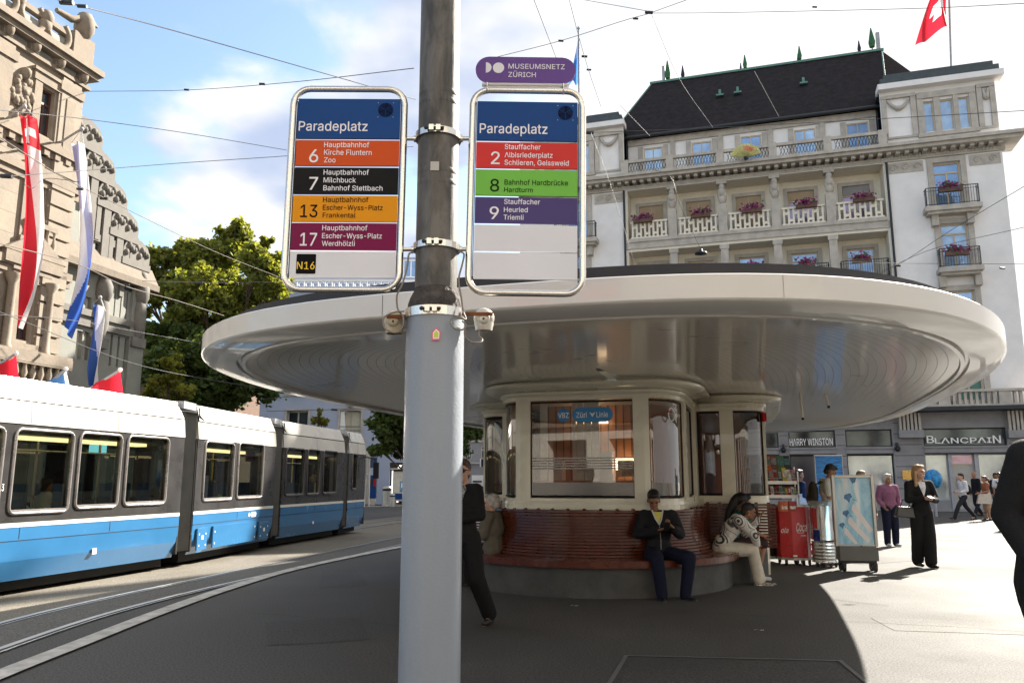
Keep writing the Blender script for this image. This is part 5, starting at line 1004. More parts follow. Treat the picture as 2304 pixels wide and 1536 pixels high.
tree('large sunlit yellow-green plane tree rising left of the stop signs', gz(480, 1080+1.45*F/42), px_blobs([(530, 525, 38, 28), (500, 570, 60, 40), (420, 580, 52, 40), (590, 590, 48, 40), (350, 590, 32, 40), (370, 650, 55, 45), (460, 650, 75, 50), (560, 660, 75, 50), (610, 640, 38, 40), (520, 720, 80, 40), (410, 720, 50, 30), (600, 545, 16, 14), (460, 760, 60, 40), (560, 770, 60, 40), (470, 600, 60, 50), (330, 660, 26, 50)], 42), LF, .15, 170, .4, 3)
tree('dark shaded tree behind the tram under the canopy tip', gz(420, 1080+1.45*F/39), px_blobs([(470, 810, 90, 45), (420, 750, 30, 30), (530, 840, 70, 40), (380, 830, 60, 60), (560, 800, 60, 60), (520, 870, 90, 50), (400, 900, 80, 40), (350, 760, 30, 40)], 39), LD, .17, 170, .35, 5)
tree('small yellowish sunlit tree just above the tram roof beside the grey gabled building', gz(380, 1080+1.45*F/30), px_blobs([(382, 815, 26, 22), (375, 855, 38, 26), (405, 880, 40, 22), (350, 885, 30, 20)], 30), LY, .09, 150, .12, 8)
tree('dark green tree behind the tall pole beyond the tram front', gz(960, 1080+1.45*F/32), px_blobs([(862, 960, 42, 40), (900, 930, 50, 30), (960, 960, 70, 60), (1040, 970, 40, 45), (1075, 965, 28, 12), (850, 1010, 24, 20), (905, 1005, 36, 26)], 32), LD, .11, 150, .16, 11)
tree('small bright leafy shrub rising over the tram roof before the blue house', gz(718, 1080+1.45*F/30), px_blobs([(718, 925, 5, 11), (712, 942, 14, 10), (728, 948, 14, 8)], 30, .1), LY, .07, 45, .04, 13, 'potted_shrub')
# brown tiled roof glimpsed behind the trees
m = MB(); oo = at(330, 720, 60); q = at(440, 850, 60); m.add([(oo.x-8, 60, 0), (q.x+3, 60, 0), (q.x+3, 60, q.z), (oo.x, 60, oo.z), (oo.x-8, 60, oo.z), (oo.x-8, 70, 0), (q.x+3, 70, 0), (q.x+3, 70, q.z), (oo.x, 70, oo.z), (oo.x-8, 70, oo.z)], [(0, 1, 2, 3, 4), (5, 9, 8, 7, 6), (3, 2, 7, 8), (1, 6, 7, 2), (4, 3, 8, 9)], mat('brown_roof', (.12, .07, .05), .85, 0, .3, 4)); m.build('old_house', None, 'brown roofed old house glimpsed through the trees beside the gabled building', 'building')
# ================================================================ KIOSK AND CANOPY
KS = .706; CC = Vector((3.02, 18.56))*KS; CA, CB_, CT, CN = 6.3*KS, 11.31*KS, -.307, 3.0
def rimpt(t, off_, z):
    a, b = max(.05, CA-off_), max(.05, CB_-off_); c, s = cos(t), sin(t)
    x = a*math.copysign(abs(c)**(2/CN), c); y = b*math.copysign(abs(s)**(2/CN), s)
    return Vector((CC.x+x*cos(CT)-y*sin(CT), CC.y+x*sin(CT)+y*cos(CT), z))
def kz(z): return CH+(z-CH)*KS
def rimts(n=180):
    # even arc-length sampling
    ts = [2*pi*i/4000 for i in range(4000)]; P = [rimpt(t, 0, 0) for t in ts]; L = [0]
    for i in range(4000): L.append(L[-1]+(P[(i+1) % 4000]-P[i]).length)
    out = []; j = 0
    for k in range(n):
        d = L[-1]*k/n
        while L[j+1] < d: j += 1
        out.append(ts[j]+(2*pi/4000)*((d-L[j])/(L[j+1]-L[j]+1e-9)))
    return out
RT = rimts()
def loft(mb, prof, m, smooth=True, raw=False):
    prof = prof if raw else [(o*KS, kz(z)) for o, z in prof]
    n = len(RT); vs = [rimpt(t, o, z) for o, z in prof for t in RT]; fs = []
    for i in range(len(prof)-1):
        for j in range(n): fs.append((i*n+j, i*n+(j+1) % n, (i+1)*n+(j+1) % n, (i+1)*n+j))
    mb.add(vs, fs, m, smooth)
cpaint = mat('canopy_paint', (.56, .54, .50), .35, 0, .04, .8, 0, 40, .5)
under = mat('canopy_lamella', (.70, .66, .57), .33, 0, .03, .8, 0, 5, .85)
under.node_tree.nodes['Principled BSDF'].inputs['Coat Roughness'].default_value = .10
groove = mat('lamella_groove', (.22, .20, .165), .5, 0, 0)
croof = mat('canopy_roof', (.016, .016, .02), .6, 0, .1)
kiosk = thing('kiosk_pavilion', 'cream oval tram-stop pavilion with wide saucer canopy and curved glass bay', 'kiosk', (1.35, 12.25, 0))
m = MB(); loft(m, [(.05, 3.10), (.012, 3.108), (0, 3.13)], cpaint); loft(m, [(0, 3.13), (0, 3.355)], cpaint); loft(m, [(0, 3.355), (.015, 3.368), (.05, 3.372)], cpaint); loft(m, [(.05, 3.372), (.32, 3.38)], cpaint); m.build('canopy_fascia', kiosk)
m = MB(); loft(m, [(.3, 3.382), (.3, 3.55)], croof, False); loft(m, [(.3, 3.55), (.4, 3.565), (2, 3.66), (6.2, 3.72)], croof); m.build('canopy_roof', kiosk)
m = MB(); loft(m, [(.05, 3.10), (.12, 3.078), (.42, 3.065)], cpaint); loft(m, [(.42, 3.065), (.43, 3.11), (.47, 3.11), (.48, 3.055), (.53, 3.055), (.54, 3.10)], cpaint, False); m.build('canopy_lip', kiosk)
def uz(o): return kz(3.10)+.19*(1-math.exp(-(o-.38)/1.1))
prof = []; o = .54*KS
while o < 4.4: prof.append((o, uz(o))); o += .095
m = MB(); loft(m, prof, under, True, True)
for o, z in prof[1:]: loft(m, [(o-.0035, z-.0011), (o+.002, z-.0011)], groove, False, True)
m.build('canopy_underside', kiosk)
seamm = mat('seam_dark', (.05, .05, .05), .8, 0, 0)
m = MB()
for u, v0, v1 in ((1792, 640, 682), (1438, 0, 0), (600, 0, 0)):
    if v0: p = gz(u, 660, 3.3)
for k in range(0, 180, 12):
    a = rimpt(RT[k], -.003, kz(3.135)); b = rimpt(RT[k], -.003, kz(3.35)); c = rimpt(RT[k]+.0005, -.003, kz(3.35)); d = rimpt(RT[k]+.0005, -.003, kz(3.135)); m.quad(a, d, c, b, seamm)
m.build('panel_seams', kiosk)
# ---- body
KO = Vector((1.35, 12.25)); KA = Vector((.302, .953)); KW = Vector((.953, -.302))
def kl(w, t, z=0.): p = KO+KW*w+KA*t; return Vector((p.x, p.y, z))
kc = mat('kiosk_cream', (.64, .60, .47), .3, 0, .04, 1.5, 0, 40, .4); kglass = glassmat('kiosk_glass', (.72, .72, .70), 1.0, 1.75); kglass2 = glassmat('kiosk_side_glass', (.5, .45, .42), 1.0, 1.7)
black = mat('black_gasket', (.012, .012, .012), .5, 0, 0); brown = mat('walnut_panel', (.42, .19, .09), .45, 0, .15, 3, 0, 40, .2); whitein = mat('white_counter', (.55, .56, .55), .5, 0, .05)
def arcw(c, rx, ry, a0, a1, n=8): return [(c[0]+rx*cos(radians(a0+(a1-a0)*i/n)), c[1]+ry*sin(radians(a0+(a1-a0)*i/n))) for i in range(n+1)]
bay = [(-1.3, 1.1), (-1.3, -.45)]+arcw((-.86, -.45), .44, .88, 180, 270)+[(-.73, -1.33), (.73, -1.33)]+arcw((.86, -.45), .44, .88, 270, 360)+[(1.3, -.45), (1.3, 1.1)]
def offp(path, d):
    r = []
    for i, p in enumerate(path):
        a = Vector(path[max(0, i-1)]); b = Vector(path[min(len(path)-1, i+1)]); t = (b-a)
        if t.length < 1e-6: t = Vector((1, 0))
        t.normalize(); r.append((p[0]+t.y*d, p[1]-t.x*d))
    return r
def dedup(P):
    r = [P[0]]
    for p in P[1:]:
        if hypot(p[0]-r[-1][0], p[1]-r[-1][1]) > 1e-3: r.append(p)
    return r
bay = dedup(bay)
wingR = dedup([(1.3, 1.1), (1.42, 1.1), (1.85, 1.1), (1.98, 1.1)]+arcw((1.98, 1.5), .4, .4, 270, 360)+[(2.38, 1.5), (2.38, 3), (2.38, 4), (2.38, 6.2), (-.0, 6.2)])
wingL = [(-w, t) for w, t in wingR][::-1]
full = dedup(wingL+bay[1:-1]+wingR)
def band(mb, path, prof, m, smooth=True):
    """prof: (offset, z)"""
    R = [[kl(*q, z) for q in offp(path, o)] for o, z in prof]; n = len(path); vs = [p for r in R for p in r]
    mb.add(vs, [(i*n+j, i*n+j+1, (i+1)*n+j+1, (i+1)*n+j) for i in range(len(prof)-1) for j in range(n-1)], m, smooth)
m = MB(); band(m, full, [(-.3, 1.0), (.0, 1.04), (.04, 1.06), (.04, 1.13), (.03, 1.17), (.03, 1.21), (-.04, 1.21)], kc, False); band(m, wingR[3:], [(0, 0), (0, 1.04)], kc, False); band(m, wingL[:-3], [(0, 0), (0, 1.04)], kc, False); m.build('sill_wall', kiosk)
m = MB(); band(m, full, [(-.05, 2.545), (.03, 2.545), (.03, 2.60), (.07, 2.63), (.07, 2.66), (.05, 2.67)], kc, False)
band(m, full, [(.05, 2.67), (.12, 2.675), (.26, 2.70), (.31, 2.74), (.31, 2.76), (.26, 2.78), (.22, 2.785)], kc); band(m, full, [(.22, 2.785), (.22, 2.90)], kc); m.build('crown_cornice', kiosk)
def glass_strip(path, name, mt, z0=1.235, z1=2.52, inset=.02, frame=True):
    path = dedup(path)
    g_ = MB(); band(g_, path, [(-inset, z0), (-inset, z1)], mt)
    f = MB()
    for z in (z0, z1): f.tube([kl(*q, z) for q in offp(path, -inset+.006)], .013, black, 4, smooth=False)
    for q in (offp(path, -inset+.006)[0], offp(path, -inset+.006)[-1]): f.tube([kl(*q, z0), kl(*q, z1)], .013, black, 4, smooth=False)
    fo = f.build('window_frame', kiosk); g_.build('window_pane', fo)
def post(path, z0=1.2, z1=2.56, d0=-.06, d1=.03, name='mullion'):
    path = dedup(path); A = offp(path, d1); B = offp(path, d0); n = len(path); mb = MB()
    vs = [kl(*q, z) for z in (z0, z1) for q in A]+[kl(*q, z) for z in (z0, z1) for q in B]
    for k in range(n-1): mb.add([vs[k], vs[k+1], vs[n+k+1], vs[n+k], vs[2*n+k], vs[2*n+k+1], vs[3*n+k+1], vs[3*n+k]], [(0, 1, 2, 3), (5, 4, 7, 6)], kc)
    for k in (0, n-1): mb.quad(vs[k], vs[n+k], vs[3*n+k], vs[2*n+k], kc)
    mb.build(name, kiosk)
glass_strip([(-.72, -1.33), (.72, -1.33)], 'front', kglass)
cR = arcw((.86, -.45), .44, .88, 270, 360, 10)
for sgn in (1, -1):
    P = [(sgn*w, t) for w, t in cR]; P = P if sgn > 0 else P[::-1]
    A = P[:2] if sgn > 0 else P[-2:]; core = P[1:-1]
    edge = [(sgn*.72, -1.33), (sgn*.86, -1.33), (sgn*cR[1][0], cR[1][1])]; post(edge if sgn > 0 else edge[::-1])
    glass_strip(core, 'curved', kglass)
    e = [(sgn*cR[-2][0], cR[-2][1]), (sgn*1.3, -.45), (sgn*1.3, -.3)]; post(e if sgn > 0 else e[::-1])
    gl_ = [(sgn*1.3, -.3), (sgn*1.3, .85)]; glass_strip(gl_ if sgn > 0 else gl_[::-1], 'side', kglass2)
    e = [(sgn*1.3, .85), (sgn*1.3, 1.1), (sgn*1.38, 1.1)]; 
    m = MB(); a, b, c = kl(sgn*1.3, .85, 0), kl(sgn*1.3, 1.1, 0), kl(sgn*1.38, 1.1, 0)
    post([(sgn*1.33, .85), (sgn*1.33, 1.09)] if sgn > 0 else [(sgn*1.33, 1.09), (sgn*1.33, .85)])
    g2 = [(sgn*1.38, 1.1), (sgn*1.72, 1.1)]; glass_strip(g2 if sgn > 0 else g2[::-1], 'wing', kglass2)
    e = [(sgn*1.72, 1.1), (sgn*1.93, 1.1)]; post(e if sgn > 0 else e[::-1])
    cw = [(sgn*w, t) for w, t in [(1.93, 1.1)]+arcw((1.98, 1.5), .4, .4, 270, 350, 8)]; glass_strip(cw if sgn > 0 else cw[::-1], 'corner', kglass2)
    e = [(sgn*2.375, 1.43), (sgn*2.38, 1.55), (sgn*2.38, 1.8)]; post(e if sgn > 0 else e[::-1])
    for k in range(2):
        t0 = 1.8+k*2.1; g3 = [(sgn*2.38, t0), (sgn*2.38, t0+1.8)]; glass_strip(g3 if sgn > 0 else g3[::-1], 'side', kglass2)
        e = [(sgn*2.38, t0+1.8), (sgn*2.38, t0+2.1)]; post(e if sgn > 0 else e[::-1])
# interior
m = MB(); core = [(-1.0, 1.2), (-1.0, .2), (-.8, -.25), (.8, -.25), (1.0, .2), (1.0, 1.2), (2.0, 1.7), (2.0, 6), (-2.0, 6), (-2.0, 1.7)]
P = [kl(*q) for q in core]; m.add([Vector((p.x, p.y, z)) for z in (.1, 2.8) for p in P], [(i, (i+1) % 10, 10+(i+1) % 10, 10+i) for i in range(10)], brown)
for q in range(14): w = -.75+q*.115; m.box(w, w+.012, -.262, -.252, .2, 2.6, oak, Matrix.Translation((KO.x, KO.y, 0)) @ Matrix(((KW.x, KA.x, 0, 0), (KW.y, KA.y, 0, 0), (0, 0, 1, 0), (0, 0, 0, 1))))
m.build('interior_partition', kiosk)
KM = Matrix.Translation((KO.x, KO.y, 0)) @ Matrix(((KW.x, KA.x, 0, 0), (KW.y, KA.y, 0, 0), (0, 0, 1, 0), (0, 0, 0, 1)))
m = MB(); m.box(-1.1, 1.1, -1.1, .9, 2.56, 2.58, mat('kiosk_ceiling', (.5, .47, .4), .6), KM); m.box(-1.05, 1.05, -1.05, -.4, 1.0, 1.42, whitein, KM); m.box(-1.08, 1.08, -1.1, -.35, 1.42, 1.45, brown, KM); m.build('counter', kiosk); m = MB(); m.box(.32, .66, -.5, -.47, 1.60, 1.76, mat('kiosk_lamp_and_fill', (1, .72, .42), .5, 0, 0, emit=2.0), KM); m.box(-.3, .2, -.42, -.40, 2.28, 2.34, MATS['kiosk_lamp_and_fill'], KM); m.build('lamp_and_fill_strip', kiosk)  # lower lamp at the warm glow; upper strip added to brighten the interior
m = MB(); m.box(-.58, -.38, -.9, -.7, 1.45, 1.72, whitein, KM); m.box(.05, .33, -.85, -.7, 1.45, 1.85, whitein, KM); m.box(.4, .7, -.8, -.7, 1.5, 1.72, mat('poster_print', (.5, .45, .3), .5, 0, .5, 12), KM); m.build('desk_screens', kiosk)
m = MB(); [m.box(w, w+.05, -1.0+.02*(q % 2), -.97+.02*(q % 2), 1.42, 2.54, mat('net_curtain', (.72, .70, .66), .8, 0, .1, 20), KM) for q, w in enumerate([-.2+.055*i for i in range(7)]+[-.68, -.625])]
m.build('curtain', kiosk)
film = glassmat('frosted_film', (.42, .43, .43), .5, 2.6, .25); m = MB()
for k in range(5): z = 1.60+k*.035; m.box(-.70, .70, -1.318, -1.314, z, z+.018, film, KM)
m.box(-.70, .70, -1.318, -1.314, 1.25, 1.42, film, KM); m.build('frosted_film', kiosk)
# window stickers
vb = mat('sticker_blue', (.02, .22, .50), .35, 0, .03)
def kwall(x, z, t=-1.335): return kl(x, t, z)
def pill(mb, cx, cz, hw, hh, fn, m, n=10):
    P = [fn(cx+hw-hh+hh*cos(radians(-90+180*i/n)), cz+hh*sin(radians(-90+180*i/n))) for i in range(n+1)]+[fn(cx-hw+hh+hh*cos(radians(90+180*i/n)), cz+hh*sin(radians(90+180*i/n))) for i in range(n+1)]
    mb.add(P, [tuple(range(len(P)))], m)
wfp = FP(tuple(kl(0, -1.335).xy), tuple(KW))
def sticker(u0, u1, v0, v1, txts, name='window_sticker'):
    s0, s1, z0, z1 = wfp.R(u0, v0, u1, v1); m = MB(); fn = lambda x, z: wfp.W(x, z, .002)
    pill(m, (s0+s1)/2, (z0+z1)/2, (s1-s0)/2, (z1-z0)/2, fn, vb)
    for t, a, b in txts:
        h = (z1-z0)*.36; put_text(m, t, lambda x, z: wfp.W(x, z, .006), s0+(s1-s0)*a, s0+(s1-s0)*b, (z0+z1)/2-h/2, (z0+z1)/2+h/2, letter, bold=.02)
    m.build(name, kiosk)
sticker(1254, 1282, 918, 950, [('VBZ', .08, .92)]); sticker(1288, 1379, 916, 949, [('Züri', .1, .36), ('Linie', .6, .88)])
m = MB(); s0, s1, z0, z1 = wfp.R(1326, 926, 1340, 938); m.add([wfp.W(s0, z1, .006), wfp.W((s0+s1)/2, (z0+z1)/2+.01, .006), wfp.W(s1, z1, .006), wfp.W((s0+s1)/2, z0, .006)], [(0, 3, 2, 1)], letter); m.build('window_sticker', kiosk)
cq = cR[5]; cp = kl(cq[0]+.015, cq[1]-.01, 2.33)
m = MB(); tn = (kl(*cR[6])-kl(*cR[4])).normalized(); nn_ = Vector((tn.y, -tn.x, 0))
m.tube([cp+nn_*.02+tn*.07*cos(t_)+Vector((0, 0, .09*sin(t_))) for t_ in [radians(x*30) for x in range(12)]], .01, letter, 5, closed=True)
m.tube([cp+nn_*.025-tn*.1+Vector((0, 0, .04)), cp+nn_*.025+Vector((0, 0, .03))], .01, fl_red, 5)
put_text(m, 'zvv', lambda x, z: cp+nn_*.03+tn*x+Vector((0, 0, z)), .07, .2, -.03, .03, letter); m.build('window_sticker', kiosk)
m = MB(); q = kl(2.36, 1.4, 2.38); m.box(q.x, q.x+.06, q.y-.08, q.y-.02, q.z, q.z+.14, fl_red); m.build('alarm_box', kiosk)
for a, b in ((kl(2.95, .9, 2.83), kl(2.97, .92, 2.38)), (kl(-2.7, .3, 2.83), kl(-2.7, .3, 2.5)), (kl(3.3, .9, 2.83), kl(3.35, .9, 2.55))): m = MB(); m.tube([a, b], .018, kc, 6); m.ball(b, .025, black, 6); m.build('hanging_rod', kiosk)
# ================================================================ BENCH
conc = mat('bench_concrete', (.07, .07, .067), .8, 0, .3, 3, .4, 25); wood = mat('bench_wood', (.095, .019, .007), .28, 0, .2, 5, 0, 40, .3, .4)
BO = Vector((1.25, 12.25)); bench = thing('circular_bench', 'dark red slatted wooden bench curving round the kiosk on a concrete base', 'bench', (BO.x, BO.y, 0))
def bp(r, a, z): return Vector((BO.x+r*cos(radians(a)), BO.y+r*sin(radians(a)), z))
A0, A1 = -218, 6
def ring(mb, r0, r1, z0, z1, m, a0=A0, a1=A1, n=72, smooth=False):
    vs = []; 
    for i in range(n+1):
        a = a0+(a1-a0)*i/n; vs += [bp(r0, a, z0), bp(r1, a, z0), bp(r1, a, z1), bp(r0, a, z1)]
    fs = []
    for i in range(n):
        k = i*4
        for q in range(4): fs.append((k+q, k+4+q, k+4+(q+1) % 4, k+(q+1) % 4))
    fs += [(0, 1, 2, 3), (n*4+3, n*4+2, n*4+1, n*4)]
    mb.add(vs, fs, m, smooth)
m = MB(); ring(m, 1.0, 1.96, 0, .385, conc); m.build('base', bench)
m = MB()
for k in range(6): ring(m, 1.665+k*.062, 1.665+k*.062+.054, .405+.004*abs(k-3), .45+.004*abs(k-3), wood)
ring(m, 2.038, 2.07, .375, .452, wood); ring(m, 1.6, 2.02, .386, .404, black); m.build('seat', bench)
m = MB(); nb = 15
for k in range(nb):
    f = k/(nb-1); z = .47+.56*f; r = 1.70-.07*f-.05*sin(f*pi); ring(m, r-.022, r, z, z+.030, wood, -197, -14)
ring(m, 1.58, 1.585, .45, .98, oak, -197, -14)  # dark sheet added behind the slats to keep the gaps from showing light
m.build('backrest', bench)
m = MB()
for k in range(24):
    a = -196+k*182/23
    P = [bp(1.635-.05*sin(f*pi)-.07*f, a, .45+.60*f) for f in (0, .25, .5, .75, 1)]
    m.tube(P+[bp(1.575, a, 1.075)], .026, wood, 6)
m.build('backrest_ribs', bench)
# wing backrests beside the bay
for sgn in (1, -1):
    m = MB()
    for k in range(nb):
        f = k/(nb-1); z = .47+.60*f; t = .62+.2*f; m.box(min(sgn*1.45, sgn*2.5), max(sgn*1.45, sgn*2.5), t, t+.02, z, z+.03, wood, KM)
    for q in range(6): w = sgn*(1.5+q*.18); m.box(w-.025, w+.025, .84, .88, .45, 1.12, wood, KM)
    m.build('backrest', bench)
    m = MB(); P = [kl(sgn*1.3, .2), kl(sgn*1.85, .1), kl(sgn*2.1, .3), kl(sgn*2.35, .75), kl(sgn*2.35, 1.0), kl(sgn*1.3, 1.0)]
    if sgn < 0: P = P[::-1]
    m.prism([(p.x, p.y) for p in P], .392, .44, wood); m.prism([(p.x, p.y) for p in P], 0, .39, conc); m.build('side_seat', bench)
# ================================================================ POLE WITH STOP SIGNS
PX, PY = at(979, 700, 3.8).x, 3.82
def galv(name, c1, c2):
    m = mat(name, c1, .5, .45, 0, 3); t = m.node_tree; b = t.nodes['Principled BSDF']; tc = N('ShaderNodeTexCoord', t); mp = N('ShaderNodeMapping', t); mp.inputs['Scale'].default_value = (5, 5, 1.6)
    t.links.new(tc.outputs['Object'], mp.inputs[0]); n = N('ShaderNodeTexNoise', t, inp={'Scale': 2.2, 'Detail': 9, 'Roughness': .65, 'Distortion': .4}); t.links.new(mp.outputs[0], n.inputs['Vector'])
    r = N('ShaderNodeValToRGB', t); r.color_ramp.elements[0].position = .38; r.color_ramp.elements[1].position = .62; r.color_ramp.elements[0].color = (*c1, 1); r.color_ramp.elements[1].color = (*c2, 1)
    t.links.new(n.outputs[0], r.inputs[0]); t.links.new(r.outputs[0], b.inputs['Base Color']); bp_ = N('ShaderNodeBump', t, inp={'Strength': .35, 'Distance': .01}); t.links.new(n.outputs[0], bp_.inputs['Height']); t.links.new(bp_.outputs[0], b.inputs['Normal'])
    return m
pg = galv('weathered_steel', (.055, .052, .048), (.13, .121, .110)); pl = mat('pole_paint', (.20, .225, .26), .42, 0, .12, 1.8, .1, 60, .15, streak=True); neckm = mat('rough_tar', (.06, .05, .045), .85, 0, .5, 14, 1.0, 40)
inox = mat('stainless_steel', (.62, .60, .56), .22, 1, .05, 6); rust = mat('rusty_iron', (.16, .055, .02), .8, .2, .4, 12)
pole = thing('catenary_pole', 'stout two-tone steel pole, grey painted below and dark weathered above, carrying the stop signs', 'pole', (PX, PY, 0))
zn = at(979, 700, PY).z
m = MB(); m.lathe([(.141, 0), (.141, zn-.015), (.139, zn)], pl, (PX, PY, 0), 40); m.build('painted_base', pole)
m = MB(); m.lathe([(.136, zn-.01), (.135, zn+.03), (.125, zn+.06), (.108, zn+.095), (.1035, zn+.11)], neckm, (PX, PY, 0), 40); m.build('collar', pole)
m = MB(); m.lathe([(.1035, zn+.1), (.1025, 3.4), (.100, 7.9), (0, 7.95)], pg, (PX, PY, 0), 40)
for zz in (at(979, 225, PY).z, at(979, 245, PY).z, at(979, 400, PY).z, at(979, 425, PY).z):      # worn strap marks
    for a0 in (198, 276): m.lathe([(.1030, zz), (.1042, zz+.004), (.1042, zz+.022), (.1030, zz+.027)], pg, (PX, PY, 0), 10, True, radians(a0), radians(a0+64))
m.build('shaft', pole)
def clampring(z, r, h, m_, th=.006):
    m = MB(); m.lathe([(r, z-h), (r+th, z-h), (r+th, z+h), (r, z+h)], m_, (PX, PY, 0), 40, False)
    m.box(PX-.035, PX-.012, PY-r-.03, PY-r, z-.014, z+.014, m_); m.box(PX+.0, PX+.022, PY-r-.03, PY-r, z-.014, z+.014, m_)
    m.tube([(PX-.055, PY-r-.02, z), (PX+.04, PY-r-.02, z)], .007, iron, 6); m.ball((PX-.05, PY-r-.02, z), .011, iron, 6)
    return m
clampring(zn-.02, .142, .022, inox).build('band_clamp', pole)
for k, v in enumerate((292, 546)):
    z = at(979, v, PY-.1).z; m = clampring(z, .105, .016, inox, .012)
    for sx in (-1, 1): m.tube([(PX+sx*.108, PY, z-.003), (PX+sx*.175, PY-.01, z-.006)], .0115, inox, 8); m.tube([(PX+sx*.108, PY, z-.003), (PX+sx*.125, PY, z-.004)], .018, inox, 8)
    m.build('sign_bracket', pole)
m = MB(); p = at(978, 373, PY-.11); m.box(p.x-.021, p.x+.021, PY-.108, PY-.1035, p.z-.023, p.z+.023, mat('faded_sticker', (.42, .40, .37), .6)); m.build('sticker', pole)
m = MB(); p = at(982, 752, PY-.145); y = PY-.146
for sc_, cm in ((1, mat('pink_sticker', (.65, .12, .2), .5)), (.72, letter), (.55, mat('lime_sticker', (.5, .55, .08), .5))):
    y -= .0015; m.add([(p.x-.022*sc_, y, p.z-.03*sc_), (p.x+.017*sc_, y, p.z-.028*sc_), (p.x+.02*sc_, y, p.z+.012*sc_), (p.x-.001, y, p.z+.034*sc_), (p.x-.022*sc_, y, p.z+.01*sc_)], [(0, 1, 2, 3, 4)], cm)
m.build('sticker', pole)
# bell housings
bellm = mat('bell_metal', (.52, .49, .43), .35, .3, .25, 9); oldbell = mat('old_bell_metal', (.42, .36, .26), .5, .2, .4, 9)
def bell(u, v, sx, mt, name):
    p = at(u, v, PY-.02); m = MB(); m.ball(p, .051, mt, 20); m.lathe([(.04, -.062), (.047, -.03), (.045, 0)], mt, p, 20); m.ball(p+Vector((0, -.044, -.008)), (.03, .012, .03), mt, 12)
    b = m.build('bell_housing', pole); m = MB(); m.box(min(p.x-sx*.015-.045, PX+sx*.135), max(p.x+.045-sx*.0, PX+sx*.135), p.y-.062, p.y-.05, p.z+.002, p.z+.018, rust)
    m.ball(p+Vector((0, -.055, -.012)), .006, black, 6); m.build('bracket', b); return p
pl_ = bell(888, 722, -1, oldbell, 'l'); pr_ = bell(1089, 716, 1, bellm, 'r')
cab = mat('grey_cable', (.20, .17, .14), .5, 0, .1)
def cable(pts, name='cable', r=.0045):
    m = MB(); m.tube(catmull([at(u, v, PY+dy) for u, v, dy in pts], 5), r, cab, 6); m.build(name, pole)
cable([(930, 568, -.04), (920, 572, -.06), (916, 600, -.06), (905, 640, -.08), (893, 665, -.08), (895, 695, -.08), (907, 712, -.1), (906, 735, -.1), (890, 748, -.1), (866, 738, -.1), (864, 715, -.1), (885, 703, -.1), (910, 700, -.1)])
cable([(1035, 566, -.04), (1044, 572, -.05), (1040, 595, -.05), (1032, 630, -.06), (1038, 670, -.08), (1042, 700, -.12), (1048, 718, -.13), (1036, 714, -.15), (1018, 716, -.15), (1014, 728, -.15), (1025, 740, -.15), (1042, 741, -.14), (1048, 730, -.14), (1040, 722, -.14)])
cable([(1046, 740, -.12), (1046, 755, -.12), (1060, 769, -.1), (1080, 770, -.08), (1085, 764, -.06), (1078, 754, -.05), (1079, 742, -.05)])
# ---- stop signs
def colmat(n, rgb, r=.38): c_ = srgb(rgb); k_ = .95 if n == 'white' else .74; return mat('sign_'+n, tuple(x*k_ for x in c_), r, 0, .03, 3, 0, 40, 0, .15)
SY = PY-.02
sc_cols = dict(blue=(24, 74, 140), orange=(222, 88, 34), black=(6, 8, 12), amber=(245, 160, 16), berry=(130, 16, 76), white=(214, 214, 220), red=(222, 62, 60), green=(126, 200, 82), violet=(84, 72, 126))
cm_ = {k: colmat(k, v) for k, v in sc_cols.items()}; lt_ = mat('sign_white_print', (.72, .70, .74), .5, 0, 0); bk_ = mat('sign_black_print', (.006, .006, .006), .6, 0, 0, spec=.08); gr_ = mat('sign_dark_green_print', (.012, .03, .008), .6, 0, 0, spec=.08); ye_ = mat('sign_yellow_print', (.8, .5, .02), .5, 0, 0); emb = mat('emblem_navy', (.004, .008, .03), .6, 0, 0, spec=.08); lilac = colmat('lilac', (112, 82, 152)); silverp = mat('sign_silver_print', (.62, .60, .64), .5, 0, 0)
def cx5(x, y): return at(620+x/2.743, 120+y/2.743, SY)
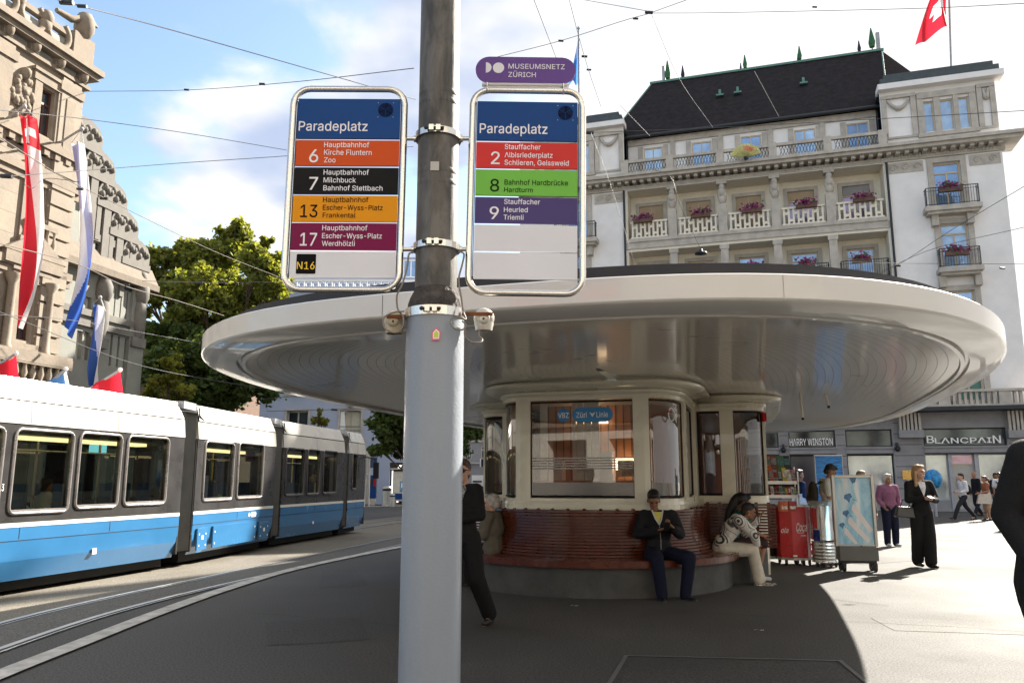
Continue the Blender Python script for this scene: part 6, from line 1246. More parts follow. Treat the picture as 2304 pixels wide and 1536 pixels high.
def signboard(label, fx0, fx1, fy0, fy1, rows, tilt, px0, px1):
    c = cx5((fx0+fx1)/2, (fy0+fy1)/2); root = thing('stop_sign', label, 'sign', c)
    Rm = Matrix.Translation(c) @ Matrix.Rotation(tilt, 4, 'Y') @ Matrix.Translation(-c)
    f = lambda x, z, y=0.: Rm @ Vector((x, SY+y, z))
    x0, x1 = cx5(fx0, 800).x, cx5(fx1, 800).x; z1, z0 = cx5(500, fy0).z, cx5(500, fy1).z; r = .085; pts = []
    for (cx, cz, a0) in ((x1-r, z1-r, 0), (x0+r, z1-r, 90), (x0+r, z0+r, 180), (x1-r, z0+r, 270)):
        for k in range(7): a = radians(a0+15*k); pts.append(f(cx+r*cos(a), cz+r*sin(a)))
    m = MB(); m.tube(pts, .0165, inox, 14, closed=True); m.build('frame', root)
    xa, xb = cx5(px0, 800).x, cx5(px1, 800).x
    m = MB()
    for xx in (xa-.004, xb+.004):
        m = MB(); m.fbox(FP((0, SY), (1, 0)), xx-.002, xx+.002, z0+.05, z1-.07, -.004, .004, black); m.v = [tuple(Rm @ Vector(q)) for q in m.v]; m.build('side_rail', root)
    for (y0, y1, cname, texts, extra) in rows:
        za, zb = cx5(500, y1).z, cx5(500, y0).z
        m = MB(); m.box(xa, xb, SY-.006, SY+.006, za, zb, cm_[cname]); m.v = [tuple(Rm @ Vector(q)) for q in m.v]; pn = m.build('line_panel' if cname != 'blue' else 'name_panel', root, bev=.001)
        if texts or extra:
            m = MB()
            for (t, tx0, tx1, tb, tt, tm, *bd) in texts:
                A, B = cx5(tx0, tb), cx5(tx1, tt); put_text(m, t, lambda x, z: f(x, z, -.0075), cx5(tx0, (tb+tt)/2).x, cx5(tx1, (tb+tt)/2).x, A.z, B.z, tm, bold=bd[0] if bd else .012)
            if extra: extra(m, f)
            m.build('lettering', pn)
def emblem(x, y):
    def fn(m, f):
        c = cx5(x, y); r = cx5(x+46, y).x-c.x
        m.add([f(c.x+r*cos(radians(a)), c.z+r*sin(radians(a)), -.0075) for a in range(0, 360, 12)], [tuple(range(30))], emb)
        for q in (90, 210, 330):
            for k in range(5):
                rr = r*(.25+.16*k)
                m.tube([f(c.x+rr*cos(radians(a)), c.z+rr*sin(radians(a)), -.008) for a in range(q+8, q+113, 15)], .0006, cm_['blue'], 4)
        for q in (30, 150, 270): m.tube([f(c.x, c.z, -.008), f(c.x+r*.95*cos(radians(q)), c.z+r*.95*sin(radians(q)), -.008)], .0012, cm_['blue'], 4)
        for dx in (-1, 1):
            for dz in (-1, 1): m.add([f(c.x+dx*r*1.02+.002*cos(radians(a)), c.z+dz*r*1.02+.002*sin(radians(a)), -.0072) for a in range(0, 360, 60)], [tuple(range(6))], silverp)
    return fn
def n16(m, f):
    a, b = cx5(130, 1364), cx5(256, 1242); r = .006; P = []
    for (cx, cz, a0) in ((b.x-r, b.z-r, 0), (a.x+r, b.z-r, 90), (a.x+r, a.z+r, 180), (b.x-r, a.z+r, 270)): P += [f(cx+r*cos(radians(a0+30*k)), cz+r*sin(radians(a0+30*k)), -.0072) for k in range(4)]
    m.add(P, [tuple(range(16))], bk_)
W_, K_ = lt_, bk_
signboard('left framed stop sign listing lines 6, 7, 13, 17 and N16', 84, 783, 222, 1458, [
    (285, 530, 'blue', [('Paradeplatz', 143, 568, 483, 425, W_, .004)], emblem(678, 353)),
    (540, 697, 'orange', [('6', 209, 265, 677, 598, W_), ('Hauptbahnhof', 300, 578, 584, 552, W_), ('Kirche Fluntern', 300, 594, 631, 599, W_), ('Zoo', 300, 372, 678, 647, W_)], None),
    (708, 871, 'black', [('7', 209, 263, 846, 768, W_), ('Hauptbahnhof', 298, 577, 753, 722, W_), ('Milchbuck', 298, 497, 801, 770, W_), ('Bahnhof Stettbach', 297, 662, 850, 819, W_)], None),
    (880, 1042, 'amber', [('13', 156, 262, 1015, 938, K_), ('Hauptbahnhof', 295, 575, 922, 891, K_), ('Escher-Wyss-Platz', 295, 664, 970, 939, K_), ('Frankental', 294, 497, 1017, 987, K_)], None),
    (1050, 1215, 'berry', [('17', 156, 259, 1190, 1112, W_), ('Hauptbahnhof', 292, 570, 1095, 1064, W_), ('Escher-Wyss-Platz', 291, 660, 1144, 1113, W_), ('Werdhölzli', 290, 493, 1191, 1161, W_)], None),
    (1225, 1387, 'white', [('N16', 137, 247, 1335, 1290, ye_, .02)], n16)], radians(.35), 116, 757)
signboard('right framed stop sign listing lines 2, 8 and 9 above two blank panels', 1203, 1895, 232, 1480, [
    (303, 543, 'blue', [('Paradeplatz', 1254, 1672, 500, 441, W_, .004)], emblem(1780, 369)),
    (555, 713, 'red', [('2', 1326, 1381, 690, 614, W_), ('Stauffacher', 1410, 1631, 597, 566, W_), ('Albisriederplatz', 1410, 1706, 647, 616, W_), ('Schlieren, Geissweid', 1410, 1806, 694, 663, W_)], None),
    (723, 882, 'green', [('8', 1323, 1380, 858, 782, gr_), ('Bahnhof Hardbrücke', 1412, 1804, 816, 784, gr_), ('Hardturm', 1410, 1588, 861, 832, gr_)], None),
    (893, 1052, 'violet', [('9', 1323, 1380, 1028, 952, W_), ('Stauffacher', 1412, 1633, 935, 904, W_), ('Heuried', 1411, 1558, 984, 954, W_), ('Triemli', 1410, 1533, 1031, 1001, W_)], None),
    (1063, 1224, 'white', [], None), (1234, 1396, 'white', [], None)], radians(.9), 1233, 1862)
c = cx5(1543, 108); root = thing('museum_sign', 'purple pill-shaped museum network sign clamped on top of the right stop sign', 'sign', c); Rm = Matrix.Translation(c) @ Matrix.Rotation(radians(.8), 4, 'Y') @ Matrix.Translation(-c)
f = lambda x, z, y=0.: Rm @ Vector((x, SY+y, z)); m = MB(); a, b = cx5(1234, 186), cx5(1851, 28); hw, hh = (b.x-a.x)/2, (b.z-a.z)/2
P = [((a.x+b.x)/2+hw-hh+hh*cos(radians(-90+15*i)), (a.z+b.z)/2+hh*sin(radians(-90+15*i))) for i in range(13)]+[((a.x+b.x)/2-hw+hh+hh*cos(radians(90+15*i)), (a.z+b.z)/2+hh*sin(radians(90+15*i))) for i in range(13)]
n = len(P); m.add([f(x, z, y) for y in (-.006, .006) for x, z in P], [tuple(range(n)), tuple(range(2*n-1, n-1, -1))]+[(i, n+i, n+(i+1) % n, (i+1) % n) for i in range(n)], lilac); pn = m.build('panel', root)
m = MB(); put_text(m, 'MUSEUMSNETZ', lambda x, z: f(x, z, -.0075), cx5(1437, 85).x, cx5(1784, 85).x, cx5(1437, 101).z, cx5(1437, 71).z, silverp, bold=.03); put_text(m, 'ZÜRICH', lambda x, z: f(x, z, -.0075), cx5(1437, 135).x, cx5(1607, 135).x, cx5(1437, 152).z, cx5(1437, 122).z, silverp, bold=.03)
c1_, c2_ = cx5(1298, 96), cx5(1376, 97); r_ = cx5(1411, 97).x-c2_.x
m.add([f(c1_.x+r_*cos(radians(a)), c1_.z+r_*sin(radians(a)), -.0075) for a in range(-90, 91, 15)], [tuple(range(13))], silverp); m.add([f(c2_.x+r_*cos(radians(a)), c2_.z+r_*sin(radians(a)), -.0075) for a in range(0, 360, 15)], [tuple(range(24))], silverp); m.build('lettering', pn)
m = MB(); q0, q1 = cx5(1276, 205), cx5(1812, 192); m.box(q0.x, q1.x, SY-.012, SY+.012, q0.z, q1.z, mat('grey_bar', (.5, .49, .48), .5)); m.v = [tuple(Rm @ Vector(q)) for q in m.v]
for x in (1308, 1778): p = cx5(x, 232); m.lathe([(.018, -.006), (.021, -.006), (.021, .006), (.018, .006)], inox, (0, 0, 0), 12, False) if 0 else m.tube([Rm @ Vector((p.x, SY+.02*cos(t_), p.z+.005+.02*sin(t_))) for t_ in [radians(x_*30) for x_ in range(12)]], .004, inox, 5, closed=True); m.tube([Rm @ Vector((p.x, SY-.014, p.z)), Rm @ Vector((p.x, SY-.014, p.z+.035))], .005, inox, 5)
m.build('mounting_bar', root)
# ================================================================ TRAM
tblue = mat('tram_blue', (.038, .165, .35), .22, 0, .05, 1.5, 0, 40, .8); tdark = mat('tram_graphite', (.045, .043, .043), .3, .1, .15, 2.5, 0, 40, .6); twhite = mat('tram_white', (.60, .58, .53), .3, 0, .05, 1, 0, 40, .3); tstripe = mat('tram_cream_stripe', (.70, .68, .60), .35, 0, 0)
rubber = mat('bellows_rubber', (.10, .10, .095), .6, 0, .15, 4); under_ = mat('tram_underframe', (.012, .012, .012), .8, 0, 0); tin = mat('tram_interior', (.25, .26, .25), .6, 0, .1); tseat = mat('tram_seat', (.04, .08, .20), .8, 0, .2); tglass = glassmat('tram_glass', (.42, .48, .44), 1.0, 1.65); wgrey = mat('window_surround_metal', (.33, .31, .30), .3, .5, .1); tyel = mat('tram_grab_yellow', (.55, .45, .08), .5); tled = mat('tram_lamp', (1, .75, .35), .5, 0, 0, emit=.9)
pts = [((-7.32, 5.6), (-5.54, 13.56)), ((-5.48, 14.0), (-5.10, 17.35)), ((-5.05, 17.75), (-4.42, 21.25)), ((-4.36, 21.5), (-4.17, 22.9))]
pts[0] = ((-6.3-.2241*4.57, 10.17-4.57), (-5.54, 13.56))
FPs = [FP(a, (b[0]-a[0], b[1]-a[1])) for a, b in pts]; LN = [hypot(b[0]-a[0], b[1]-a[1]) for a, b in pts]
f0 = FPs[0]; zb = .2; zs0, zs1 = f0.Z(200, 1174.5), f0.Z(200, 1164.5); zs0 = f0.Z(0, 1188); zs1 = f0.Z(0, 1178); zbt = f0.Z(0, 948.6); zsm = f0.Z(0, 893); zrf = f0.Z(0, 840)
tram = thing('tram', 'long articulated tram with blue skirt, graphite window band and white roof on the left track', 'tram', (-6.5, 12, 0))
TW = 2.4
wins = [[(29, 157, 970, 1150), (176, 267, 977, 1139), (284, 374, 984, 1132)], [(459, 523, 996, 1123), (535, 590, 999, 1118)], [(643, 683, 1010, 1113), (691, 718, 1013, 1111), (727, 757, 1016, 1109)], [(778, 789, 1020, 1100), (792, 802, 1022, 1100)]]
for i, (fp, L) in enumerate(zip(FPs, LN)):
    ops = []
    for (u0, u1, v0, v1) in wins[i]:
        s0, s1, z0, z1 = fp.R(u0, v0, u1, v1)
        if s1 < L-.02 and s0 > 0.02: ops.append((s0, s1, z0, z1))
    if i == 0: ops.append((ops[0][0]-1.35, ops[0][0]-.2, ops[0][2], ops[0][3])); ops.append((ops[0][0]-3.6, ops[0][0]-1.6, ops[0][2], ops[0][3]))
    W_t = fp.W; fwin = [o for o in ops]
    m = MB(); wall(m, fp, 0, L, zs1, zbt, fwin, tdark, 0, .07); wall(m, fp, 0, L, zs1, zbt, fwin, tdark, -TW, -.07)
    for s0 in (0, L):
        m.fbox(fp, s0-.02, s0+.02, .25, zs1, -TW+.01, -.01, tdark); m.fbox(fp, s0-.02, s0+.02, zs1, zbt, -TW+.01, -TW+.5, tdark); m.fbox(fp, s0-.02, s0+.02, zs1, zbt, -.5, -.01, tdark)
    m.build('window_band', tram)
    for d0, sg in ((0, 1), (-TW, -1)):
        m = MB(); P = [(zb, d0-.10*sg), (zb+.25, d0-.015*sg), (zb+.5, d0), (zs0, d0)]
        for (za, da_), (zc_, dc) in zip(P, P[1:]): m.quad(W_t(0, za, da_), W_t(L, za, da_), W_t(L, zc_, dc), W_t(0, zc_, dc), tblue)
        m.build('skirt', tram)
    m = MB(); m.fbox(fp, 0, L, zs0, zs1, -TW-.004, .004, tstripe); m.build('stripe', tram)
    m = MB()
    for d0, sg in ((0, 1), (-TW, -1)):
        P = [(zbt, d0+.012*sg), (zsm-.012, d0-.02*sg)]; m.quad(W_t(0, P[0][0], P[0][1]), W_t(L, P[0][0], P[0][1]), W_t(L, P[1][0], P[1][1]), W_t(0, P[1][0], P[1][1]), twhite)
        m.quad(W_t(0, zsm-.012, d0-.02*sg), W_t(L, zsm-.012, d0-.02*sg), W_t(L, zsm+.006, d0-.045*sg), W_t(0, zsm+.006, d0-.045*sg), under_)
        m.quad(W_t(.03, zsm+.006, d0-.01*sg), W_t(L-.03, zsm+.006, d0-.01*sg), W_t(L-.1, zrf, d0-.12*sg), W_t(.1, zrf, d0-.12*sg), twhite)
    m.quad(W_t(.1, zrf, -.12), W_t(L-.1, zrf, -.12), W_t(L-.1, zrf, -TW+.12), W_t(.1, zrf, -TW+.12), twhite)
    for a, b in ((0, .1), (L, L-.1)): m.quad(W_t(a, zbt, 0), W_t(a, zbt, -TW), W_t(b, zrf, -TW+.12), W_t(b, zrf, -.12), twhite)
    m.fbox(fp, L*.25, L*.6, zrf, zrf+.06, -1.9, -.6, twhite)
    m.build('roof_fairing', tram)
    m = MB()      # panel joints and grab edge of the fairing and skirt
    for q in range(1, max(2, int(L/1.55))):
        s_ = L*q/max(2, int(L/1.55)); m.quad(W_t(s_-.004, zbt+.01, .015), W_t(s_+.004, zbt+.01, .015), W_t(s_+.004, zsm-.02, -.012), W_t(s_-.004, zsm-.02, -.012), under_)
        m.fbox(fp, s_-.004, s_+.004, .72, zs0-.01, 0, .003, under_)
    m.fbox(fp, 0, L, .695, .703, 0, .003, under_); m.build('panel_joints', tram)
    m = MB(); m.fbox(fp, .05, L-.05, .06, .24, -TW+.3, -.25, under_); m.fbox(fp, 0, L, .3, .36, -TW+.1, -.1, tin); m.fbox(fp, 0, L, zbt-.12, zbt-.06, -TW+.08, -.08, tin)
    m.build('floor_and_ceiling', tram)
    m = MB(); m.fbox(fp, .4, L-.4, zbt-.17, zbt-.125, -.62, -.42, tled); m.build('lamp_strip', tram)
    for (s0, s1, z0, z1) in fwin:
        m = MB(); r = .07; P = []
        for cx, cz, a0 in ((s1-r, z1-r, 0), (s0+r, z1-r, 90), (s0+r, z0+r, 180), (s1-r, z0+r, 270)):
            for k in range(4): P.append(W_t(cx+(r+.012)*cos(radians(a0+30*k)), cz+(r+.012)*sin(radians(a0+30*k)), .006))
        m.tube(P, .022, wgrey if i < 2 else tdark, 6, closed=True)
        m.fbox(fp, s0, s1, z0, z0+.035, -.045, .012, wgrey)
        fo = m.build('window', tram); m = MB(); m.quad(W_t(s0, z0, -.035), W_t(s1, z0, -.035), W_t(s1, z1, -.035), W_t(s0, z1, -.035), tglass); m.build('pane', fo)
        m = MB(); m.quad(W_t(s0, z0, -TW+.035), W_t(s1, z0, -TW+.035), W_t(s1, z1, -TW+.035), W_t(s0, z1, -TW+.035), tglass); m.build('far_pane', fo)
    # seats and poles
    m = MB(); k = .5
    while k < L-.5:
        for d_ in (-.75, -1.95): m.fbox(fp, k, k+.42, .75, .82, d_, d_+.42, tseat); m.fbox(fp, k, k+.06, .8, 1.4, d_, d_+.42, tseat)
        k += .95
    m.build('seats', tram)
    m = MB(); k = .9
    while k < L-.3: m.tube([W_t(k, .36, -.8), W_t(k, zbt-.1, -.8)], .018, tyel if i else wgrey, 6); k += 1.25
    m.tube([W_t(.2, zbt-.3, -.75), W_t(L-.2, zbt-.3, -.75)], .016, wgrey, 6); m.build('grab_rails', tram)
    # sockets and small marks on the skirt
    if i == 0:
        s_, z_ = fp.px(213, 1239, .01); m = MB(); m.fbox(fp, s_-.04, s_+.04, z_-.04, z_+.04, 0, .008, letter); m.build('jacking_mark', tram)
    if i == 2: s_, z_ = fp.px(705, 1175, .01); m = MB(); m.fbox(fp, s_-.03, s_+.03, z_-.03, z_+.03, 0, .008, letter); m.build('jacking_mark', tram)
fp = FPs[1]
for (u0, u1, v0, v1) in ((440, 462, 1187, 1238), (476, 572, 1177, 1225), (580, 601, 1172, 1212)):
    s0, s1, z0, z1 = fp.R(u0, v0, u1, v1); m = MB(); z0 = max(z0, .26); m.fbox(fp, s0, s1, z0, z1, 0, .03, tblue); 
    for q in (s0+.06, s1-.06): m.fbox(fp, q-.012, q+.012, z1-.12, z1-.09, .03, .036, letter); m.fbox(fp, q-.012, q+.012, z0+.06, z0+.09, .03, .036, letter)
    if u0 != 476: m.fbox(fp, (s0+s1)/2-.035, (s0+s1)/2+.035, z1-.2, z1-.13, .03, .036, letter)
    m.build('service_hatch', tram, bev=.008)
s0, s1, z0, z1 = fp.R(559, 1151, 576, 1162); m = MB(); pill(m, (s0+s1)/2+.05, (z0+z1)/2, (s1-s0)/2-.05, (z1-z0)/2, lambda x, z: fp.W(x, z, .006), letter)
m.add([fp.W(s0+.03+.04*cos(radians(a)), (z0+z1)/2+.04*sin(radians(a)), .006) for a in range(0, 360, 40)], [tuple(range(9))], letter); m.build('emblem', tram)
s0, s1, z0, z1 = f0.R(-14, 1088, 8, 1104); m = MB(); put_text(m, '3013', lambda x, z: f0.W(x, z, .006), s0, s1, z0, z1, letter); m.build('fleet_number', tram)
# displays seen through the windows
m = MB(); s0, s1, z0, z1 = f0.R(206, 1000, 240, 1020, -1.2); m.fbox(f0, s0, s1, z0, z1, -1.25, -1.2, mat('tram_display', (.15, .45, .5), .3, 0, .6, 12, emit=.7)); m.build('display_screen', tram)
m = MB(); s0, s1, z0, z1 = FPs[1].R(552, 1010, 572, 1038, -.3); m.fbox(FPs[1], s0, s1, z0, z1, -.3, -.28, mat('tram_poster', (.35, .15, .2), .5, 0, .8, 18)); m.build('hanging_poster', tram)
# bellows
for i in range(3):
    a, b = FPs[i], FPs[i+1]; m = MB(); n = 6
    p0 = a.W(LN[i], 0, 0); p1 = b.W(0, 0, 0); g0 = p0+(p1-p0)*.12; nrm = -a.n
    for k in range(n):
        q0 = p0.lerp(p1, (k+.05)/n); q1 = p0.lerp(p1, (k+.5)/n); q2 = p0.lerp(p1, (k+.95)/n); dpt = .03
        for za, zc_ in ((.28, zbt+.15),):
            A = [q0+nrm*.09, q1+nrm*dpt, q2+nrm*.09]; B = [q0+nrm*(TW-.09), q1+nrm*(TW-dpt), q2+nrm*(TW-.09)]
            for s_ in (A, B):
                for u_, w_ in zip(s_, s_[1:]): m.quad(Vector((u_.x, u_.y, za)), Vector((w_.x, w_.y, za)), Vector((w_.x, w_.y, zrf-.15)), Vector((u_.x, u_.y, zrf-.15)), rubber)
    A, B = p0, p1; z = zrf-.16; m.quad(Vector((*A.xy, z)), Vector((*B.xy, z)), Vector(((B+nrm*TW).x, (B+nrm*TW).y, z)), Vector(((A+nrm*TW).x, (A+nrm*TW).y, z)), rubber)
    m.build('bellows', tram)
    m = MB(); m.box(min(p0.x, p1.x)-.5, max(p0.x, p1.x)-.1, p0.y-.02, p1.y+.06, zrf-.1, zrf+.02, ggrey); m.tube([Vector((p1.x-.02, p1.y+.03, zrf-.05)), Vector((p1.x-.02, p1.y+.05, zsm+.1)), Vector((p1.x+.0, p1.y+.2, zsm+.02))], .015, under_, 5); m.build('coupling_bar', tram)
# front cab
fp = FPs[3]; L = LN[3]; m = MB(); Wc = fp.W
for k in range(8):
    a0, a1 = radians(90*k/8), radians(90*(k+1)/8); R_c = 1.2
    P = lambda a, z, q=1.: Wc(L+.45*sin(a)*q, z, -R_c+R_c*cos(a)); Q = lambda a, z, q=1.: Wc(L+.45*sin(a)*q, z, -R_c-R_c*cos(a))
    for (z0, z1, mt) in ((.25, zs0, tblue), (zs0, zs1, tstripe), (zs1, zbt, tdark), (zbt, zrf-.1, twhite)):
        m.quad(P(a0, z0), P(a1, z0), P(a1, z1, .96), P(a0, z1, .96), mt); m.quad(Q(a0, z0), Q(a1, z0), Q(a1, z1, .96), Q(a0, z1, .96), mt)
m.build('driver_cab', tram); m = MB(); m.tube([Wc(L-.1, 2.1, .02), Wc(L+.1, 2.05, .25), Wc(L+.12, 1.5, .3)], .02, under_, 5); m.fbox(fp, L+.05, L+.15, 1.5, 1.95, .22, .36, under_); m.build('wing_mirror', tram)
# wheels
for i in (0, 1, 2, 3):
    for s_ in (LN[i]*.3, LN[i]*.3+.9):
        m = MB(); c = FPs[i].W(s_, .3, -.45); 
        vs = [(c+FPs[i].d*.28*cos(radians(a))+Vector((0, 0, .28*sin(radians(a))))+FPs[i].n*e) for e in (0, -.1) for a in range(0, 360, 24)]; m.add(vs, [tuple(range(15)), tuple(range(29, 14, -1))]+[(k, 15+k, 15+(k+1) % 15, (k+1) % 15) for k in range(15)], under_); m.build('wheel', tram)
# ================================================================ WIRES
wirem = mat('wire', (.06, .06, .065), .5, .3, 0); contact = mat('contact_wire', (.12, .10, .085), .5, .3, 0); ins = mat('insulator', (.02, .02, .02), .4)
def wire(label, pts, r=.012, mt=None, knots=(), Y=None):
    P = catmull([at(u, v, y) for u, v, y in pts], 8) if len(pts) > 2 else [at(u, v, y) for u, v, y in pts]
    m = MB(); m.tube(P, r*.72, mt or wirem, 5, caps=False)
    for u, v, y, s_ in knots:
        p = at(u, v, y); m.tube([p-Vector((s_*2.5, 0, 0)), p+Vector((s_*2.5, 0, -s_*.3))], s_, ins, 6)
    m.build('overhead_wire', None, label, 'wire', 'overhead wires')
wire('thick dark cable with black insulator sloping from the top left to the left sign', [(60, -28, 9), (130, 0, 9.5), (400, 72, 11.5), (815, 190, 15), (935, 224, 16.5)], .013, None, [(150, 5, 9.6, .035), (185, 14, 9.8, .025)])
wire('thin span wire running level from the palace corner toward the pole top', [(198, 206, 24), (420, 203, 22), (659, 185, 18), (931, 154, 14)], .012, None, [(420, 202, 22, .03), (590, 189, 19, .03)])
wire('thin wire falling rightwards across the cloud to the left sign edge', [(-10, 247, 14), (190, 268, 16), (420, 300, 18), (645, 338, 20)], .011)
wire('thin wire rising rightwards from the black insulator at the left to the left sign', [(0, 398, 13), (215, 382, 15), (420, 366, 17), (645, 351, 19), (930, 330, 22)], .011, None, [(15, 396, 13.1, .04)])
wire('slanting contact wire from the upper left edge down to the canopy rim', [(-10, 303, 9), (143, 400, 11), (234, 445, 12.5), (400, 527, 16), (507, 576, 19), (640, 628, 24)], .010, contact, [(234, 446, 12.5, .025), (180, 425, 11.8, .02)])
wire('lower contact wire crossing the banners and the trees to the canopy', [(-10, 545, 9.5), (176, 595, 12), (283, 644, 14), (400, 677, 16.5), (504, 710, 19)], .011, contact, [(285, 640, 14, .02)])
wire('thin wire hooking across the red banner', [(55, 415, 11.5), (75, 423, 11.6), (105, 402, 11.8), (180, 410, 12)], .008, contact)
wire('faint wire crossing the trees just above the tram roof', [(-5, 700, 14), (320, 823, 20), (582, 872, 26), (640, 880, 28)], .011)
wire('thin horizontal wire in front of the trees with small fittings', [(320, 632, 24), (480, 636, 26), (640, 634, 28)], .012, None, [(450, 635, 26, .04), (500, 636, 26.5, .05)])
wire('faint wire pair low over the palace balustrade', [(0, 708, 16), (160, 720, 19), (330, 750, 22), (560, 792, 28)], .009)
wire('wire before the blue house running into the canopy', [(585, 898, 30), (680, 889, 30), (760, 884, 30)], .013)
wire('wire above the blue house windows ending at the tree', [(600, 925, 28), (751, 921, 28), (846, 919, 28)], .014, None, [(752, 921, 28, .04)])
wire('steep dark wire right of the pole top ending above the museum sign', [(1196, -15, 9), (1252, 132, 13)], .008)
wire('steep wire running through the blue flag pole top with two black insulators', [(1277, -15, 14), (1303, 85, 17), (1325, 160, 20), (1352, 240, 24)], .010, None, [(1315, 127, 19, .03), (1325, 157, 20, .025)])
wire('thin wire rising from behind the museum sign to the wire junction', [(1105, 132, 14), (1262, 92, 14), (1400, 48, 14), (1465, 30, 14)], .008, None, [(1262, 92, 14, .02), (1430, 42, 14, .02)])
wire('thin wire from the top edge down to the wire junction', [(1290, -4, 16), (1460, 26, 14)], .008, None, [(1460, 28, 14, .03)])
wire('faint wire from the junction up to the top right', [(1468, 28, 14), (1560, -5, 12)], .008)
wire('long thin wire from the junction toward the red flag', [(1468, 30, 14), (1626, 29, 13), (2050, 20, 11), (2310, 8, 9)], .007, None, [(1833, 16, 12.2, .015)])
wire('pale wire dropping from the junction across the hotel roof', [(1466, 32, 14), (1530, 180, 18), (1604, 287, 22)], .008, ggrey)
wire('pale wire crossing the left slope of the hotel roof', [(1396, 238, 20), (1462, 306, 22)], .012, ggrey)
wire('pale wire crossing the middle of the hotel roof', [(1697, 160, 20), (1752, 262, 22)], .012, ggrey)
wire('long span wire level with the hotel attic windows', [(1318, 299, 20), (1600, 288, 19), (1900, 272, 17), (2310, 249, 14)], .010, None, [(1325, 298, 20, .05)])
wire('slanting wire across the right tower of the hotel from lower left to upper right', [(1900, 650, 22), (2019, 596, 20), (2140, 518, 17), (2310, 416, 13)], .009, None, [(2019, 597, 20, .03)])
wire('second slanting wire on the right tower below the first', [(1985, 609, 22), (2100, 560, 20), (2310, 510, 15)], .009)
wire('nearly level wire across the right tower just above the canopy', [(1900, 590, 18), (2100, 593, 18), (2310, 594, 16)], .008, None, [(2255, 603, 16, .02)])
wire('hanging wire down the left part of the hotel to the dark street lamp', [(1466, 380, 20), (1510, 400, 20), (1530, 460, 20), (1577, 562, 21)], .009)
wire('thin guy wire falling past the left hotel tower', [(1330, 300, 18), (1375, 420, 18), (1430, 600, 18)], .005)
m = MB(); p = at(1577, 569, 21); m.lathe([(.02, .12), (.05, .1), (.06, .03), (.16, .01), (.17, -.03), (.02, -.05)], iron, p, 16); m.build('hanging_lamp', None, 'dark round lamp hanging from wires before the left hotel loggias', 'lamp')
# ================================================================ STREET FURNITURE (far left centre)
steelp = mat('brushed_steel', (.45, .44, .42), .35, .7, .1)
def far(u, v): return gz(u, v)
for u, v, rr, h, lb in ((870, 1137, .28, 1.12, 'tall brushed steel litter bin with black mouth beside the arched blue house'), (883.5, 1139, .2, .72, 'shorter steel litter bin right of the tall one by the blue house')):
    p = gz(u, v); r = thing('litter_bin', lb, 'litter bin', p); m = MB(); m.lathe([(rr, 0), (rr, h*.75)], steelp, p, 16); m.lathe([(rr*.95, h*.75), (rr*.95, h*.87)], black, p, 16); m.lathe([(rr, h*.87), (rr, h*.95), (rr*.7, h), (0, h)], steelp, p, 16); m.build('drum', r)
p = gz(900, 1139); r = thing('poster_stand', 'white glass-roofed poster stand showing a blue bus beside the tall pole', 'poster stand', p); k = p.y/F
m = MB(); m.box(p.x-.42, p.x+.5, p.y-.1, p.y+.1, .3, 1.95, steelp); m.box(p.x-.55, p.x+.6, p.y-.3, p.y+.3, 2.05, 2.12, steelp); m.box(p.x-.4, p.x-.34, p.y-.05, p.y+.05, 0, .3, steelp); m.box(p.x+.4, p.x+.46, p.y-.05, p.y+.05, 0, .3, steelp); m.box(p.x-.4, p.x+.46, p.y-.2, p.y-.1, 1.95, 2.05, black); fr_ = m.build('frame', r)
m = MB(); m.box(p.x-.36, p.x+.44, p.y-.13, p.y-.11, .75, 1.85, mat('poster_cream', (.6, .58, .5), .4)); m.box(p.x-.36, p.x+.44, p.y-.13, p.y-.11, .4, .72, cm_['blue']); m.box(p.x-.02, p.x+.4, p.y-.14, p.y-.13, .8, 1.4, tblue); m.box(p.x+.05, p.x+.35, p.y-.145, p.y-.14, 1.05, 1.3, pane); m.build('poster', fr_)
p = gz(829, 1139); r = thing('stop_post', 'slim steel hoop post with dark blue sign before the arched doorway', 'sign post', p); m = MB()
m.tube([p, p+Vector((0, 0, 2.9))], .045, steelp, 8); m.tube([p+Vector((-.25, 0, 0)), p+Vector((-.25, 0, 1.7)), p+Vector((-.15, 0, 1.8)), p+Vector((0, 0, 1.7))], .04, steelp, 8); m.build('post', r); m = MB(); m.box(p.x+.05, p.x+.42, p.y-.04, p.y+.04, 2.15, 2.75, mat('dark_blue_sign', (.02, .05, .12), .4)); m.build('sign_plate', r)
p = gz(836, 1136); r = thing('ticket_machine', 'blue and red ticket machine beside the arched doorway of the blue house', 'ticket machine', p); m = MB(); m.box(p.x-.15, p.x+.28, p.y-.2, p.y+.2, .4, 1.75, cm_['blue']); m.box(p.x-.1, p.x+.2, p.y-.15, p.y+.15, 0, .4, steelp); m.build('cabinet', r); m = MB(); m.box(p.x+.1, p.x+.26, p.y-.22, p.y-.2, 1.1, 1.6, fl_red); m.box(p.x-.12, p.x+.06, p.y-.22, p.y-.2, 1.2, 1.5, black); m.build('screen', r)
p = Vector((at(1076, 1080, 21).x, 21, 0)); r = thing('ticket_machine', 'white ticket machine with blue panel between the sunglasses woman and the kiosk', 'ticket machine', p); m = MB(); m.box(p.x-.16, p.x+.16, p.y-.2, p.y+.2, 0, 1.58, letter); m.build('cabinet', r); m = MB(); m.box(p.x-.14, p.x+.14, p.y-.22, p.y-.2, .85, 1.3, cm_['blue']); m.box(p.x-.13, p.x+.1, p.y-.22, p.y-.2, 1.4, 1.44, black); m.build('screen', r)
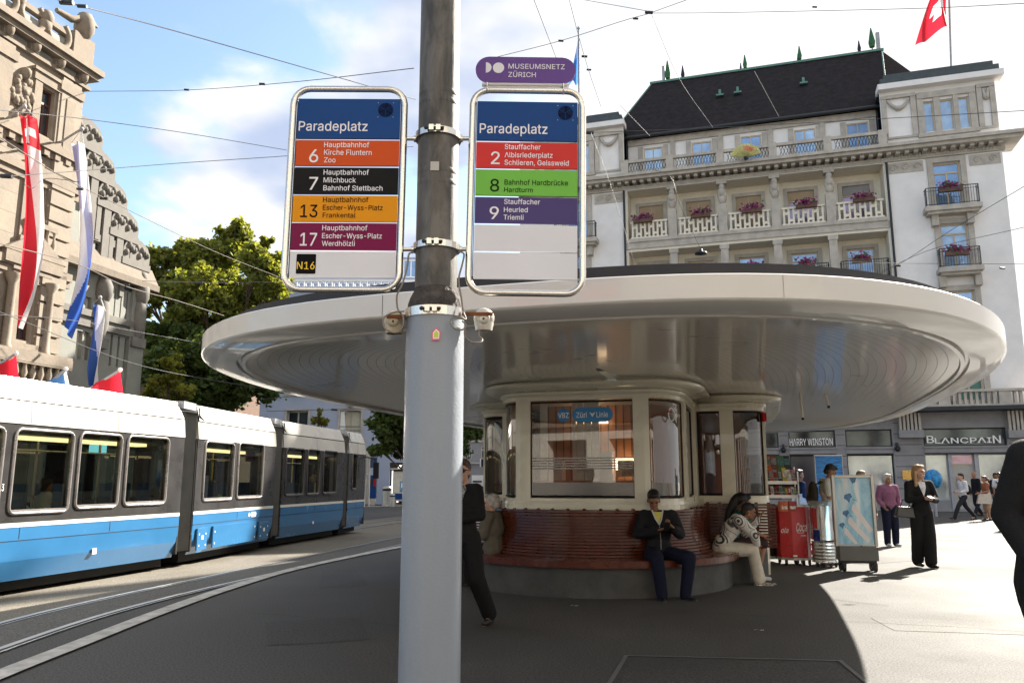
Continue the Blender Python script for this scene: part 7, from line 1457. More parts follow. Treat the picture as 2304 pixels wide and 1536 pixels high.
p = Vector((at(1095, 1080, 20).x, 20, 0)); r = thing('sign_post', 'thin white post with small dark sign box left of the kiosk side window', 'sign post', p); m = MB(); m.tube([p, p+Vector((0, 0, 2.0))], .04, letter, 8); m.build('post', r); m = MB(); m.box(p.x-.14, p.x+.02, p.y-.06, p.y+.06, 1.78, 1.96, black); m.box(p.x-.17, p.x-.14, p.y-.06, p.y+.06, 1.78, 1.98, letter); m.build('sign_box', r)
# ================================================================ KIOSK GOODS (right)
alu = mat('aluminium', (.45, .44, .42), .35, .8, .1)
mcols = dict(red=(150, 30, 28), orange=(190, 90, 40), teal=(60, 110, 105), green=(60, 100, 60), white=(200, 195, 185), black=(30, 28, 28), yellow=(200, 170, 60), brown=(110, 60, 40), pink=(180, 110, 130), grey=(130, 130, 125), blue=(50, 80, 140))
mm_ = {k: mat('magazine_'+k, srgb(v), .4, 0, .5, 25) for k, v in mcols.items()}
RY = 14.4; rx0, rx1 = at(1676, 1080, RY).x, at(1788, 1080, RY).x; zf = lambda v: at(1730, v, RY).z
rack = thing('news_rack', 'metal news rack with magazines standing at the right side of the kiosk', 'rack', (rx0, RY, 0)); m = MB()
for v in (1086, 1117): m.box(rx0, rx1, RY-.16, RY+.12, zf(v)-.012, zf(v)+.012, alu); m.box(rx0, rx1, RY-.17, RY-.16, zf(v)-.02, zf(v)+.035, alu)
for x in (rx0, rx1): m.box(x-.012, x+.012, RY-.01, RY+.015, 0.1, zf(1050), alu); m.box(x-.012, x+.012, RY-.17, RY-.15, .9, zf(1060), alu)
m.box(rx0, rx1, RY+.1, RY+.115, zf(1118), zf(1050), iron)
for v in (1075, 1106): m.tube([(rx0, RY-.165, zf(v)), (rx1, RY-.165, zf(v))], .005, alu, 5)
for x in (rx0+.05, rx1-.05): m.ball((x, RY, .05), .05, black, 8)
m.build('frame', rack)
ordn = ['first', 'second', 'third', 'fourth', 'fifth', 'sixth', 'seventh', 'eighth', 'ninth', 'tenth', 'eleventh', 'twelfth', 'thirteenth', 'fourteenth', 'fifteenth', 'sixteenth', 'seventeenth', 'eighteenth', 'nineteenth', 'twentieth']
def mags(row, cols, v0, v1, dy, tilt=.12, ua=1677, ub=1787):
    n = len(cols); 
    for i, c_ in enumerate(cols):
        a, b = ua+(ub-ua)*i/n, ua+(ub-ua)*(i+.94)/n; x0_, x1_ = at(a, 1080, RY).x, at(b, 1080, RY).x; z0 = zf(v1); z1 = zf(v0)*1+random.uniform(-.02, .02); y = RY-dy
        m = MB(); m.hexa([(x0_, y, z0), (x1_, y, z0), (x1_, y+.012, z0), (x0_, y+.012, z0), (x0_, y+tilt, z1), (x1_, y+tilt, z1), (x1_, y+tilt+.012, z1), (x0_, y+tilt+.012, z1)], mm_[c_])
        m.quad((x0_+.01, y+tilt*.35-.003, z0+(z1-z0)*.35), (x1_-.01, y+tilt*.35-.003, z0+(z1-z0)*.35), (x1_-.01, y+tilt*.8-.003, z0+(z1-z0)*.8), (x0_+.01, y+tilt*.8-.003, z0+(z1-z0)*.8), mm_[random.choice(['white', 'grey', 'red', 'teal', 'black', 'yellow'])])
        m.build('magazine', None, '%s magazine, %s from the left in the %s row of the news rack' % (c_, ordn[i], row), 'magazine', 'magazines on the news rack')
mags('top', ['teal', 'red', 'white', 'orange', 'brown', 'green', 'black'], 1023, 1056, -.02, .04, 1679, 1782)
mags('middle', ['red', 'green', 'white', 'red', 'teal', 'orange', 'grey', 'green', 'yellow', 'white', 'pink'], 1054, 1084, .13, .08)
mags('bottom', ['black', 'red', 'brown', 'red', 'orange', 'black', 'red', 'white', 'brown', 'red', 'grey', 'green', 'orange', 'red', 'white', 'grey'], 1094, 1115, .13, .05, 1684)
def onground(u, v): return gz(u, v)
# dark cabinet
p = gz(1732, 1266); r = thing('display_cabinet', 'dark wheeled display cabinet with white graphics behind the crutches', 'cabinet', p); k = p.y/F; hw_ = .25; hz = .98
m = MB(); m.box(p.x-hw_, p.x+hw_, p.y, p.y+.4, .12, hz, black)
for x in (p.x-hw_, p.x+.0, p.x+hw_): m.box(x-.012, x+.012, p.y-.012, p.y, .1, hz+.02, alu)
m.box(p.x-hw_, p.x+hw_, p.y-.02, p.y+.42, hz, hz+.025, alu); m.box(p.x-hw_, p.x+hw_, p.y-.02, p.y+.42, .09, .12, alu); m.build('body', r)
m = MB(); y = p.y-.006; m.box(p.x-.16, p.x-.12, y-.002, y, .68, .86, letter); m.box(p.x-.09, p.x-.02, y-.002, y, .6, .65, letter)
m.add([(p.x-.22, y, .52), (p.x-.17, y, .45), (p.x-.02, y, .53), (p.x-.02, y, .57), (p.x-.16, y, .50), (p.x-.21, y, .57)], [(0, 1, 4, 5), (1, 2, 3, 4)], letter); m.lathe([(.04, 0), (.06, 0)], letter, (0, 0, 0), 16) if 0 else None
m.add([(p.x-.08+q*cos(radians(a)), y, .28+q*sin(radians(a))) for q in (.045, .075) for a in range(0, 360, 24)], [(i, (i+1) % 15, 15+(i+1) % 15, 15+i) for i in range(15)], letter); m.build('graphics', r)
for x in (p.x-.2, p.x+.2): m = MB(); m.tube([(x-.012, p.y+.05, .045), (x+.012, p.y+.05, .045)], .045, black, 10); m.box(x-.02, x+.02, p.y+.02, p.y+.08, .07, .1, iron); m.build('caster', r)
# snack boxes
p2_ = at(1776, 1150, 13.7)
for i, (dx, c_) in enumerate(((-.08, 'orange'), (.06, 'red'))): m = MB(); m.box(p2_.x+dx-.07, p2_.x+dx+.06, 13.68, 13.8, p2_.z, p2_.z+.17, mm_[c_]); m.box(p2_.x+dx-.05, p2_.x+dx+.04, 13.675, 13.679, p2_.z+.04, p2_.z+.09, mm_['white']); m.build('snack_box', None, '%s snack carton standing on top of the red drinks cooler, %s one' % (c_, ['left', 'right'][i]), 'box')
# red drinks cooler
def wheelset(r, pts, rad=.045):
    for x, y in pts: m = MB(); m.tube([(x-.014, y, rad), (x+.014, y, rad)], rad, black, 10); m.box(x-.02, x+.02, y-.02, y+.02, rad+.01, rad*2+.02, iron); m.build('caster', r)
cred = mat('cola_red', (.50, .008, .012), .3, 0, .05, 2, 0, 40, .5); 
def octa(p, hw, hd, ch): return [(p.x-hw, p.y+hd-ch), (p.x-hw, p.y-hd+ch), (p.x-hw+ch*1.8, p.y-hd), (p.x+hw-ch*1.0, p.y-hd), (p.x+hw, p.y-hd+ch), (p.x+hw, p.y+hd-ch), (p.x+hw-ch, p.y+hd), (p.x-hw+ch, p.y+hd)]
p = gz(1798, 1272); p.y += .22; r = thing('drinks_cooler', 'red wheeled drinks cooler with white script lettering beside the steel barrel', 'cooler', p)
k = p.y/F; hw_ = 33*k; m = MB(); O = octa(p, hw_, .22, .1); hz = .99
m.prism(O, .13, hz, cred); r2 = m.build('body', r, bev=.01)
m = MB(); m.prism([(p.x+(x-p.x)*1.03, p.y+(y-p.y)*1.03) for x, y in O], .09, .128, alu); m.build('base_trim', r); m = MB(); m.prism([(p.x+(x-p.x)*1.02, p.y+(y-p.y)*1.02) for x, y in O], hz+.002, hz+.035, alu); m.build('top_trim', r)
m = MB(); y = p.y-.222; put_text(m, 'Coca-Cola', lambda x, z: Vector((x, y, z)), p.x-.04, p.x+hw_-.105, .60, .66, letter, .35, .02) if 0 else None
put_text(m, 'Coca', lambda x, z: Vector((x, y, z)), p.x-.01, p.x+hw_-.09, .58, .72, letter, .4, .03); m.tube([(p.x+.0, y, .56), (p.x+.06, y, .545), (p.x+.12, y, .56)], .006, letter, 4); m.box(p.x+.06, p.x+hw_-.11, y-.001, y, .50, .51, letter)
a_, b_ = Vector((O[1][0], O[1][1], 0)), Vector((O[2][0], O[2][1], 0)); dd_ = (b_-a_).normalized(); nn2 = Vector((dd_.y, -dd_.x, 0))*.003
m.build('lettering', r2); m = MB()
put_text(m, 'ola', lambda x, z: a_+dd_*x+nn2+Vector((0, 0, z)), .02, .15, .55, .64, letter, .4, .03); m.build('lettering', r2)
m = MB(); m.box(p.x-.09, p.x+.0, p.y-.235, p.y-.225, .95, 1.0, letter); m.box(p.x-.09, p.x-.02, p.y-.225, p.y-.2225, .15, .18, letter); m.build('handle_plate', r)
wheelset(r, [(p.x-.2, p.y-.18), (p.x+.2, p.y-.18), (p.x+.1, p.y-.18), (p.x+.2, p.y+.18), (p.x-.2, p.y+.18)], .04)
# steel barrel cooler with blue wrap
p = gz(1868, 1277); p.y += .2; r = thing('drinks_barrel', 'round steel and blue drinks barrel on wheels beside the beach picture display', 'cooler', p); k = p.y/F; rr = 27*k
nblue = mat('energy_blue', (.012, .02, .16), .25, .4, .05); silv = mat('barrel_silver', (.55, .55, .55), .22, .9, .08)
m = MB(); prof = [(rr, .08)]
for q in range(6): prof += [(rr, .1+q*.055), (rr-.008, .115+q*.055), (rr-.008, .135+q*.055), (rr, .15+q*.055)]
m.lathe(prof, silv, p, 32); m.build('ribbed_base', r)
m = MB(); m.lathe([(rr-.012, .45), (rr-.012, 1.02)], silv, p, 32); body_ = m.build('body', r)
m = MB()
for a0, a1, z0, z1, mt in ((196, 232, .43, .62, nblue), (302, 345, .62, 1.0, nblue), (196, 222, .64, .98, cred)): m.lathe([(rr-.008, z0), (rr-.008, z1)], mt, p, 8, True, radians(a0), radians(a1))
m.build('wrap', body_); m = MB(); m.lathe([(rr+.01, 1.02), (rr+.012, 1.06), (rr, 1.1)], mat('clear_lid', (.3, .32, .32), .1, .2), p, 32); m.build('lid_rim', r)
wheelset(r, [(p.x+rr*.8*cos(radians(a)), p.y+rr*.8*sin(radians(a))) for a in (200, 240, 280, 335, 90)], .035)
# advertising display stand with beach picture
def picmat(name, c1, c2, c3, sc_, wav=False):
    m = mat(name, c1, .35, 0, 0, coat=.3); t = m.node_tree; b = t.nodes['Principled BSDF']; tc = N('ShaderNodeTexCoord', t)
    mp = N('ShaderNodeMapping', t); mp.inputs['Scale'].default_value = (1, 1, 5 if wav else 1); mp.inputs['Rotation'].default_value = (0, 0 if wav else radians(35), 0); t.links.new(tc.outputs['Object'], mp.inputs[0])
    if not wav: mp.inputs['Scale'].default_value = (2.2, 1, .8)
    n = N('ShaderNodeTexNoise', t, inp={'Scale': sc_, 'Detail': 5, 'Roughness': .55, 'Distortion': .6}); t.links.new(mp.outputs[0], n.inputs['Vector']); r = N('ShaderNodeValToRGB', t)
    r.color_ramp.elements[0].position = .36; r.color_ramp.elements[1].position = .64; r.color_ramp.elements[0].color = (*c1, 1); r.color_ramp.elements[1].color = (*c3, 1); e = r.color_ramp.elements.new(.5); e.color = (*c2, 1)
    t.links.new(n.outputs[0], r.inputs[0]); t.links.new(r.outputs[0], b.inputs['Base Color']); return m
beach = picmat('beach_picture', srgb((120, 175, 205)), srgb((160, 205, 222)), srgb((220, 225, 228)), 2.4); sea = picmat('sea_picture', srgb((0, 85, 160)), srgb((5, 120, 200)), srgb((20, 150, 225)), 6, True); splash = mat('splash_blue', srgb((78, 120, 165)), .4, 0, .4, 20); sandp = mat('sand_streak', srgb((222, 215, 215)), .4, 0, .05)
p = gz(1943, 1287); p.y += .2; k = p.y/F; ang = radians(-8); r = thing('display_stand', 'wheeled poster display with pale blue splash picture and grey box base', 'display stand', p)
TM = Matrix.Translation(p) @ Matrix.Rotation(ang, 4, 'Z'); hw_ = 44*k; z1_ = at(1943, 1068, p.y).z; zb_ = at(1943, 1228, p.y).z
m = MB(); m.box(-hw_+.03, hw_-.03, -.14, .14, .17, zb_, mat('grey_base', (.12, .12, .115), .5, 0, .1), TM); m.box(-hw_+.06, hw_-.06, -.12, .12, .13, .17, black, TM); m.build('base_box', r, bev=.006)
m = MB(); m.box(-hw_, -hw_+.045, -.05, .05, zb_, z1_, alu, TM); m.box(hw_-.045, hw_, -.05, .05, zb_, z1_, alu, TM); m.box(-hw_+.045, hw_-.045, -.05, .05, z1_-.045, z1_, alu, TM); m.box(-hw_+.045, hw_-.045, -.05, .05, zb_, zb_+.03, alu, TM); m.build('frame', r, bev=.006)
m = MB(); m.box(-hw_+.045, hw_-.045, -.02, .02, zb_+.03, z1_-.045, beach, TM); pic = m.build('picture', r)
m = MB(); zr_ = z1_-zb_
def pp(a, b, e=0.): return TM @ Vector((-hw_+.045+(2*hw_-.09)*a, -.0215-e, zb_+.03+(zr_-.075)*(1-b)))
for (a, b, s_) in ((.36, .30, .075), (.27, .54, .06), (.14, .72, .05)):
    m.add([pp(a+s_*x_*1.4, b+s_*y_*.9) for x_, y_ in ((-1, -.6), (.6, -1), (1.1, -.2), (.5, .3), (.2, 1.3), (-.4, .6), (-1.2, .2))], [tuple(range(7))], splash)
    m.add([pp(a+s_*1.6, b+.02), pp(a+s_*3.2, b+.05), pp(a+s_*3.1, b+.055), pp(a+s_*1.5, b+.03)], [(0, 1, 2, 3)], splash)
m.add([pp(.42, .0, .0005), pp(.62, .0, .0005), pp(.58, .07, .0005), pp(.5, .09, .0005)], [(0, 1, 2, 3)], splash)
for (a, b, a2, b2, w_) in ((.45, .42, .93, .78, .09), (.32, .62, .85, .93, .08), (.2, .78, .5, .99, .08)): m.add([pp(a, b, .0003), pp(a+w_*.6, b-.03, .0003), pp(a2+w_*.5, b2, .0003), pp(a2-w_*.5, min(.995, b2+.05), .0003), pp(a-.02, b+.06, .0003)], [(0, 1, 2, 3, 4)], sandp)
m.build('splash_print', pic)
for x in (-.24, .24):
    for y in (-.1, .1): m = MB(); q = TM @ Vector((x, y, 0)); m.tube([(q.x-.018, q.y, .055), (q.x+.018, q.y, .055)], .055, black, 12); m.box(q.x-.03, q.x+.03, q.y-.03, q.y+.03, .07, .135, iron); m.build('caster', r)
# sea poster behind
p = Vector((at(1867, 1080, 17.5).x, 17.5, 0)); k = 17.5/F; r = thing('poster_stand', 'tall bright blue sea poster standing behind the man with the backpack', 'poster stand', p); m = MB(); z1_ = at(1867, 1025, 17.5).z; m.box(p.x-30*k, p.x+30*k, 17.5, 17.54, .3, z1_, sea); m.build('poster', r)
m = MB(); m.box(p.x-31*k, p.x-30*k, 17.49, 17.55, 0, z1_+.02, alu); m.box(p.x+30*k, p.x+31*k, 17.49, 17.55, 0, z1_+.02, alu); m.box(p.x-30*k, p.x+30*k, 17.49, 17.55, z1_, z1_+.02, alu); m.build('frame', r)
m = MB(); q = at(1867, 1062, 17.48); m.box(q.x-.1, q.x+.1, 17.49, 17.498, q.z-.06, q.z+.06, mat('poster_block', srgb((150, 185, 210)), .5)); m.build('poster_print', r)
# advertising column / dark blue background panel behind the rack
# ================================================================ PEOPLE
from mathutils import noise as mnoise
TS = bpy.data.scenes.new('tmp')
def V3(*a): return Vector(a)
def blobmesh(prims, vox, mt, name, parent, wrinkle=0., smooth=4, M=None, mats=None, label=None):
    mb = MB()
    for p in prims:
        if p[0] == 'c':
            _, a, r0, b, r1 = p[:5]; sy = p[5] if len(p) > 5 else 1.; a = Vector(a); b = Vector(b); d = b-a
            L_ = max(d.length, 1e-5); z = d/L_; n = 12; x = V3(1, 0, 0) if abs(z.x) < .9 else V3(0, 1, 0); x = (x-z*x.dot(z)).normalized(); y = z.cross(x)
            vs = []; rows = []
            for k in range(4): t = -pi/2+pi/2*(k/3); rows.append((r0*sin(t), max(.001, r0*cos(t))))
            for k in range(4): t = pi/2*(k/3); rows.append((L_+r1*sin(t), max(.001, r1*cos(t))))
            for h, r in rows:
                for j in range(n):
                    q = 2*pi*j/n; vs.append(a+z*h+x*(r*cos(q))+y*(r*sin(q)*sy))
            fs = [(i*n+j, i*n+(j+1) % n, (i+1)*n+(j+1) % n, (i+1)*n+j) for i in range(7) for j in range(n)]+[tuple(range(n-1, -1, -1)), tuple(range(7*n, 8*n))]
            mb.add(vs, fs, mt)
        elif p[0] == 'e': mb.ball(p[1], p[2], mt, 14, p[3] if len(p) > 3 else None)
        elif p[0] == 'b':
            _, c, h, R_ = p; mb.box(-h[0], h[0], -h[1], h[1], -h[2], h[2], mt, Matrix.Translation(c) @ (R_.to_4x4() if R_ else Matrix()))
    me = bpy.data.meshes.new('t'); me.from_pydata(mb.v, [], mb.f); o = bpy.data.objects.new('t', me); TS.collection.objects.link(o)
    md = o.modifiers.new('r', 'REMESH'); md.mode = 'VOXEL'; md.voxel_size = vox
    ms = o.modifiers.new('s', 'SMOOTH'); ms.iterations = smooth; ms.factor = .5
    TS.view_layers[0].update(); me2 = bpy.data.meshes.new_from_object(o.evaluated_get(TS.view_layers[0].depsgraph)); bpy.data.objects.remove(o); bpy.data.meshes.remove(me)
    me2.materials.clear(); me2.materials.append(mt)
    if wrinkle:
        nv = len(me2.vertices); co = [0.]*(3*nv); no = [0.]*(3*nv); me2.vertices.foreach_get('co', co); me2.vertex_normals.foreach_get('vector', no)
        for i in range(0, 3*nv, 3):
            x, y, z = co[i:i+3]; w = (mnoise.noise((x*9, y*9, z*5))*.6+mnoise.noise((x*22, y*22, z*9+5))*.4)*wrinkle
            co[i] += no[i]*w; co[i+1] += no[i+1]*w; co[i+2] += no[i+2]*w
        me2.vertices.foreach_set('co', co)
    if M: me2.transform(M)
    me2.polygons.foreach_set('use_smooth', [True]*len(me2.polygons)); me2.name = name
    ob = bpy.data.objects.new(name, me2); col.objects.link(ob); ob.parent = parent; ob.matrix_parent_inverse = parent.matrix_world.inverted() if parent else Matrix()
    if label: ob['label'] = label
    return ob
def hand(w, d, nrm, side, curl=.8, s=1.):
    """w wrist, d finger direction, nrm palm normal (palm faces nrm), side=+1/-1: thumb side along lateral"""
    w = Vector(w); d = Vector(d).normalized(); nrm = Vector(nrm); nrm = (nrm-d*nrm.dot(d)).normalized(); lat = d.cross(nrm)*side; P = []
    c = w+d*.045*s; R_ = Matrix((lat, d, nrm)).transposed(); P.append(('b', c, (.036*s, .044*s, .011*s), R_))
    for i, (o, L_) in enumerate(((.029, .070), (.010, .078), (-.010, .072), (-.029, .056))):
        a = w+d*.088*s+lat*o*s; d1 = (d*cos(curl*.5)+nrm*sin(curl*.5)); b = a+d1*L_*.5*s; d2 = d*cos(curl*1.2)+nrm*sin(curl*1.2); e = b+d2*L_*.5*s
        P += [('c', a, .0088*s, b, .0080*s), ('c', b, .0080*s, e, .0068*s)]
    a = w+d*.025*s+lat*.034*s; b = a+(d*.6+lat*.6+nrm*.3).normalized()*.034*s; e = b+(d*.85+lat*.05+nrm*.4).normalized()*.03*s
    P += [('c', a, .012*s, b, .010*s), ('c', b, .010*s, e, .008*s)]
    return P
def headset(c, yaw=0, pitch=0, s=1.):
    R_ = Matrix.Rotation(yaw, 3, 'Z') @ Matrix.Rotation(-pitch, 3, 'X'); f = lambda x, y, z: Vector(c)+R_ @ V3(x, y, z)*s
    rot = R_.to_4x4()
    P = [('e', f(0, -.008, .022), (.074*s, .094*s, .098*s), rot), ('e', f(0, .022, -.045), (.056*s, .062*s, .066*s), rot), ('c', f(0, .086, .005), .009*s, f(0, .104, -.026), .014*s), ('e', f(0, .062, -.092), (.026*s, .024*s, .02*s), rot), ('e', f(0, .078, .026), (.05*s, .02*s, .012*s), rot),
         ('e', f(.074, -.006, -.012), (.012*s, .02*s, .03*s), rot), ('e', f(-.074, -.006, -.012), (.012*s, .02*s, .03*s), rot), ('e', f(0, .082, -.058), (.026*s, .014*s, .012*s), rot), ('e', f(.034, .066, -.03), (.02*s, .02*s, .02*s), rot), ('e', f(-.034, .066, -.03), (.02*s, .02*s, .02*s), rot)]
    return P, f, rot
def J_stand(H=1.7, **k):
    s = H/1.7
    J = dict(hip=(0, 0, .95), waist=(0, .01, 1.08), chest=(0, 0, 1.27), neck=(0, -.01, 1.43), head=(0, .02, 1.585), shL=(-.175, -.01, 1.385), shR=(.175, -.01, 1.385), elL=(-.22, -.03, 1.11), elR=(.22, -.03, 1.11), wrL=(-.22, .06, .87), wrR=(.22, .06, .87),
             hipL=(-.09, 0, .91), hipR=(.09, 0, .91), knL=(-.10, .02, .49), knR=(.10, .02, .49), anL=(-.10, -.02, .085), anR=(.10, -.02, .085), toeL=(-.12, .16, .03), toeR=(.12, .16, .03))
    J.update(k); return {a: Vector(b)*s for a, b in J.items()}, s
def J_sit(s=1., **k):
    J = dict(hip=(0, 0, .56), waist=(0, .0, .70), chest=(0, .0, .90), neck=(0, .01, 1.06), head=(0, .04, 1.20), shL=(-.175, .0, 1.01), shR=(.175, 0, 1.01), elL=(-.22, .06, .76), elR=(.22, .06, .76), wrL=(-.08, .28, .74), wrR=(.08, .28, .74),
             hipL=(-.09, .03, .54), hipR=(.09, .03, .54), knL=(-.13, .47, .52), knR=(.13, .47, .52), anL=(-.12, .42, .09), anR=(.12, .42, .09), toeL=(-.13, .60, .03), toeR=(.13, .60, .03))
    J.update(k); return {a: Vector(b)*s for a, b in J.items()}, s
skinA = mat('skin_light', (.50, .28, .19), .5, 0, .05, 6); skinB = mat('skin_brown', (.24, .11, .06), .5, 0, .06, 6); skinC = mat('skin_tan', (.32, .16, .09), .5, 0, .05, 6)
def cl(n, c, r=.85): return mat('cloth_'+n, c, r, 0, .1, 12, .25, 120, 0, .25)
lip = mat('lips', (.30, .06, .05), .5, 0, 0); eyeb = mat('eye_dark', (.02, .015, .012), .2, 0, 0)
def person(label, pos, yaw, JS, skin=skinA, top=None, bottom=None, shoe=black, hair=None, hairm=None, vox=.012, sleeve=1.0, leg=1.0, tr=1.0, lr=(.085, .058, .05), hd=(0, 0), hands=None, topname='shirt', botname='trousers', wr=.004, group=None, skirt=None, arm_r=1., bust=0, hem=None, faceparts=True):
    J, s = JS; root = thing('person', label, 'person', pos, 0, group); M = Matrix.Translation(pos) @ Matrix.Rotation(yaw, 4, 'Z')
    root.matrix_world = Matrix.Translation(pos)
    HP_, f, rot = headset(J['head'], hd[0], hd[1], s*1.02)
    B = list(HP_)+[('c', J['neck']-V3(0, 0, .03)*s, .052*s, J['head']-V3(0, .012, .06)*s, .05*s), ('c', J['hip'], .11*s, J['waist'], .09*s, .7), ('c', J['waist'], .09*s, J['chest'], .12*s, .65), ('c', J['chest'], .12*s, J['neck']-V3(0, 0, .05)*s, .06*s, .7)]
    for q in 'LR':
        B += [('c', J['neck']-V3(0, 0, .05)*s, .05*s, J['sh'+q], .048*s), ('c', J['sh'+q], .046*s, J['el'+q], .036*s), ('c', J['el'+q], .036*s, J['wr'+q], .026*s), ('c', J['hip'+q], .08*s, J['kn'+q], .052*s), ('c', J['kn'+q], .052*s, J['an'+q], .036*s), ('c', J['an'+q]-V3(0, .01, .03)*s, .034*s, J['toe'+q], .026*s)]
        h = (hands or {}).get(q); 
        d = (J['wr'+q]-J['el'+q]).normalized()
        if h: B += hand(J['wr'+q], h[0], h[1], h[2], h[3] if len(h) > 3 else .8, s)
        else: B += hand(J['wr'+q], d, V3(1 if q == 'L' else -1, 0, 0), -1 if q == 'L' else 1, .5, s)
    body = blobmesh(B, vox*.75, skin, 'body', root, 0, 3, M)
    if faceparts:
        m = MB()
        for sx in (-1, 1): m.ball(M @ f(.031*sx, .083, .006), .0095*s, eyeb, 8)
        m.build('eyes', body)
        m = MB(); m.ball(M @ f(0, .094, -.058), (.018*s, .007*s, .006*s), lip, 8, (Matrix.Rotation(yaw, 4, 'Z') @ rot)); m.build('mouth', body)
    if hair: blobmesh(hair(f, s, J, rot), vox*.8, hairm, 'hair', root, wr*.9, 3, M)
    if top:
        a = 1.16*tr; T = [('c', J['hip']+V3(0, 0, .02), .125*s*a*(hem or 1), J['waist'], .112*s*a, .72), ('c', J['waist'], .112*s*a, J['chest'], .138*s*a, .70), ('c', J['chest'], .138*s*a, J['neck']-V3(0, .0, .075)*s, .085*s*a, .72)]
        if bust: T += [('e', J['chest']+V3(-.06, .085, .0)*s, (.06*s, .045*s, .06*s)), ('e', J['chest']+V3(.06, .085, .0)*s, (.06*s, .045*s, .06*s))]
        for q in 'LR':
            T += [('c', J['neck']-V3(0, 0, .045)*s, .052*s*a, J['sh'+q], .056*s*a), ('c', J['sh'+q], .058*s*a*arm_r, J['el'+q], .048*s*a*arm_r)]
            if sleeve > .5: T += [('c', J['el'+q], .048*s*a*arm_r, J['el'+q].lerp(J['wr'+q], .93*sleeve), .036*s*a*arm_r)]
            else: T[-1] = ('c', J['sh'+q], .060*s*a, J['sh'+q].lerp(J['el'+q], .7), .055*s*a)
        blobmesh(T, vox, top, topname, root, wr, 3, M)
    if skirt: blobmesh([('c', J['hip']+V3(0, 0, .05), .12*s, V3(J['hip'].x, J['hip'].y, skirt), .17*s, .8)], vox, bottom, 'skirt', root, wr, 3, M)
    elif bottom:
        T = [('c', J['hipL'], .105*s, J['hipR'], .105*s, .95), ('c', J['hip'], .13*s, J['hip']+V3(0, 0, .08)*s, .12*s, .75)]
        for q in 'LR':
            T += [('c', J['hip'+q], (lr[0]+.02)*s, J['kn'+q], (lr[1]+.018)*s)]
            if leg > .5: T += [('c', J['kn'+q], (lr[1]+.018)*s, J['kn'+q].lerp(J['an'+q], leg), (lr[2]+.012)*s)]
        blobmesh(T, vox, bottom, botname, root, wr*1.3, 3, M)
    if shoe:
        for q in 'LR':
            t = J['toe'+q]; an = J['an'+q]; d = V3(t.x-an.x, t.y-an.y, 0).normalized(); hl = V3(an.x, an.y, t.z)-d*.03*s
            blobmesh([('c', hl+V3(0, 0, .012)*s, .043*s, t+V3(0, 0, .010)*s, .034*s, .95), ('c', V3(an.x, an.y, an.z-.01), .042*s, hl+V3(0, 0, .03)*s, .042*s)], .010, shoe, 'shoe', root, 0, 2, M)
    return root, M, f, body, J
def short_hair(f, s, J, rot): return [('e', f(0, -.022, .045), (.083*s, .100*s, .092*s), rot), ('e', f(0, .045, .092), (.066*s, .05*s, .034*s), rot), ('e', f(0, -.06, -.02), (.07*s, .055*s, .07*s), rot)]
def fluffy(f, s, J, rot): return [('e', f(0, -.03, .045), (.094*s, .108*s, .098*s), rot), ('e', f(0, .05, .095), (.07*s, .05*s, .034*s), rot), ('e', f(0, -.07, -.02), (.08*s, .06*s, .08*s), rot), ('e', f(.07, -.02, .0), (.03*s, .05*s, .06*s), rot), ('e', f(-.07, -.02, .0), (.03*s, .05*s, .06*s), rot)]
def long_hair(f, s, J, rot): return short_hair(f, s, J, rot)+[('c', f(.066, -.02, 0), .03*s, f(.095, -.0, -.22), .03*s), ('c', f(-.066, -.02, 0), .03*s, f(-.095, .0, -.2), .026*s), ('c', f(0, -.07, -.02), .07*s, f(0, -.06, -.24), .06*s, .6)]
def bun_hair(f, s, J, rot): return short_hair(f, s, J, rot)+[('c', f(0, -.1, .06), .04*s, f(0, -.16, .02), .045*s)]
def pony(f, s, J, rot): return short_hair(f, s, J, rot)+[('c', f(0, -.1, .04), .03*s, f(0, -.17, -.02), .035*s), ('c', f(0, -.17, -.02), .035*s, f(.0, -.16, -.2), .015*s)]
def big_hair(f, s, J, rot): return [('e', f(0, -.03, .055), (.095*s, .115*s, .10*s), rot), ('e', f(0, .06, .09), (.07*s, .055*s, .04*s), rot), ('e', f(0, -.1, .06), (.07*s, .07*s, .07*s), rot), ('c', f(0, -.12, .03), .075*s, f(0, -.2, -.14), .06*s), ('c', f(0, -.2, -.14), .06*s, f(.02, -.24, -.3), .035*s)]
blackc = cl('black', (.010, .010, .011)); navyc = cl('navy_jeans', (.008, .010, .026)); whitec = cl('white', (.58, .57, .58)); offw = cl('off_white', (.56, .52, .44)); greyc = cl('grey_coat', (.13, .115, .09)); charc = cl('charcoal', (.013, .013, .015)); plum = cl('plum', (.22, .09, .15)); tan = cl('tan', (.32, .20, .13)); rustc = cl('rust', (.25, .09, .05)); creamc = cl('cream', (.5, .45, .38)); darktr = cl('dark_trousers', (.02, .02, .025))
hdark = mat('hair_dark', (.008, .006, .006), .45, 0, .2, 20, .5, 60); hblond = mat('hair_blond', (.36, .22, .11), .5, 0, .25, 20, .5, 60); hwhite = mat('hair_white', (.46, .42, .38), .7, 0, .25, 20, .6, 60); hbrown = mat('hair_brown', (.07, .035, .02), .5, 0, .25, 20, .4, 60); hgrey = mat('hair_grey', (.3, .27, .24), .6, 0, .2, 20)
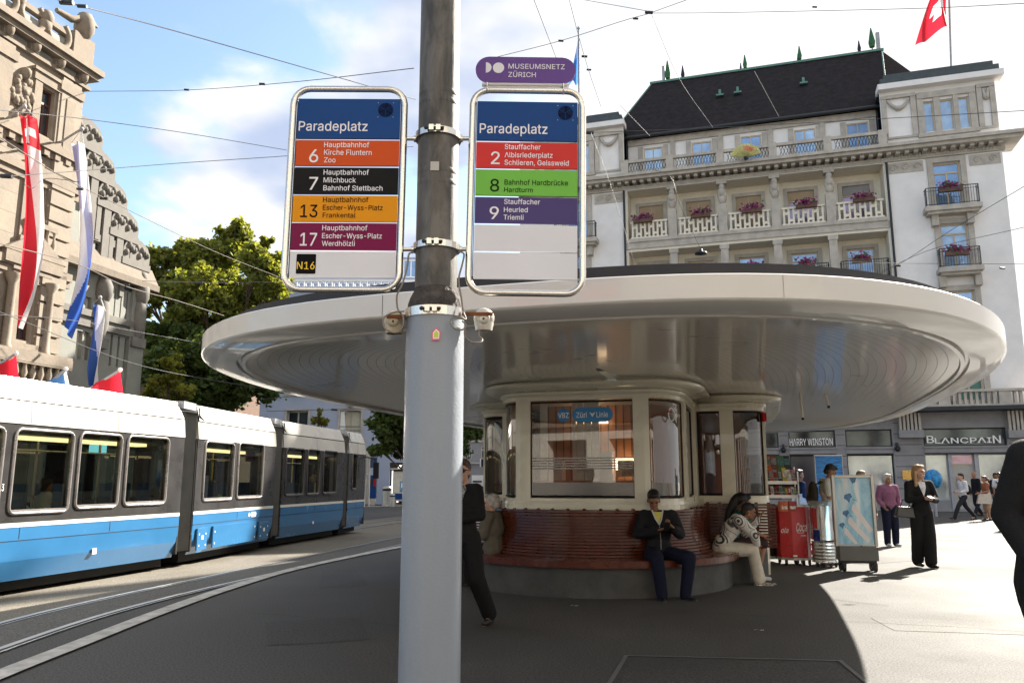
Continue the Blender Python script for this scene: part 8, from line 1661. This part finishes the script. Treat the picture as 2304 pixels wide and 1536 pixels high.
# --- woman in black suit
p = gz(2084, 1277)
J = J_stand(1.70, wrR=(.03, .25, 1.15), elR=(.23, .05, 1.12), wrL=(-.05, .27, 1.13), elL=(-.24, .04, 1.12), anL=(-.06, .06, .085), toeL=(-.07, .22, .03), anR=(.06, -.14, .1), toeR=(.07, .02, .04), knL=(-.07, .06, .49), knR=(.08, -.04, .49))
r, M, f, b, Jd = person('blonde woman in a black trouser suit standing in sun, hands on her phone, looking aside', p, pi, J, skinA, blackc, blackc, black, long_hair, hblond, .012, 1, .97, 1.08, (.085, .085, .085), (radians(28), 0), dict(R=((-.9, .4, 0), (0, 0, 1), -1, .9), L=((.9, .4, 0), (0, 0, 1), 1, .9)), 'jacket', hem=1.12)
m = MB(); c = lambda x, z, y: M @ V3(x, y, z)
m.add([c(-.062, 1.42, .078), c(.062, 1.42, .078), c(.05, 1.33, .122), c(.0, 1.17, .135), c(-.05, 1.33, .122), c(0, 1.43, .085), c(0, 1.32, .135)], [(0, 4, 6, 5), (5, 6, 2, 1), (4, 3, 6), (6, 3, 2)], whitec); m.build('blouse', r)
m = MB(); q = M @ V3(-.01, .33, 1.17); m.box(-.035, .035, -.07, .07, -.005, .005, black, Matrix.Translation(q) @ Matrix.Rotation(.3, 4, 'X')); m.build('phone', None, 'dark phone held by the blonde woman in the black suit', 'phone')
p2_ = M @ V3(.27, .02, 1.0); m = MB(); r3 = thing('handbag', 'black leather handbag hanging from the suited blonde woman\'s forearm', 'handbag', p2_)
lea = mat('black_leather', (.015, .014, .013), .35, 0, .1, 10, .2, 60, .2)
m.hexa([p2_+V3(*q) for q in ((-.20, -.06, -.16), (.14, -.06, -.19), (.14, .06, -.19), (-.20, .06, -.16), (-.15, -.04, .02), (.12, -.04, .0), (.12, .04, 0), (-.15, .04, .02))], lea); m.build('bag_body', r3, bev=.02); m = MB(); m.tube([p2_+V3(-.09, 0, .0), p2_+V3(-.05, 0, .12), p2_+V3(.04, 0, .12), p2_+V3(.08, 0, 0)], .008, lea, 6); m.build('handle', r3)
# --- purple shirt woman
p = gz(2008, 1229); J = J_stand(1.58, wrR=(.19, .1, .95), wrL=(-.21, .08, .93), elL=(-.25, -.06, 1.12), elR=(.25, -.06, 1.12))
person('older woman with short white hair, glasses, purple shirt and jeans beside the beach display', p, pi, J, skinC, plum, navyc, whitec, fluffy, hwhite, .014, 1, 1, 1.2, (.1, .075, .065), (radians(10), 0), None, 'shirt')
f_ = None
m = MB(); fo = at(2002, 1072, p.y-.1)
# --- head behind display
p = Vector((at(1938, 1080, 15.6).x, 15.6, 0)); person('grey haired person mostly hidden behind the beach display, only the head top showing', p, pi, J_stand(1.62), skinA, greyc, darktr, black, fluffy, hgrey, .02, group=None)
# --- man with backpack
p = Vector((at(1858, 1080, 14.6).x, 14.6, 0)); J = J_stand(1.74, head=(0, .09, 1.57), neck=(0, .03, 1.43), elR=(.2, .0, 1.12), wrR=(.07, .25, 1.16), elL=(-.2, .02, 1.12), wrL=(-.04, .27, 1.17))
r, M, f, b, Jd = person('dark haired man in a pale t-shirt looking down at his phone behind the steel barrel', p, radians(-100), J, skinB, creamc, darktr, black, short_hair, hdark, .013, .3, 1, 1.08, hd=(0, radians(30)), topname='t_shirt', hands=dict(R=((-.3, .8, .2), (0, 0, 1), -1, 1.0), L=((.3, .8, .2), (0, 0, 1), 1, 1.0)))
bk = thing('backpack', 'dark olive backpack on the back of the man looking at his phone', 'backpack', M @ V3(0, -.2, 1.2)); olive = cl('olive', (.05, .04, .025)); blobmesh([('e', V3(0, -.23, 1.22), (.14, .09, .22)), ('e', V3(0, -.29, 1.12), (.11, .06, .12))], .012, olive, 'pack', bk, .003, 3, M)
m = MB(); [m.tube([M @ V3(sx*.1, -.15, 1.38), M @ V3(sx*.12, -.02, 1.46), M @ V3(sx*.12, .13, 1.33), M @ V3(sx*.12, .1, 1.1)], .014, olive, 6) for sx in (-1, 1)]; m.build('straps', bk)
m = MB(); q = M @ V3(.01, .36, 1.2); m.box(-.035, .035, -.06, .06, -.005, .005, mat('lit_phone', (.8, .8, .8), .3, emit=.6), Matrix.Translation(q) @ Matrix.Rotation(.5, 4, 'X')); m.build('phone', None, 'bright phone held by the man with the olive backpack', 'phone')
# --- dark figure with white bag behind the news rack
p = Vector((at(1797, 1080, 18.5).x, 18.5, 0)); r, M, f, b, Jd = person('person in dark blue clothes half hidden behind the news rack', p, radians(-80), J_stand(1.68, wrR=(.2, .2, 1.0)), skinB, cl('deep_blue', (.015, .025, .07)), darktr, black, short_hair, hdark, .02)
m = MB(); q = p+V3(-.1, -.25, 0); m.hexa([q+V3(*a) for a in ((-.2, 0, .75), (.2, 0, .72), (.2, .1, .72), (-.2, .1, .75), (-.14, 0, 1.15), (.12, 0, 1.15), (.12, .06, 1.15), (-.14, .06, 1.15))], whitec); m.build('shopping_bag', None, 'white shopping bag carried by the dark figure behind the news rack', 'bag')
# --- sunglasses woman walking, partly behind the pole
p = gz(1072, 1415); p.x = at(1052, 1300, p.y).x-.045
J = J_stand(1.66, hip=(0, .02, .93), anR=(-.02, .30, .085), knR=(.04, .22, .50), toeR=(-.02, .46, .03), anL=(-.1, -.36, .10), knL=(-.12, -.06, .5), toeL=(-.13, -.21, .03), elL=(-.19, -.02, 1.13), elR=(.19, 0, 1.13), wrL=(-.08, .18, 1.1), wrR=(.1, .18, 1.08), shL=(-.155, 0, 1.385), shR=(.155, 0, 1.385), head=(0, .03, 1.575))
r, M, f, b, Jd = person('woman in black with sunglasses walking behind the tall pole', p, radians(150), J, skinA, blackc, blackc, black, short_hair, hbrown, .012, 1, .97, 1.1, (.085, .075, .07), (radians(15), 0), None, 'jacket', hem=1.1)
m = MB(); 
for sx in (-1, 1): m.ball(M @ f(.034*sx, .092, .008), (.03, .012, .022), black, 10, Matrix.Rotation(radians(165), 4, 'Z'))
m.tube([M @ f(-.07, .09, .015), M @ f(.07, .09, .015)], .005, black, 5); [m.tube([M @ f(.07*sx, .088, .014), M @ f(.08*sx, -.01, .01)], .004, black, 4) for sx in (-1, 1)]; m.build('sunglasses', r)
scf = mat('patterned_scarf', (.3, .3, .32), .8, 0, .9, 30); blobmesh([('c', V3(-.03, .075, 1.36), .045, V3(-.01, .125, 1.12), .03)], .012, scf, 'scarf', r, .006, 2, M)
# --- seated older woman at left end
sp = bp(1.86, -172, 0); p = Vector((at(1112, 1200, 11.4).x, 11.42, -.03)); J = J_sit(.97, head=(0, .05, 1.20), neck=(0, .04, 1.06))
person('white haired older woman in a grey coat seated at the left end of the bench', p, radians(60), J, skinA, greyc, darktr, black, fluffy, hwhite, .013, 1, 1, 1.25, hd=(radians(20), radians(5)), topname='coat', hem=1.25, arm_r=1.15)
# --- seated man with phone
yb = 10.72; p = Vector((at(1482, 1220, 10.6).x, 10.60, -.04))
J = J_sit(1.02, head=(.06, .07, 1.215), neck=(.03, .02, 1.07), knR=(.10, .40, .53), anR=(.04, .36, .085), toeR=(.05, .54, .03), knL=(-.30, .38, .53), anL=(-.25, .32, .085), toeL=(-.33, .49, .03), elR=(.27, .07, .80), elL=(-.25, .10, .80), wrR=(.06, .30, .85), wrL=(-.13, .30, .87), waist=(0, -.02, .70))
r, M, f, b, Jd = person('dark haired man in a black jacket and jeans seated on the bench reading his phone', p, pi, J, skinB, charc, navyc, black, short_hair, hdark, .0115, 1, 1, 1.18, (.09, .068, .058), (radians(-5), radians(28)), dict(R=((-.85, .35, .25), (0, -.2, 1), -1, .9), L=((.55, .35, .45), (0, -.2, 1), 1, 1.1)), 'jacket', hem=1.08, arm_r=1.12)
m = MB(); c = lambda x, z, y: M @ V3(x, y, z); s_ = .97
m.add([c(-.045, 1.09, .10), c(.085, 1.09, .10), c(.05, 1.0, .142), c(.015, .94, .155)], [(0, 3, 2, 1)], mat('yellow_shirt', (.55, .5, .12), .8)); m.tube([c(.09, 1.11, .09), c(.06, 1.01, .14), c(.012, .93, .158)], .01, whitec, 5); m.tube([c(-.05, 1.11, .09), c(-.02, 1.0, .14), c(.012, .93, .158)], .008, whitec, 5); m.build('collar_shirt', r)
m = MB(); m.tube([c(.012, .92, .162), c(.0, .75, .16), c(0, .62, .155)], .004, ggrey, 5); m.build('zip', r)
m = MB(); q = M @ V3(-.035, .40, .92); m.box(-.036, .036, -.07, .07, -.005, .005, black, Matrix.Translation(q) @ Matrix.Rotation(-.9, 4, 'X')); m.build('phone', None, 'black phone in the hands of the man seated on the bench', 'phone')
# --- woman with patterned blouse, facing right
def ringmat():
    m = mat('cloth_ring_print', (.6, .58, .54), .8, 0, 0); t = m.node_tree; b = t.nodes['Principled BSDF']; L = t.links.new; tc = N('ShaderNodeTexCoord', t)
    v = N('ShaderNodeTexVoronoi', t, inp={'Scale': 4.6, 'Randomness': .9}); L(tc.outputs['Object'], v.inputs['Vector']); r = N('ShaderNodeValToRGB', t); r.color_ramp.interpolation = 'CONSTANT'
    e = r.color_ramp.elements; e[0].position = 0; e[0].color = (.12, .12, .12, 1); e[1].position = .16; e[1].color = (.62, .60, .56, 1)
    for po, c_ in ((.24, (.03, .03, .03, 1)), (.34, (.55, .53, .5, 1)), (.42, (.06, .06, .07, 1)), (.50, (.62, .6, .56, 1)), (.62, (.2, .2, .2, 1)), (.65, (.6, .58, .54, 1))): x = e.new(po); x.color = c_
    L(v.outputs['Distance'], r.inputs[0]); L(r.outputs[0], b.inputs['Base Color']); return m
ringp = ringmat(); p = Vector((at(1621, 1220, 11.75).x, 11.75, -.05))
J = J_sit(.98, hip=(0, .0, .56), waist=(0, .07, .69), chest=(0, .19, .86), neck=(0, .30, 1.0), head=(0, .42, 1.08), shL=(-.16, .26, .96), shR=(.16, .26, .96), elL=(-.19, .40, .76), elR=(.17, .46, .76), wrL=(-.06, .56, .98), wrR=(.10, .50, .62), knL=(-.09, .46, .53), knR=(.09, .44, .54), anL=(-.07, .56, .09), anR=(.09, .50, .09), toeL=(-.05, .74, .03), toeR=(.10, .68, .03))
sneak = mat('silver_sneaker', (.40, .38, .35), .3, .35, .5, 30)
r, M, f, b, Jd = person('woman in a ring-patterned blouse and white trousers leaning forward at the bench end', p, radians(-98), J, skinB, ringp, offw, sneak, short_hair, hdark, .011, 1, .93, 1.15, (.095, .07, .062), (0, radians(12)), dict(L=((.3, .3, .7), (.3, .6, 0), 1, 1.3)), 'blouse', hem=1.0, arm_r=1.15)
m = MB(); m.ball(M @ f(.078, .0, -.045), .014, mat('gold', (.6, .4, .12), .25, 1), 8); m.build('earring', r)
# --- companion behind with dark bun, tan legs
p = Vector((at(1650, 1220, 12.15).x, 12.3, -.02))
J = J_sit(.98, chest=(0, .12, .88), waist=(0, .04, .69), neck=(0, .16, 1.02), head=(0, .22, 1.16), shL=(-.16, .15, .98), shR=(.16, .15, .98), wrL=(-.02, .45, .66), wrR=(.08, .5, .66), elL=(-.2, .26, .76), elR=(.2, .28, .76), knL=(-.1, .45, .55), knR=(.1, .47, .55), anL=(-.1, .36, .09), anR=(.1, .36, .09), toeL=(-.1, .53, .03), toeR=(.1, .53, .03))
person('woman with long dark hair and bare knees seated beyond the patterned blouse woman', p, radians(-95), J, skinC, cl('teal', (.02, .16, .15)), cl('dark_shorts', (.05, .03, .03)), whitec, big_hair, hdark, .013, .3, .05, 1.05, (.085, .06, .05), (0, radians(5)))
m = MB(); q0 = gz(1715, 1298); teal_ = mat('teal_rubber', (.01, .22, .25), .5)
for k in range(2):
    r = thing('crutch', 'grey crutch with teal foot leaning beside the seated women, %s of the two' % ['left', 'right'][k], 'crutch', q0+V3(.07*k, 0, 0)); a = q0+V3(.07*k, 0, .08); t = q0+V3(-.13+.05*k, .12, .86)
    m = MB(); m.tube([a, t], .011, alu, 8); m.tube([t, t+V3(.03, -.1, .02)], .014, black, 6); m.tube([t, t+V3(-.05, .02, .2)], .011, alu, 8); m.build('shaft', r); m = MB(); m.tube([a-V3(0, 0, .08), a+V3(0, 0, .03)], .019, teal_, 8); m.build('foot', r); m = MB(); m.tube([t+V3(-.04, -.03, .2), t+V3(-.07, 0, .22), t+V3(-.04, .05, .2)], .014, teal_, 6); m.build('cuff', r)
# --- far walkers
p = gz(2172, 1171); J = J_stand(1.74, anL=(-.1, .44, .1), knL=(-.1, .26, .52), toeL=(-.1, .6, .08), anR=(.1, -.42, .16), knR=(.1, -.12, .5), toeR=(.1, -.3, .05), hip=(0, 0, .9), hipL=(-.09, 0, .88), hipR=(.09, 0, .88), elR=(.22, -.1, 1.12), wrR=(.2, .14, 1.06), wrL=(-.2, .2, 1.05))
J = (({k: (v if k[:2] in ('kn', 'an', 'to') else v+V3(0, 0, -.05)) for k, v in J[0].items()}), J[1])
r, M, f, b, Jd = person('man in a white shirt and dark trousers striding left before the pale shop door', p+V3(0, 0, 0), radians(92), J, skinA, whitec, darktr, black, short_hair, hdark, .022, 1, 1, 1.1, faceparts=False)
bk = thing('backpack', 'dark bag hanging behind the striding man in the white shirt', 'backpack', M @ V3(0, -.2, 1.1)); blobmesh([('e', V3(.05, -.24, 1.12), (.13, .1, .2))], .02, charc, 'pack', bk, 0, 2, M)
p = gz(2196, 1163); p.y += 1; p.x = at(2194, 1080, p.y).x; person('bald man walking just behind the striding white-shirted man', p, radians(95), J_stand(1.80, anL=(-.1, .2, .09), anR=(.1, -.2, .1)), skinC, charc, darktr, black, None, None, .024, faceparts=False)
p = gz(2224, 1171); r, M, f, b, Jd = person('woman with a ponytail, rust top and long tan skirt near the right shop window', p, radians(85), J_stand(1.6, wrL=(-.15, .3, 1.05), elL=(-.22, .06, 1.12)), skinC, rustc, tan, black, pony, hbrown, .022, .5, 1, 1.15, skirt=.45, faceparts=False)
m = MB(); q = p+V3(-.25, -.2, 0); m.hexa([q+V3(*a) for a in ((-.2, 0, .62), (.35, 0, .6), (.35, .1, .6), (-.2, .1, .62), (-.1, 0, .95), (.3, 0, .98), (.3, .06, .98), (-.1, .06, .95))], creamc); m.build('cloth_bag', None, 'cream cloth bag carried by the woman in the rust top', 'bag')
p = gz(2258, 1166); r, M, f, b, Jd = person('man in a white short-sleeved shirt with a cross strap at the right shop window', p, radians(150), J_stand(1.74), skinB, whitec, darktr, black, short_hair, hdark, .022, .3, 1, 1.15, faceparts=False)
m = MB(); m.tube([M @ V3(.14, -.13, 1.42), M @ V3(0, -.17, 1.2), M @ V3(-.15, -.12, .95)], .02, charc, 6); m.tube([M @ V3(.14, .13, 1.42), M @ V3(0, .17, 1.2), M @ V3(-.15, .12, .95)], .02, charc, 6); m.build('strap', r)
p = gz(2272, 1163); p.y += .7; person('dark haired man behind the man with the cross strap', p, pi, J_stand(1.74), skinB, charc, darktr, black, short_hair, hdark, .024, faceparts=False)
p = gz(2296, 1190); person('person in a pale shirt with dark vest next to the large black coat', p, radians(100), J_stand(1.72), skinB, whitec, darktr, black, short_hair, hdark, .024, faceparts=False)
p = gz(2122, 1163); m = MB(); rr_ = random.Random(4)
cyc = mat('blue_display', (.02, .22, .5), .5, 0, .5, 8); m.ball(V3(p.x, p.y+.5, 1.5), (.35, .3, .4), cyc, 10); m.tube([V3(p.x, p.y+.5, 0), V3(p.x, p.y+.5, 1.3)], .05, ggrey, 6)
m.build('globe_display', None, 'round blue shop display behind the suited woman', 'display')
# --- large dark coat at the right edge
p = V3(at(2412, 1100, 4.0).x, 4.0, 0); J = J_stand(1.88, elR=(.27, -.06, 1.16), wrR=(.24, .1, .92), elL=(-.27, -.06, 1.16), wrL=(-.24, .1, .92), shR=(.19, 0, 1.42), shL=(-.19, 0, 1.42))
r, M, f, b, Jd = person('very close person in a black coat cut off by the right edge of the photo', p, pi, J, skinA, blackc, blackc, black, long_hair, hdark, .013, 1, 1, 1.15, hem=1.15, topname='jacket')
blobmesh([('c', V3(0, .0, 1.25), .25, V3(0, 0, .95), .31, .75), ('c', V3(0, 0, .95), .31, V3(0, 0, .86), .30, .75)], .013, blackc, 'coat', r, .006, 4, M)
# --- passengers in the tram
def rider(label, i, u, v, hair, hm, topc, skin, d=-.95):
    fp = FPs[i]; s_, z_ = fp.px(u, v, d); w = fp.W(s_, 0, d); q = thing('person', label, 'person', V3(w.x, w.y, z_-1.15)); M = Matrix.Translation((w.x, w.y, z_-1.2)) @ Matrix.Rotation(math.atan2(fp.d.y, fp.d.x)-pi/2, 4, 'Z')
    H_, f, rot = headset(V3(0, 0, 1.2)); blobmesh(H_+[('c', V3(0, 0, 1.14), .05, V3(0, 0, 1.05), .055), ('c', V3(0, 0, 1.0), .12, V3(0, 0, .62), .12, .7), ('c', V3(-.1, .05, .6), .07, V3(-.1, .4, .58), .06), ('c', V3(.1, .05, .6), .07, V3(.1, .4, .58), .06), ('c', V3(-.17, 0, .98), .045, V3(-.2, .05, .75), .04), ('c', V3(.17, 0, .98), .045, V3(.2, .05, .75), .04)], .018, skin, 'body', q, 0, 2, M)
    blobmesh(hair(f, 1, {}, rot), .018, hm, 'hair', q, 0, 2, M); blobmesh([('c', V3(0, 0, 1.0), .13, V3(0, 0, .6), .15, .75), ('c', V3(-.15, 0, .99), .07, V3(-.21, .06, .72), .06), ('c', V3(.15, 0, .99), .07, V3(.21, .06, .72), .06)], .018, topc, 'shirt', q, .004, 2, M)
rider('passenger with short grey hair and pale blue shirt in the first tram window', 0, 38, 1112, short_hair, hgrey, cl('pale_blue', (.25, .42, .55)), skinB, -.55)
rider('dark haired passenger in the middle of the first tram window', 0, 105, 1092, short_hair, hdark, cl('light_shirt', (.35, .4, .42)), skinB, -1.4)
rider('passenger in a bright green top behind the fourth tram window', 1, 478, 1095, short_hair, hdark, cl('green', (.12, .4, .03)), skinB, -.6)
rider('dark passenger low in the third tram window from the left', 0, 350, 1108, short_hair, hdark, charc, skinB, -.9)
rider('pale dressed passenger in the third tram car', 2, 705, 1078, fluffy, hgrey, whitec, skinA, -.9)

bpy.data.scenes.remove(TS)
